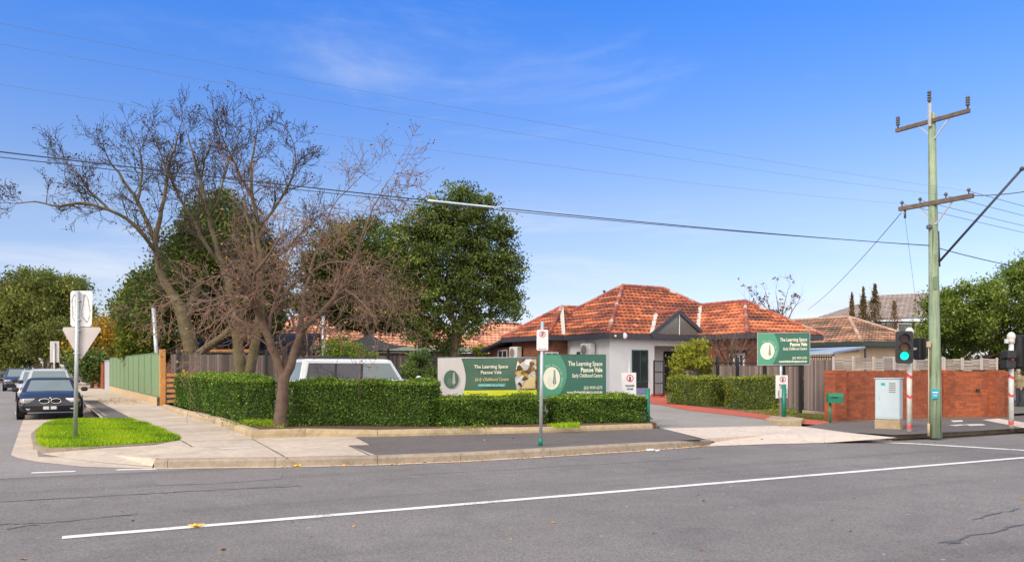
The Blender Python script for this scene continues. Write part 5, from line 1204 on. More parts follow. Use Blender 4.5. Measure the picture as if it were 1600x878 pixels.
# brick wall
wa, wb, wc = G(1304, 658, FP), G(1478, 652, FP), G(1578, 651.5, FP)
bw = thing('brick_wall', 'long red brick wall with piers along the right footpath', 'wall', tuple(wa)); mb = MB(); WT = 1.63
def wseg(a, b, th, z0, z1, m=mb):
    d = (b-a).normalized(); s = Vector((-d.y, d.x, 0)); q = [a, b, b+s*th, a+s*th]; m.prism([(p.x, p.y) for p in q], z0, z1)
wseg(wa+V(.05, .1, 0), wb+V(0, .1, 0), .24, .1, WT); wseg(wb+V(.001, .1, 0), wc+V(0, .1, 0), .24, .1, WT-.02)
mb.build('wall', M['brickw'], bw)
for (px, w_) in ((1304, .42), (1478, .4), (1556, .38)):
    a_ = G(px, 658-(px-1304)*.0345 if px < 1478 else 652, FP); d = (wb-wa).normalized(); m2 = MB(); s = Vector((-d.y, d.x, 0)); q = [a_-s*.03, a_+d*w_-s*.03, a_+d*w_+s*.4, a_+s*.4]; m2.prism([(p.x, p.y) for p in q], .1, WT-.09); m2.prism([((p+(p-(a_+d*w_/2)).normalized()*.02).x, (p+(p-(a_+d*w_/2)).normalized()*.02).y) for p in q], WT-.09, WT+.02); m2.build('pier', M['brickw'], bw)
mb = MB(); q = G(1548, 652, FP)+V(0, .07, 0); mb.box((q.x-.35, q.y+.03, 1.0), (.1, .06, .1)); mb.build('vent_hole', M['dark'], bw)
lt = thing('lattice_screen', 'weathered grey woven lattice panels standing on top of the brick wall', 'screen', (wa.x, wa.y, WT))
def panel(a, b, z0, z1, tilt=0):
    mb = MB(); d = (b-a); l = d.length; d.normalize(); rz = math.atan2(d.y, d.x); n = max(3, int((z1-z0)/.038)); s = Vector((-d.y, d.x, 0))
    for k in range(n):
        for h_ in range(max(2, int(l/.28))):
            m_ = max(2, int(l/.28)); c = a+d*(l*(h_+.5)/m_)+s*(.012*(1 if (k+h_) % 2 else -1)); mb.box((c.x, c.y, z0+(k+.5)*(z1-z0)/n+tilt*(h_/m_-.5)), (l/m_*1.0, .01, (z1-z0)/n*.8), rz=rz, t=float(rng.uniform(0, 1)))
    mb.build('woven_panel', M['lattice'], lt)
    for p in (a, b): MB().box((p.x, p.y-.03, (z0+z1)/2+.02), (.05, .05, z1-z0+.04), rz=rz, t=.8).build('upright', M['lattice'], lt)
XS = [1305, 1337, 1369, 1401, 1433, 1462, 1478]
dW = (wb-wa).normalized()
def on_wall(px, a, b):
    d = (b-a).normalized(); k = (px-800)/F; s = (k*a.y-a.x)/(d.x-k*d.y); return a+d*s+V(0, .2, 0)
for i in range(len(XS)-1): panel(on_wall(XS[i]+1, wa, wb), on_wall(XS[i+1]-.5, wa, wb), WT+.02, 2.02+rng.normal(0, .01), rng.normal(0, .02))
XS = [1479, 1508, 1538, 1563]
for i in range(len(XS)-1): panel(on_wall(XS[i]+1, wb, wc), on_wall(XS[i+1]-.5, wb, wc), WT+.02, 2.0+rng.normal(0, .02), rng.normal(0, .05))
# dark play structure, shade sails and poles behind the paling fence
t = thing('pergola', 'dark pergola roof and beam behind the paling fence at left', 'pergola', tuple(V(-12, 42, .3)))
p_ = [P(300, 552, 40), P(480, 545, 44), P(500, 520, 50), P(290, 520, 48)]
mb = MB(); mb.add(p_+[p-V(0, 0, .12) for p in p_], [(0, 1, 2, 3), (7, 6, 5, 4)]+[(i, 4+i, 4+(i+1) % 4, (i+1) % 4) for i in range(4)]); mb.build('roof_sheet', M['dark'], t)
for p in p_: mb = MB(); mb.cyl(p-V(0, 0, .1), V(p.x, p.y, .2), .07); mb.build('post', M['black'], t)
mb = MB(); mb.beam(P(275, 549, 39), P(390, 548, 40), .12, .16); mb.build('beam', M['timber'], t)
t = thing('shade_sail', 'black triangular shade sail stretched above the paling fence behind the green shrub', 'shade sail', tuple(P(590, 573, 40)))
a_, b_, c_ = P(578, 521, 42), P(645, 538, 39), P(508, 541, 43); mb = MB(); n = 10; idx = {}
for i in range(n+1):
    for j in range(n+1-i):
        u, v = i/n, j/n; p = a_+(b_-a_)*u+(c_-a_)*v; p.z -= 1.2*u*v+1.0*u*(1-u-v)+.6*v*(1-u-v); idx[i, j] = len(mb.v); mb.v.append(tuple(p))
for i in range(n):
    for j in range(n-i):
        mb.f.append((idx[i, j], idx[i+1, j], idx[i, j+1])); mb.mi.append(0); mb.t.append(.5); mb.sm.append(True)
        if i+j < n-1: mb.f.append((idx[i+1, j], idx[i+1, j+1], idx[i, j+1])); mb.mi.append(0); mb.t.append(.5); mb.sm.append(True)
mb.build('sail_cloth', M['sail'], t)
mb = MB(); mb.cyl(V(a_.x, a_.y, .2), a_+V(0, 0, .1), .07); mb.build('post', M['black'], t)
for (x0, y0, x1, y1, Y, lab, r) in ((250, 560, 240, 480, 37, 'leaning grey steel pole rising beside the timber post', .1), (507, 560, 505, 493, 36, 'upright grey steel pole behind the roof of the white car', .08)):
    t = thing('steel_pole', lab, 'pole', tuple(V(P(x0, y0, Y).x, Y, .25))); MB().tube([V(P(x0, y0, Y).x, Y, .2), P(x1, y1, Y)], r, 10).build('shaft', M['steel'], t); MB().cyl(P(x1, y1, Y), P(x1, y1-2, Y), r*1.25, 10).build('cap', M['black'], t)

# ================= SIGNS AND STREET FURNITURE =================
EX = V(1, 0, 0); UP = V(0, 0, 1)
def logo(bd, x, y, r, lightm, darkm, par, inv=False, text=True):
    a = MB(); bd.disc(a, x, y, r*.82, r, .004, .008, 32); a.build('logo_disc', lightm, par)
    b = MB()
    # stem with paired leaves
    for k in range(7):
        yy = y-r*.55+k*r*.19; ln = r*(.16-.012*k)*1.3
        for s in (-1, 1):
            bd.poly(b, [(x+r*.28, yy), (x+r*.28+s*ln*.6, yy+ln*.35), (x+r*.28+s*ln*.9, yy+ln*1.2), (x+r*.28+s*ln*.2, yy+ln*.9)], .008, .0095)
    bd.poly(b, [(x+r*.2, y-r*.75), (x+r*.235, y-r*.75), (x+r*.3, y+r*.75), (x+r*.27, y+r*.75)], .008, .0095)
    for k in range(6):
        an = 2.2+k*.36; bd.poly(b, [(x+r*.15, y-r*.35), (x+r*.15+r*.75*math.cos(an)*.8, y-r*.35+r*.75*math.sin(an)*.8+.0), (x+r*.15+r*.75*math.cos(an+.03)*.8, y-r*.35+r*.75*math.sin(an+.03)*.8)], .008, .009)
    b.build('logo_print', darkm, par)
    if text:
        c = MB(); s_ = 'The Learning Space'
        for i, ch in enumerate(s_):
            if ch == ' ': continue
            an = 2.15-i*(2.9/len(s_)); bd.text(c, ch, x+r*.99*math.cos(an), y+r*1.12*math.sin(an), r*.22, rot=an-math.pi/2, d=.006)
        c.build('logo_lettering', lightm, par)
def big_sign(label, px0, py0, px1, py1, Y0, Y1, postpx, postz, zoffr=0, group=None):
    a = P(px0, py1, Y0); b = P(px1, py1, Y1); b.z = a.z+zoffr; w = (b-a).length; top = P(px0, py0, Y0); h_ = top.z-a.z; r = (b-a).normalized(); u = UP; n = r.cross(u)
    t = thing('information_sign', label, 'sign', tuple(V(*P(postpx, 573, (Y0+Y1)/2+.06)[:2], postz)), group=group); bd = Board(a, r, u, n)
    m = MB(); bd.rect(m, 0, 0, w, h_, -.03, 0); board = m.build('sign_board', M['signgreen'], t)
    m = MB(); bd.rect(m, 0, -.015, w, 0, -.035, .006); bd.rect(m, 0, h_, w, h_+.015, -.035, .006); bd.rect(m, -.015, -.015, 0, h_+.015, -.035, .006); bd.rect(m, w, -.015, w+.015, h_+.015, -.035, .006); m.build('sign_frame', M['steel'] if 'raised' in label else M['signgreen'], board)
    m = MB(); pts = [(0, 0)]+[(w*(.26+.15*math.sin(math.pi*(k/14*.86+.04))), h_*k/14) for k in range(15)]+[(0, h_)]; bd.poly(m, pts, 0.0, .003); m.build('light_panel', M['signlight'], board)
    logo(bd, w*.185, h_*.44, h_*.27, M['cream'], M['signgreen'], board)
    m = MB()
    bd.text(m, 'The Learning Space', w*.95, h_*.74, h_*.155, w*.52, 'RIGHT', .003)
    bd.text(m, 'Pascoe Vale', w*.95, h_*.59, h_*.155, w*.33, 'RIGHT', .006)
    bd.text(m, 'Early Childhood Centre', w*.95, h_*.46, h_*.125, w*.455, 'RIGHT', .002)
    bd.text(m, '(03) 9939 6373', w*.95, h_*.17, h_*.105, w*.28, 'RIGHT', .001)
    bd.text(m, 'www.thelearningspace.com.au', w*.95, h_*.07, h_*.1, w*.54, 'RIGHT', .003)
    m.build('lettering', M['cream'], board)
    return t, bd, w, h_
t, bd, w, h_ = big_sign('large dark green childcare sign standing low behind the right hedge', 842, 554, 946, 620, 21.7, 22.5, 861, BD, 0, 'green childcare signs')
for x in (.34, 1.45): q = bd.p(x, 0, -.07); MB().beam(V(q.x, q.y, BD-.05), V(q.x, q.y, bd.p(0, h_).z-.1), .06, .06).build('post', M['steel'], t)
MB().box((q.x-1.15, q.y-.35, .55), (.16, .03, .5)).build('lower_plate', M['bannerwhite'], t)
t, bd, w, h_ = big_sign('smaller green childcare sign raised on a pole by the driveway', 1184, 521, 1265, 570, 25.1, 25.0, 1221, .16, .02, 'green childcare signs')
q = bd.p(w*.46, 0, -.07); MB().cyl(V(q.x, q.y, .1), V(q.x, q.y, bd.p(0, h_).z-.15), .045, 12).build('post', M['steel'], t)
MB().cyl(V(q.x, q.y, .1), V(q.x, q.y, .2), .09, 12).build('post_foot', M['steel'], t)
# shared-zone signs
def zone_sign(label, px0, px1, py0, py1, Y, postz, posttop=None):
    a = P(px0, py1, Y); b = P(px1, py1, Y); w = b.x-a.x; h_ = P(px0, py0, Y).z-a.z; t = thing('speed_sign', label, 'sign', (a.x+w/2, Y+.05, postz), group='white five shared zone signs'); bd = Board(a, EX, UP, V(0, -1, 0))
    m = MB(); bd.rect(m, 0, 0, w, h_, -.012, 0); bo = m.build('sign_plate', M['white'], t)
    m = MB(); bd.ring(m, w*.58, h_*.82, w*.25, w*.185, .004); m.build('red_ring', M['red'], bo)
    m = MB(); bd.text(m, '5', w*.58, h_*.75, w*.33, None, 'CENTER', .008); bd.text(m, 'SHARED', w*.58, h_*.545, w*.18, w*.62, 'CENTER', .002); bd.text(m, 'ZONE', w*.58, h_*.44, w*.18, w*.42, 'CENTER', .002)
    # pedestrian and vehicle pictogram
    bd.disc(m, w*.25, h_*.31, w*.045, w*.045, .003, .005, 12); bd.rect(m, w*.215, h_*.17, w*.285, h_*.28, .003, .005); bd.rect(m, w*.215, h_*.07, w*.245, h_*.17, .003, .005); bd.rect(m, w*.26, h_*.07, w*.29, h_*.17, .003, .005)
    bd.rect(m, w*.5, h_*.12, w*.9, h_*.2, .003, .005); bd.poly(m, [(w*.56, h_*.2), (w*.84, h_*.2), (w*.79, h_*.29), (w*.61, h_*.29)], .003, .005); bd.disc(m, w*.58, h_*.12, w*.05, w*.05, .003, .006, 10); bd.disc(m, w*.82, h_*.12, w*.05, w*.05, .003, .006, 10); bd.rect(m, w*.2, h_*.02, w*.9, h_*.04, .003, .005)
    m.build('lettering', M['navy'], bo)
    if posttop: MB().cyl(V(a.x+w*.55, Y+.05, postz), V(a.x+w*.55, Y+.05, P(0, posttop, Y).z), .03, 10).build('post', M['steel'], t)
    return t
zone_sign('white five shared zone sign standing behind the right end of the front hedge', 971, 994, 582, 630, 23.2, .2, 560)
zone_sign('white five shared zone sign fixed low on the raised sign pole', 1212, 1231, 586, 622, 24.95, .9)
for px, py, Yo, topy, lab in ((1012, 660, None, 606, 'green bollard at the right end of the front hedge'), (1225, 655, None, 601, 'green bollard in front of the raised sign pole')):
    p = G(px, py, .16 if px > 1100 else .28); z1 = P(px, topy, p.y).z; t = thing('bollard', lab, 'bollard', tuple(p), group='green bollards at the driveway'); MB().cyl(p-V(0, 0, .1), V(p.x, p.y, z1-.04), .06, 14).build('tube', M['bollard'], t); mb = MB(); mb.ball((p.x, p.y, z1-.04), (.062, .062, .04)); mb.build('cap', M['bollard'], t)
isq = [G(x, y, .16) for x, y in ((1196, 658.5), (1215, 662.5), (1252, 661.5), (1256, 657.5), (1232, 653.5), (1205, 654))]
struct(MB().prism([(p.x, p.y) for p in isq], .05, .24), 'traffic_island', M['edging'])
# banner
t = thing('fabric_banner', 'wide green and white childcare banner with yellow strip tied above the low hedge', 'banner', tuple(V(*P(760, 573, 22.6)[:2], .3)))
a = P(684, 620, 22.6); b = P(838.5, 620, 22.9); b.z = a.z+.02; w = (b-a).length; r = (b-a).normalized(); h_ = (P(684, 560, 22.6).z-a.z); bd = Board(a, r, UP, r.cross(UP)); 
nx, ny = 40, 14; mb = MB()
def bz(x, y): return .014*math.sin(x*7+y*3)+.012*math.sin(x*2.2-y*5)
def patch(fx0, fx1, fy0, fy1, d, cond=None, nx=24, ny=8):
    m = MB(); idx = {}
    for i in range(nx+1):
        for j in range(ny+1):
            y = (fy0+(fy1-fy0)*j/ny)*h_; x0 = fx0(y/h_) if callable(fx0) else fx0; x1 = fx1(y/h_) if callable(fx1) else fx1; x = (x0+(x1-x0)*i/nx)*w; idx[i, j] = len(m.v); p = bd.p(x, y, d+bz(x, y)); m.v.append(tuple(p))
    for i in range(nx):
        for j in range(ny): m.f.append((idx[i, j], idx[i+1, j], idx[i+1, j+1], idx[i, j+1])); m.mi.append(0); m.t.append(.5); m.sm.append(True)
    return m
cl = patch(0, 1, 0, 1, 0).build('banner_cloth', M['bannergreen'], t)
mb2 = patch(0, 1, 0, 1, -.012); mb2.f = [tuple(reversed(f)) for f in mb2.f]; mb2.build('banner_lining', M['bannerwhite'], cl)
lf_ = lambda y: .235+.045*math.sin(math.pi*min(1, max(0, y*.95+.05)))
patch(0, lf_, 0, 1, .004).build('white_panel', M['bannerwhite'], cl)
patch(lf_, 1, 0, .16, .006, nx=28, ny=3).build('yellow_strip', M['yellow'], cl)
logo(Board(bd.p(0, 0, .02), r, UP, bd.n), w*.135, h_*.46, h_*.235, M['bannergreen'], M['bannerwhite'], cl, text=False)
rf_ = lambda y: .815-.035*math.sin(math.pi*min(1, max(0, y)))
# printed kitchen-table picture: plain coloured stand-in shapes
m_, t_, b_ = newmat('banner_picture'); tcx = nd(t_, 'ShaderNodeTexCoord'); vo = nd(t_, 'ShaderNodeTexVoronoi', _Scale=9.0); t_.links.new(tcx.outputs['Object'], vo.inputs['Vector']); bwn = nd(t_, 'ShaderNodeRGBToBW'); t_.links.new(vo.outputs['Color'], bwn.inputs[0]); t_.links.new(ramp(t_, bwn.outputs[0], [(.2, (.07, .035, .02)), (.38, (.2, .1, .05)), (.5, (.6, .33, .08)), (.62, (.5, .48, .45)), (.8, (.7, .7, .68))]), b_.inputs['Base Color']); M['pic'] = m_
ph = patch(rf_, .995, .17, .97, .007, nx=6, ny=8).build('printed_picture', M['pic'], cl)
mb = MB(); bd.poly(mb, [(w*.84, h_*.2), (w*.985, h_*.2), (w*.985, h_*.5), (w*.93, h_*.52), (w*.9, h_*.4)], .03, .034); mb.build('table_shape', M['gold'], ph)
mb = MB(); bd.disc(mb, w*.855, h_*.62, w*.018, h_*.05, .03, .034, 12); mb.build('plant_shape', M['grassbase'], ph)
D = .032
mb = MB(); bd.text(mb, 'The Learning Space', w*.535, h_*.74, h_*.125, w*.345, 'CENTER', .003, d=D); bd.text(mb, 'Pascoe Vale', w*.535, h_*.59, h_*.125, w*.21, 'CENTER', .003, d=D); mb.build('lettering', M['cream'], cl)
mb = MB(); bd.text(mb, 'Early Childhood Centre', w*.54, h_*.405, h_*.12, w*.345, 'CENTER', .001, .45, d=D); mb.build('script_lettering', M['gold'], cl)
mb = MB(); bd.rect(mb, w*.4, h_*.25, w*.68, h_*.335, .022, .028); mb.build('teal_label', M['teal'], cl)
mb = MB(); bd.text(mb, 'NOW OPEN. Enrol Today!', w*.54, h_*.268, h_*.07, w*.26, 'CENTER', .002, d=D); mb.build('lettering', M['white'], cl)
mb = MB(); bd.text(mb, 'thelearningspace.com.au', w*.42, h_*.055, h_*.05, w*.14, 'CENTER', 0, d=D); mb.build('lettering', M['signgreen'], cl)
mb = MB()
for y in (-.01, h_+.01): mb.tube([bd.p(0, y, -.03), bd.p(w, y, -.03)], .018, 6)
mb.build('frame', M['steel'], t)
for x in (.02, w*.5, w-.02): q = bd.p(x, 0, -.05); MB().cyl(V(q.x, q.y, .2), V(q.x, q.y, bd.p(0, h_).z+.03), .028, 8).build('post', M['hard'], t)
# give way sign seen from behind
gp0 = G(117.5, 684, .12); Yg = gp0.y
t = thing('give_way_sign', 'back of a triangular sign and torn sticker panel on a leaning pole in the grass', 'sign', tuple(gp0))
tl = P(121.5, 455, Yg+.0)
MB().tube([gp0-V(0, 0, .1), tl], .045, 14).build('pole', M['steel'], t)
bd = Board(P(97, 562, Yg+.06), EX, UP, V(0, -1, 0)); sx = Yg/F
def rp2(px, py): return ((px-97)*sx, (562-py)*sx)
m = MB(); bd.poly(m, [rp2(97.5, 515), rp2(99, 511), rp2(156, 511), rp2(158, 515), rp2(127.5, 561), rp2(122.5, 559)], -.006, 0); tri = m.build('triangle_plate', M['signback'], t)
m = MB(); x0, y0 = rp2(110, 510); x1, y1 = rp2(143.5, 454); bd.poly(m, [(x0+.04, y0), (x1-.04, y0), (x1, y0+.05), (x1+.02, y1-.05), (x1-.02, y1), (x0+.05, y1), (x0, y1-.05), (x0, y0+.05)], -.006, .0); pl2 = m.build('sticker_panel', M['sticker'], t)
m = MB()
for cx_, sg in ((.12, 1), (.36, -1)):
    pts = []
    for k in range(26):
        an = k/26*6.283; pts.append((x0+cx_+.085*math.cos(an)*(1+.25*math.sin(3*an+cx_*9)), (y0+y1)/2+.3*math.sin(an)*(1+.12*math.sin(4*an))))
    for k in range(26):
        a_, b_ = Vector((*pts[k], 0)), Vector((*pts[(k+1) % 26], 0)); d_ = (b_-a_).normalized(); s_ = Vector((-d_.y, d_.x, 0))*(.006+.008*rng.uniform())
        bd.poly(m, [tuple((a_-s_)[:2]), tuple((b_-s_)[:2]), tuple((b_+s_)[:2]), tuple((a_+s_)[:2])], .001, .0025)
m.build('torn_edges', M['stickerd'], pl2)
m = MB()
for y in (470, 500, 517, 552): 
    q = P(121.2-(y-455)*.017, y, Yg); m.box((q.x, q.y+.02, q.z), (.13, .1, .035), bev=.008)
m.build('bracket', M['steel'], t)
# parking sign
pp = G(844.5, 696, FP); t = thing('no_stopping_sign', 'small white no stopping plate on a thin grey pole in the front footpath', 'sign', tuple(pp))
tp_ = P(847.5, 502, pp.y); MB().tube([pp-V(0, 0, .1), tp_], .036, 12).build('pole', M['steel'], t); MB().cyl(pp-V(0, 0, .02), pp+V(0, 0, .16), .045, 12).build('ground_socket', M['bollard'], t)
a = P(838.5, 547.5, pp.y-.05); w = 18*pp.y/F; h_ = 32.5*pp.y/F; bd = Board(a, EX, UP, V(0, -1, 0)); m = MB(); c_ = .02
bd.poly(m, [(c_, 0), (w-c_, 0), (w, c_), (w, h_-c_), (w-c_, h_), (c_, h_), (0, h_-c_), (0, c_)], -.003, 0); pl_ = m.build('sign_plate', M['white'], t)
m = MB(); bd.ring(m, w*.5, h_*.78, w*.27, w*.21, .003); bd.poly(m, [(w*.3, h_*.7), (w*.34, h_*.67), (w*.7, h_*.86), (w*.66, h_*.89)], .003, .0045); bd.rect(m, w*.25, h_*.05, w*.75, h_*.075, .002, .004); bd.poly(m, [(w*.12, h_*.062), (w*.27, h_*.035), (w*.27, h_*.09)], .002, .004); bd.poly(m, [(w*.88, h_*.062), (w*.73, h_*.09), (w*.73, h_*.035)], .002, .004); m.build('red_print', M['red'], pl_)
m = MB(); bd.text(m, 'S', w*.5, h_*.72, w*.4, None, 'CENTER', .003, d=.004); m.build('lettering', M['navy'], pl_)
# small signs down the side street
q = P(85, 573, 40); t = thing('rectangular_sign', 'plain grey back of a rectangular sign above the parked cars', 'sign', (q.x, 40, .12)); MB().cyl(V(q.x, 40, .1), V(q.x, 40, P(85, 535, 40).z), .04).build('pole', M['steel'], t); bd = Board(P(78, 566, 40.05), EX, UP, V(0, -1, 0)); m = MB(); bd.rect(m, 0, 0, 14.5*40/F, 33*40/F, -.01, 0); m.build('plate', M['signback'], t)
q = P(67, 573, 75); t = thing('give_way_sign', 'small distant pale triangular sign beyond the parked cars', 'sign', (q.x, 75, .12)); MB().cyl(V(q.x, 75, .1), V(q.x, 75, P(67, 560, 75).z), .05).build('pole', M['greymetal'], t); bd = Board(P(60, 568, 75.1), EX, UP, V(0, -1, 0)); m = MB(); k = 75/F; bd.poly(m, [(0, 9*k), (9*k, 9*k), (4.5*k, 0)], -.01, 0); m.build('triangle_plate', M['white'], t)
# letterbox
q = G(1297, 660, FP); t = thing('letterbox', 'green pillar letterbox on a post at the end of the brick wall', 'letterbox', tuple(q))
MB().cyl(q-V(0, 0, .1), V(q.x, q.y, .75), .035, 10).build('post', M['mailgreen'], t)
mb = MB(); c = P(1304, 622, q.y-.1); rz = .5
n = 8; prof = [(-.14, -.13), (.14, -.13), (.14, .05)]+[(.14*math.cos(a_*math.pi/n), .05+.1*math.sin(a_*math.pi/n)) for a_ in range(1, n)]+[(-.14, .05)]
d1 = V(math.cos(rz-.6), math.sin(rz-.6), 0); d2 = V(-d1.y, d1.x, 0)
vv = [c-d1*.2+d2*x+V(0, 0, z) for x, z in prof]+[c+d1*.2+d2*x+V(0, 0, z) for x, z in prof]; k = len(prof); mb.add(vv, [tuple(range(k-1, -1, -1)), tuple(range(k, 2*k))]+[(i, (i+1) % k, k+(i+1) % k, k+i) for i in range(k)]); mb.build('box', M['mailgreen'], t)
mb = MB(); mb.beam(c+d1*.05-d2*.145+V(0, 0, .03), c-d1*.14-d2*.145+V(0, 0, .03), .02, .03); mb.build('slot', M['black'], t)
mb = MB(); 
for kk in range(3): mb.tube([q+V(0, 0, .72), q+V(.03, -.02, .72+.06*kk), c+V(0, 0, -.12)], .012, 5)
mb.build('scroll_bracket', M['mailgreen'], t)
# signal controller cabinet
q = G(1399, 670.5, FP); t = thing('signal_cabinet', 'pale blue grey traffic signal cabinet on a concrete plinth before the brick wall', 'cabinet', tuple(q)); rz = -.62
ct = q+V(0, .36, 0)
MB().box((ct.x, ct.y, .25), (.62, .42, .26), rz=rz, bev=.015).build('plinth', M['edging'], t)
bod = MB().box((ct.x, ct.y, .915), (.6, .4, 1.06), rz=rz, bev=.02).build('body', M['cab'], t)
mr = Matrix.Rotation(rz, 4, 'Z')
def cbx(x, y, z, d, m_, nm, par): p = mr @ V(x, y, 0); return MB().box((ct.x+p.x, ct.y+p.y, z), d, rz=rz).build(nm, m_, par)
cbx(0, 0, 1.455, (.64, .44, .02), M['cab'], 'lid', t)
cbx(.0, -.2025, .92, (.55, .01, .95), M['cab'], 'door', t)
for k in range(5): cbx(.12, -.209, 1.32-k*.055, (.16, .004, .03), M['acgrill'], 'vent_slot', bod)
cbx(-.1, -.2095, 1.3, (.1, .003, .07), M['teal'], 'sticker', bod); cbx(-.302, 0.05, 1.36, (.004, .16, .04), M['navy'], 'sticker', bod)
cbx(-.2, -.2115, .95, (.02, .012, .12), M['steel'], 'handle', bod)
# striped signal posts and lanterns
def sigpost(px, py, toppy, label):
    q = G(px, py, FP); t = thing('traffic_light', label, 'traffic light', tuple(q), group='traffic lights on striped posts'); zt = P(px, toppy, q.y).z
    MB().cyl(q-V(0, 0, .1), V(q.x, q.y, zt-.12), .062, 16).build('post', M['polewhite'], t); mb = MB(); mb.ball((q.x, q.y, zt-.12), (.105, .105, .13)); mb.cyl(V(q.x, q.y, zt-.3), V(q.x, q.y, zt-.12), .085, 14); mb.build('finial', M['polewhite'], t)
    for k, (f, hh) in enumerate(((.9, .12), (.66, .09), (.42, .08), (.06, .1))):
        z = FP+(zt-.5-FP)*f; mb = MB(); n = 20; vv = []
        for i in range(n):
            a_ = 6.283*i/n; o_ = .02*math.sin(a_*2+k); vv += [(q.x+.0635*math.cos(a_), q.y+.0635*math.sin(a_), z-hh/2+o_), (q.x+.0635*math.cos(a_), q.y+.0635*math.sin(a_), z+hh/2+o_*1.5)]
        mb.add(vv, [(2*i, 2*((i+1) % n), 2*((i+1) % n)+1, 2*i+1) for i in range(n)], smooth=True); mb.build('red_band', M['polered'], t)
    return t, q, zt
def lantern(t, c, face, w=.4, h_=.8, lit=True):
    """c centre of backing board, face unit vector"""
    f = Vector(face).normalized(); r = UP.cross(f).normalized()*-1; r = f.cross(UP)*-1; r = UP.cross(f); bd = Board(c-r*w/2-UP*h_/2, r, UP, f); m = MB(); k = .07; pts = []
    for cx_, cy_, a0 in ((w-k, k, -90), (w-k, h_-k, 0), (k, h_-k, 90), (k, k, 180)):
        for i in range(5): an = R(a0+i*22.5); pts.append((cx_+k*math.cos(an), cy_+k*math.sin(an)))
    bd.poly(m, pts, -.015, .0); head = m.build('backing_board', M['sigblack'], t)
    m = MB(); bd.rect(m, w*.24, h_*.05, w*.76, h_*.95, -.16, -.016); m.build('housing', M['sigblack'], head)
    for i, (nm, mt) in enumerate((('red_lens', M['redlens']), ('amber_lens', M['amber']), ('green_lens', M['greenlamp'] if lit else M['dark']))):
        y = h_*(.78-.27*i); m = MB(); bd.disc(m, w/2, y, .1, .1, 0, .012, 24); m.build(nm, mt, head)
        m = MB(); n = 16; ro = .112
        for i2 in range(n):
            a0, a1 = R(-30+i2*15), R(-30+(i2+1)*15); L0_ = .2*(.35+.65*math.sin(max(0, min(math.pi, (a0+R(30))/R(240)*math.pi)))); L1_ = .2*(.35+.65*math.sin(max(0, min(math.pi, (a1+R(30))/R(240)*math.pi))))
            def pt(a_, d_, rr): return bd.p(w/2+rr*math.cos(a_), y+rr*math.sin(a_), d_)
            vs_ = [pt(a0, 0, ro), pt(a1, 0, ro), pt(a1, L1_, ro), pt(a0, L0_, ro), pt(a0, 0, ro-.006), pt(a1, 0, ro-.006), pt(a1, L1_, ro-.006), pt(a0, L0_, ro-.006)]
            m.add(vs_, [(0, 1, 2, 3), (7, 6, 5, 4), (3, 2, 6, 7)])
        m.build('visor', M['sigblack'], head)
    return head
t, q, zt = sigpost(1421, 673.5, 512, 'traffic light showing green on a red and white post beside the cabinet')
c = P(1413, 542.5, q.y-.28); lantern(t, c, V(-.35, -1, 0))
mb = MB(); mb.beam(c+V(0, .12, .25), V(q.x, q.y, c.z+.25), .04, .05); mb.build('bracket', M['sigblack'], t); mb = MB(); mb.beam(c+V(0, .12, -.25), V(q.x, q.y, c.z-.25), .04, .05); mb.build('bracket', M['sigblack'], t)
c2 = P(1437, 545, q.y+.25); lantern(t, c2, V(.93, .5, 0), .36, .55, False)
mb = MB(); mb.beam(c2, V(q.x, q.y, c2.z), .05, .06); mb.build('bracket', M['greymetal'], t)
t, q, zt = sigpost(1580, 667, 519, 'traffic light turned away on a scuffed red and white post at the right edge')
lantern(t, P(1593, 549, q.y+.1), V(.8, .6, 0), .42, .9, False)
c = P(1576, 554, q.y-.1); MB().box(c, (.3, .26, .22), rz=.3, bev=.03).build('pedestrian_signal', M['sigblack'], t); MB().box(c-V(.01, -.02, .26), (.3, .26, .22), rz=.3, bev=.03).build('pedestrian_signal', M['sigblack'], t)
MB().box(P(1572.5, 533, q.y-.08), (.08, .08, .12), bev=.01).build('detector', M['whitedirty'], t)
# ---------------- power pole ----------------
ub = G(1462, 677, FP); up_t = P(1456, 178, ub.y); t = thing('power_pole', 'tall weathered green painted timber power pole on the right footpath', 'power pole', tuple(ub))
def onp(z): f = (z-FP)/(up_t.z-FP); return ub.lerp(up_t, f)
MB().tube([ub-V(0, 0, .1), onp(1.2), onp(3), onp(5), up_t], [.145, .135, .122, .105, .085], 20).build('shaft', M['polegreen'], t)
AR = V(.5, -.87, 0)
c = onp(7.64)+V(-.0, 0, 0); mb = MB(); mb.beam(c-AR*1.0-V(.0, .1, 0), c+AR*.86-V(.0, .1, 0), .08, .09); ca_ = mb.build('crossarm', M['hard'], t)
def insul(p, hh, par):
    m = MB(); m.cyl(p, p+V(0, 0, hh), .02, 8)
    for k in range(4): z = hh*(.35+.18*k); m.tube([p+V(0, 0, z-.03), p+V(0, 0, z), p+V(0, 0, z+.035)], [.03, .055, .025], 10)
    m.build('insulator', M['insul'], par)
insul(c-AR*.95-V(0, .1, -.04), .3, ca_); insul(c+AR*.82-V(0, .1, -.04), .3, ca_)
MB().beam(onp(7.5)+V(-.1, -.08, 0), onp(7.5)+V(-.1, -.08, .55), .06, .05).build('top_bracket', M['greymetal'], t); insul(onp(8.0)+V(-.1, -.08, 0), .35, ca_)
mb = MB(); mb.beam(c-AR*.42-V(0, .1, 0), onp(7.2)-V(0, .1, 0), .02, .03); mb.beam(c+AR*.42-V(0, .1, 0), onp(7.2)-V(0, .1, 0), .02, .03); mb.build('brace', M['greymetal'], t)
c5 = onp(5.67); mb = MB(); mb.beam(c5-AR*.95-V(0, .13, .0), c5+AR*.9-V(0, .13, 0), .1, .1); cl_ = mb.build('crossarm', M['hard'], t)
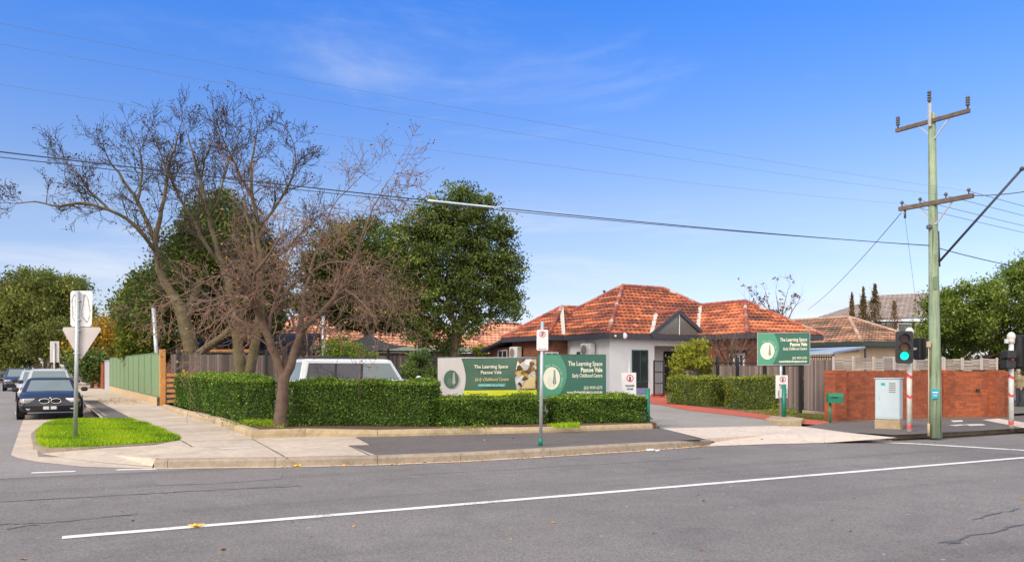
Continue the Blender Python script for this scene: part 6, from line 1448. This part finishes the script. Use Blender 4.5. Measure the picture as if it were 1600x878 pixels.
for k in (-.88, -.4, .25, .8):
    q = c5+AR*k-V(0, .13, -.05); m = MB(); m.cyl(q, q+V(0, 0, .12), .015, 6); m.tube([q+V(0, 0, .07), q+V(0, 0, .1), q+V(0, 0, .14)], [.03, .05, .02], 8); m.build('insulator', M['insul'], cl_)
mb = MB(); mb.beam(c5-AR*.45-V(0, .13, 0), onp(5.15)-V(0, .12, 0), .02, .035); mb.beam(c5+AR*.45-V(0, .13, 0), onp(5.15)-V(0, .12, 0), .02, .035); mb.build('brace', M['greymetal'], t)
mb = MB(); mb.box(onp(5.1)+V(-.12, -.05, 0), (.12, .1, .1), bev=.02); mb.build('fuse_box', M['insul'], t); mb = MB(); q = c5-AR*.8+V(0, -.13, -.25); mb.cyl(q, q+V(0, 0, .2), .03, 8); mb.build('fuse', M['insul'], t)
st = P(1597, 264, 17.9); mb = MB(); mb.cyl(onp(4.28)+V(.1, -.1, 0), st, .028, 8); mb.ball(tuple(st), .05); mb.cyl(onp(4.15)+V(.12, -.05, 0), onp(5.0)+V(.1, -.05, 0), .018, 6); mb.build('stay_rod', M['wire'], t)
q = onp(1.0+.0); pz = P(1461, 615, ub.y-.15); m = MB(); m.box(pz, (.17, .012, .24), bev=.004); pq = m.build('blue_plate', M['blueplate'], t)
m = MB(); m.box(pz+V(0, -.009, .03), (.13, .006, .03)); m.box(pz+V(0, -.009, -.04), (.09, .006, .02)); m.build('plate_print', M['white'], pq)
m = MB(); q = P(1451, 538, ub.y-.1); m.box(q, (.09, .07, .14), bev=.01); m.cyl(q-V(0, 0, .07), V(q.x, q.y, .1), .013, 6); m.cyl(V(q.x, q.y, .1), V(q.x, q.y, .4), .03, 8); m.build('conduit', M['renderb'], t)
mb = MB(); mb.box(onp(3.75)+V(-.02, -.12, 0), (.1, .02, .3)); mb.build('plate', M['colorbp'], t)
# wires
def wire(label, a, b, sag=.3, r=.011, mat='wire', n=24):
    a = Vector(a); b = Vector(b); pts = [a.lerp(b, i/n)-V(0, 0, 4*sag*(i/n)*(1-i/n)) for i in range(n+1)]; tag(MB().tube(pts, r, 5, cap=False).build('overhead_wire', M[mat]), label, 'wire', 'overhead wires')
pA = onp(4.66)+V(-.12, 0, 0)
wL = P(-260, 206, 9.6)
wire('thick twisted service cable crossing the sky from the left edge to the green pole', wL, pA, .12, .009)
wire('second service cable running just under the thick one at the left', P(-260, 216, 9.6), pA+V(0, 0, .01), .12, .006)
a_ = wL.lerp(pA, .535); 
def onw(f): return wL.lerp(pA, f)-V(0, 0, 4*.12*f*(1-f))
def f_at(px):
    lo, hi = 0, 1
    for _ in range(40):
        m = (lo+hi)/2; p = onw(m)
        if p.x/p.y < (px-800)/F: lo = m
        else: hi = m
    return lo
f0, f1 = f_at(668), f_at(782)
tag(MB().tube([onw(f0+(f1-f0)*k/6)+V(0, 0, -.0) for k in range(7)], .017, 8).build('cable_sleeve', M['wirew']), 'pale sleeve on the service cable above the tall evergreen tree', 'cable sleeve')
for k, nm, sg in ((-.88, 'farthest', .5), (.25, 'second nearest', .35), (.8, 'nearest', .3)):
    p = c5+AR*k+V(0, -.13, .12); e_ = p-E1*34; e_.z = p.z+.25; wire('faint wire running left over the road from the '+nm+' lower crossarm insulator', p, e_, sg, .0022, 'wireg')
for k, nm in ((-.88, 'farthest'), (-.4, 'second farthest'), (.25, 'second nearest'), (.8, 'nearest')):
    p = c5+AR*k+V(0, -.13, .12); e_ = p+E1*45; e_.z = p.z-.3; wire('low wire leaving the '+nm+' insulator of the lower crossarm, to the right', p, e_, .5, .006)
wire('service wire dropping from the lower crossarm to the tiled house roof', c5-AR*.9+V(0, -.13, -.1), P(1262, 484, 46), .2, .009)
wire('service wire running right and down from the pole below the crossarm', onp(4.6)+V(.12, 0, 0), P(1700, 434, 22), .08, .011)
wire('bare wire leaving the right end of the lower crossarm', c5+AR*.9+V(0, -.13, 0), P(1720, 270, 17), .12, .01)
wire('thin earth wire hanging down the left side of the pole', c5-AR*.82+V(0, -.13, -.1), P(1431, 470, 20.6), .0, .004)

# ================= VEHICLES =================
def car(label, loc, heading, scale, paint, kind='sedan', group=None, glassm='carglass', name='parked_car'):
    L_, W_, hs = {'sedan': (4.5, 1.76, 1.24), 'wagon': (4.6, 1.78, 1.50), 'suv': (4.95, 1.92, 1.80), 'van': (4.8, 1.9, 1.95)}[kind]
    t = thing(name, label, 'car', loc, heading, group); w = W_/2; belt = {'sedan': .83, 'wagon': .95, 'suv': 1.18, 'van': 1.15}[kind]; hood = {'sedan': .73, 'wagon': .86, 'suv': 1.08, 'van': 1.0}[kind]
    xs = [-.5, -.485, -.44, -.30, -.1, .1, .24, .34, .44, .485, .5]
    zt = [belt*.82, belt*.97, belt, belt, belt, belt, belt*.99, hood+.05, hood*.95, hood*.82, hood*.7]
    ww = [.84, .9, .95, 1, 1, 1, 1, .985, .94, .87, .8]; zb = [.42, .32, .25, .2, .2, .2, .2, .2, .22, .26, .36]
    mb = MB(); rings = []
    for x, z1, k, z0 in zip(xs, zt, ww, zb):
        y = w*k; m = (z0+z1)/2; half = [(.0, z0), (y*.86, z0), (y*.96, z0+.06), (y, m-.05), (y*.995, m+.1), (y*.965, z1-.1), (y*.90, z1-.02), (y*.7, z1+.015), (0, z1+.03)]
        rings.append([(x*L_, -a_, b_) for a_, b_ in half]+[(x*L_, a_, b_) for a_, b_ in half[-2:0:-1]])
    n = len(rings[0]); vv = [p for r_ in rings for p in r_]; fs = []
    for i in range(len(rings)-1):
        for j in range(n): k = (j+1) % n; fs.append((i*n+j, i*n+k, (i+1)*n+k, (i+1)*n+j))
    fs.append(tuple(range(n-1, -1, -1))); fs.append(tuple((len(rings)-1)*n+j for j in range(n))); mb.add([Vector(p)*scale for p in vv], [tuple(f) for f in fs], smooth=True)
    def bl_(m, nm, mt, par=t): return m.build(nm, mt, par, world=False)
    body = bl_(mb, 'body', paint)
    xr0, xf0, xr1, xf1 = {'sedan': (-.40, .235, -.24, .07), 'wagon': (-.47, .24, -.42, .08), 'suv': (-.485, .145, -.46, .075), 'van': (-.49, .33, -.47, .16)}[kind]
    def ring(x0, x1, hw, z, rr=.12):
        return [(x1*L_, -hw+rr, z), (x1*L_-.02, hw*0-hw+rr*.3, z), (x1*L_-rr, -hw, z), (x0*L_+rr, -hw, z), (x0*L_+.02, -hw+rr*.3, z), (x0*L_, -hw+rr, z), (x0*L_, hw-rr, z), (x0*L_+.02, hw-rr*.3, z), (x0*L_+rr, hw, z), (x1*L_-rr, hw, z), (x1*L_-.02, hw-rr*.3, z), (x1*L_, hw-rr, z)]
    zr = hs; hb, ht = w*.90, w*.70 if kind in ('sedan', 'wagon') else w*.78
    R0 = ring(xr0, xf0, hb, belt-.02); R1 = ring(xr1, xf1, ht+.02, zr-.05); R2 = ring(xr1+.01, xf1-.015, ht-.05, zr-.01, .15); R3 = ring(xr1+.05, xf1-.06, ht-.25, zr+.01, .2)
    mb = MB(); vv = R0+R1+R2+R3; fs = []
    for i in range(3):
        for j in range(12): k = (j+1) % 12; fs.append((i*12+k, i*12+j, (i+1)*12+j, (i+1)*12+k))
    fs.append(tuple(reversed([36+j for j in range(12)]))); mb.add([Vector(p)*scale for p in vv], fs); bl_(mb, 'cabin', paint)
    G_ = M[glassm]
    def quad(q, off, nm, mt, par=t):
        q = [Vector(p) for p in q]; nrm = (q[1]-q[0]).cross(q[2]-q[0]).normalized(); c = sum(q, Vector())/4
        if nrm.dot(c-Vector((0, 0, .9))) < 0: nrm = -nrm; 
        m = MB(); m.add([(p+nrm*off)*scale for p in q]+[(p+nrm*(off-.012))*scale for p in q], [(0, 1, 2, 3), (7, 6, 5, 4)]+[(i, 4+i, 4+(i+1) % 4, (i+1) % 4) for i in range(4)]); return bl_(m, nm, mt, par)
    def lerpq(x, s, f): # point on side surface: x frac along belt/roof at height f
        return Vector((x, 0, 0))
    zl0, zl1 = belt+.02, zr-.1
    def side_pt(xb, f, sgn):
        y = (hb*(1-f)+(ht+.02)*f); return Vector((xb, sgn*y, (belt-.02)*(1-f)+(zr-.05)*f))
    f0, f1 = .08, .88
    for sgn in (-1, 1):
        lo_, hi_ = ((xr0*(1-f0)+xr1*f0)*L_+.19, (xf0*(1-f0)+xf1*f0)*L_-.16), ((xr0*(1-f1)+xr1*f1)*L_+.19, (xf0*(1-f1)+xf1*f1)*L_-.16)
        quad([side_pt(lo_[0], f0+.01, sgn), side_pt(lo_[1], f0+.01, sgn), side_pt(hi_[1], f1-.01, sgn), side_pt(hi_[0], f1-.01, sgn)], .002, 'pillar_trim', M['plast'])
    def edge(fr_, f): return (xf0*(1-f)+xf1*f)*L_-.13 if fr_ else (xr0*(1-f)+xr1*f)*L_+.13
    for sgn in (-1, 1):
        X0b, X1b, X0t, X1t = edge(False, f0), edge(True, f0), edge(False, f1), edge(True, f1)
        div = {'sedan': [0, .48, 1], 'wagon': [0, .3, .62, 1], 'suv': [0.03, .33, .66, 1], 'van': [0, .3, .62, 1]}[kind]; g_ = .035
        for i in range(len(div)-1):
            # pillars are vertical: interpolate x between the bottom edge and the top edge
            def xx(d, bot): 
                if d <= .04: return (X0b if bot else X0t)+d
                if d >= 1: return X1b if bot else X1t
                return X0t+(X1t-X0t)*((d-.5)*.97+.5)+(-.05 if bot else 0)
            a0, a1, b0_, b1_ = xx(div[i], True)+g_*(i > 0), xx(div[i+1], True)-g_*(i < len(div)-2), xx(div[i], False)+g_*(i > 0), xx(div[i+1], False)-g_*(i < len(div)-2)
            quad([side_pt(a0, f0, sgn), side_pt(a1, f0, sgn), side_pt(b1_, f1, sgn), side_pt(b0_, f1, sgn)], .006, 'side_window', M['tintglass'] if (kind == 'suv' and i < len(div)-2) else G_)
    def fr_pt(f, y, front):
        x = (xf0*(1-f)+xf1*f if front else xr0*(1-f)+xr1*f)*L_; return Vector((x, y, (belt-.02)*(1-f)+(zr-.05)*f))
    for front in (True, False):
        h0, h1 = hb-.14, ht-.08
        quad([fr_pt(.05, -h0, front), fr_pt(.05, h0, front), fr_pt(.93, h1, front), fr_pt(.93, -h1, front)], .006, 'windscreen' if front else 'rear_window', G_)
    rw = .31 if kind in ('sedan', 'wagon') else .37
    for fx in (-.31, .325):
        for sgn in (-1, 1):
            c = Vector((fx*L_, sgn*(w-.1), rw)); m = MB(); m.cyl((c+V(0, sgn*.09, .03))*scale, (c+V(0, sgn*.108, .03))*scale, (rw+.065)*scale, 24); bl_(m, 'wheel_arch', M['plast'])
            m = MB(); m.tube([(c+V(0, y*sgn, 0))*scale for y in (-.1, -.08, .1, .118)], [rw*.93*scale, rw*scale, rw*scale, rw*.93*scale], 24); ty = bl_(m, 'tyre', M['tyre'])
            m = MB(); m.cyl((c+V(0, .118*sgn, 0))*scale, (c+V(0, .124*sgn, 0))*scale, rw*.66*scale, 20)
            for k in range(5): an = k*1.2566; d = V(math.cos(an), 0, math.sin(an)); m.beam((c+V(0, .128*sgn, 0)+d*.03)*scale, (c+V(0, .128*sgn, 0)+d*rw*.6)*scale, .03*scale, .05*scale, up=V(0, 1, 0))
            bl_(m, 'rim', M['steel'], ty)
    xf = .5*L_
    for sgn in (-1, 1):
        m = MB(); m.box(V(.225*L_, sgn*(w+.07), belt+.06)*scale, V(.12, .2, .14)*scale, bev=.04*scale); bl_(m, 'mirror', M['plast'] if kind == 'wagon' else paint)
        zh = hood*.78
        m = MB(); m.box(V(xf-.085, sgn*w*.64, zh)*scale, V(.16, .40, .15)*scale, rz=-sgn*.42, bev=.04*scale); hl = bl_(m, 'headlight', M['lamp'])
        m = MB(); m.box(V(xf-.125, sgn*w*.845, zh)*scale, V(.12, .09, .13)*scale, rz=-sgn*.6, bev=.03*scale); bl_(m, 'indicator', M['indic'], hl)
        m = MB(); m.box(V(-xf+.04, sgn*w*.74, belt*.78)*scale, V(.12, .26, .2)*scale, bev=.03*scale); bl_(m, 'tail_light', M['tail'])
        if kind == 'sedan': m = MB(); m.cyl(V(xf-.06, sgn*w*.66, .36)*scale, V(xf-.01, sgn*w*.66, .36)*scale, .06*scale, 14); bl_(m, 'fog_light', M['lamp'])
    if kind == 'sedan':
        for sgn in (-1, 1):
            m = MB(); cy = sgn*.155; pts = [V(xf+.012, cy+.135*math.cos(k*.3927)*(1 if abs(math.cos(k*.3927)) < .8 else 1), hood*.77+.075*math.sin(k*.3927)) for k in range(17)]; m.tube([p*scale for p in pts], .014*scale, 6); gr = bl_(m, 'grille_ring', M['chrome'])
            m = MB(); 
            m.add([V(xf+.008, cy, hood*.77)*scale]+[p*scale-V(.004, 0, 0) for p in pts[:16]], [(0, k+1, (k+1) % 16+1) for k in range(16)]); bl_(m, 'grille', M['dark'], gr)
    else:
        m = MB(); m.box(V(xf-.02, 0, hood*.74)*scale, V(.06, w*.8, .14)*scale, bev=.02*scale); bl_(m, 'grille', M['dark'])
    m = MB(); m.box(V(xf-.055, 0, .40)*scale, V(.1, w*.95, .13)*scale, bev=.03*scale); bl_(m, 'air_intake', M['dark'])
    m = MB(); m.box(V(xf+.02, 0, hood*.77-.2)*scale, V(.02, .40, .12)*scale); npl = bl_(m, 'number_plate', M['plast']); m = MB(); m.box(V(xf+.032, -.11, hood*.77-.2)*scale, V(.006, .15, .09)*scale); m.box(V(xf+.032, .09, hood*.77-.2)*scale, V(.006, .15, .09)*scale); bl_(m, 'plate_face', M['white'], npl)
    m = MB(); m.cyl(V(xf-.13, 0, hood*.86)*scale, V(xf-.1, 0, hood*.9)*scale, .03*scale, 12); bl_(m, 'badge', M['chrome'])
    if kind in ('wagon', 'suv'):
        for sgn in (-1, 1): m = MB(); m.tube([V(x*L_, sgn*(ht-.08), zr+z)*scale for x, z in ((xr1+.06, .0), (xr1+.09, .05), (xf1-.12, .05), (xf1-.09, .0))], .02*scale, 6); bl_(m, 'roof_rail', M['plast'] if kind == 'suv' else M['steel'])
    m = MB(); m.box(V(-xf+.03, 0, .42)*scale, V(.1, w*1.6, .2)*scale, bev=.03*scale); bl_(m, 'rear_bumper', paint)
    return t
HD = math.atan2(-E2.y, -E2.x)
def carat(label, px, base_y, scale, paint, kind, ahead=0, **k):
    p = G(px, base_y, 0); p = p+E2*(2.1*scale+ahead); return car(label, (p.x, p.y, .012), HD+k.pop('dh', 0), scale, paint, kind, **k)
GC = 'cars parked along the side street kerb'
carat('dark navy sedan parked nearest, facing the camera beside the grass island', 81, 655.5, 1.09, M['p_navy'], 'sedan', group=GC, dh=-.02)
p = G(81, 655.5, 0)+E2*10.3; car('silver wagon with roof rails parked directly behind the navy sedan', (p.x+.1, p.y, .012), HD, 1.1, M['p_silver'], 'wagon', group=GC)
p = G(47, 628, 0)+E2*2.3; car('silver hatchback with black mirror parked third, peeking out left of the wagon', (p.x+.38, p.y, .012), HD, 1.05, M['p_silver'], 'wagon', group=GC)
carat('dark blue car fourth in the row, standing further out in the street', 29, 611, 1.1, M['p_blue'], 'wagon', group=GC)
carat('pale distant van parked beyond the blue car', 49, 596, 1.2, M['p_white'], 'van', ahead=0, group=GC)
GD = 'cars on the far side of the side street'
for px, by, kd, pt_, lab in ((-4, 598, 'sedan', 'p_grey', 'dark grey car parked on the far side of the street, cut by the left edge'), (4, 588.5, 'van', 'p_grey', 'tall grey van parked behind the grey car at the left edge'), (14, 584, 'sedan', 'p_black', 'small dark car furthest along the far side of the street')):
    p = G(px, by, 0); car(lab, (p.x-.8, p.y+2, .012), HD+math.pi, 1.15, M[pt_], kd, group=GD)
pr = V(-6.45, 23.4, 0); hd = math.atan2(E1.y, E1.x); cpos = pr+E1*2.55
suv = car('white four wheel drive wagon with tinted windows parked behind the front hedge', (cpos.x, cpos.y, zl(cpos.x, cpos.y)), hd, 1.0, M['p_white'], 'suv', name='parked_car')
# ---------------- pedestrian ----------------
pf = P(1594, 641, 33.5); pf.z = FP
def person(label, loc, rz, s):
    t = thing('person', label, 'person', loc, rz)
    def skin(name, verts, edges, radii, mat, sub=2):
        me = bpy.data.meshes.new(name); me.from_pydata([tuple(Vector(v)*s) for v in verts], edges, []); o = bpy.data.objects.new(name, me); col.objects.link(o); me.materials.append(mat); o.parent = t
        md = o.modifiers.new('skin', 'SKIN'); me.skin_vertices or None
        if not me.skin_vertices: 
            bm_ = None
        lay = me.skin_vertices[0].data if me.skin_vertices else None
        if lay is None: return o
        for i, r_ in enumerate(radii): lay[i].radius = (r_[0]*s, r_[1]*s) if isinstance(r_, tuple) else (r_*s, r_*s)
        lay[0].use_root = True; o.modifiers.new('sub', 'SUBSURF').levels = sub; o.modifiers['sub'].render_levels = sub; return o
    return t, skin
def blob_person(label, loc, rz, s):
    t = thing('person', label, 'person', loc, rz)
    def bl_(m, nm, mt, par=t): return m.build(nm, mt, par, world=False)
    # one continuous body: skinned by metaball-free lofts joined in a remesh
    m = MB()
    def T(pts, rs): m.tube([V(*p)*s for p in pts], [r_*s for r_ in rs], 14, smooth=True)
    T([(0, 0, .90), (0, 0, 1.0), (.02, 0, 1.15), (.05, 0, 1.32), (.07, 0, 1.42), (.08, 0, 1.48)], [.13, .155, .15, .165, .12, .06])
    T([(.08, 0, 1.44), (.095, 0, 1.50), (.105, 0, 1.56)], [.058, .052, .06]); m.ball(tuple(V(.125, 0, 1.625)*s), (.098*s, .078*s, .118*s), 16, 12)
    for g in (-1, 1):
        T([(0, g*.08, .95), (.02, g*.095, .75), (.03, g*.10, .5), (.0, g*.10, .28), (-.02, g*.10, .09)], [.10, .088, .062, .055, .038]); T([(-.05, g*.1, .05), (.06, g*.105, .045), (.18, g*.11, .035)], [.045, .048, .03])
        T([(.05, g*.15, 1.39), (.04, g*.21, 1.28), (.03, g*.235, 1.12), (.10, g*.225, .97), (.16, g*.21, .88)], [.065, .058, .046, .04, .028])
        T([(.16, g*.21, .885), (.18, g*.205, .84), (.185, g*.2, .80)], [.03, .036, .028])
        for k in range(4): T([(.17+.018*k-.02, g*.2, .80), (.175+.018*k-.02, g*.198, .765), (.165+.018*k-.02, g*.19, .735)], [.010, .010, .007])
        T([(.19, g*.19, .84), (.205, g*.175, .81), (.205, g*.17, .785)], [.012, .011, .008])
    m.ball(tuple(V(.222, 0, 1.615)*s), (.018*s, .014*s, .022*s), 8, 6)
    for g in (-1, 1): m.ball(tuple(V(.115, g*.08, 1.62)*s), (.02*s, .012*s, .03*s), 8, 6)
    body = bl_(m, 'body', M['skin']); rm = body.modifiers.new('remesh', 'REMESH'); rm.mode = 'VOXEL'; rm.voxel_size = .009*s; rm.use_smooth_shade = True
    def cloth(nm, mt, parts, inf):
        mm = MB()
        for pts, rs in parts: mm.tube([V(*p)*s for p in pts], [(r_+inf)*s for r_ in rs], 16, smooth=True)
        o = bl_(mm, nm, mt); r2 = o.modifiers.new('remesh', 'REMESH'); r2.mode = 'VOXEL'; r2.voxel_size = .012*s; r2.use_smooth_shade = True
    J = [([(0, 0, .84), (0, 0, 1.0), (.02, 0, 1.15), (.05, 0, 1.32), (.07, 0, 1.42), (.08, 0, 1.47)], [.15, .17, .165, .18, .13, .055])]
    for g in (-1, 1): J.append(([(.05, g*.15, 1.39), (.04, g*.21, 1.28), (.03, g*.235, 1.12), (.10, g*.225, .97), (.15, g*.212, .9)], [.075, .068, .056, .05, .042]))
    cloth('jacket', M['jacket'], J, .015)
    K = []
    for g in (-1, 1): K.append(([(0, g*.07, .95), (.02, g*.095, .75), (.03, g*.10, .5), (.0, g*.10, .28), (-.02, g*.10, .09)], [.12, .1, .075, .07, .065]))
    cloth('trousers', M['trous'], K, .01)
    mm = MB(); mm.ball(tuple(V(.11, 0, 1.68)*s), (.112*s, .092*s, .075*s), 14, 10); mm.box(V(.225, 0, 1.672)*s, V(.09, .12, .014)*s, bev=.005); bl_(mm, 'cap', M['cap_g'])
    for g in (-1, 1): mm = MB(); mm.tube([V(*p)*s for p in ((-.06, g*.1, .045), (.06, g*.105, .045), (.19, g*.11, .035))], [.05*s, .054*s, .034*s], 12); bl_(mm, 'shoe', M['black'])
    for g in (-1, 1): mm = MB(); mm.ball(tuple(V(.213, g*.032, 1.635)*s), .009*s, 8, 6); bl_(mm, 'eye', M['dark'])
    return t
blob_person('stooped pedestrian in grey cap, tan jacket and dark trousers at the right edge', (pf.x, pf.y, FP+.0), R(200), .86)
print('objects', len(bpy.data.objects))
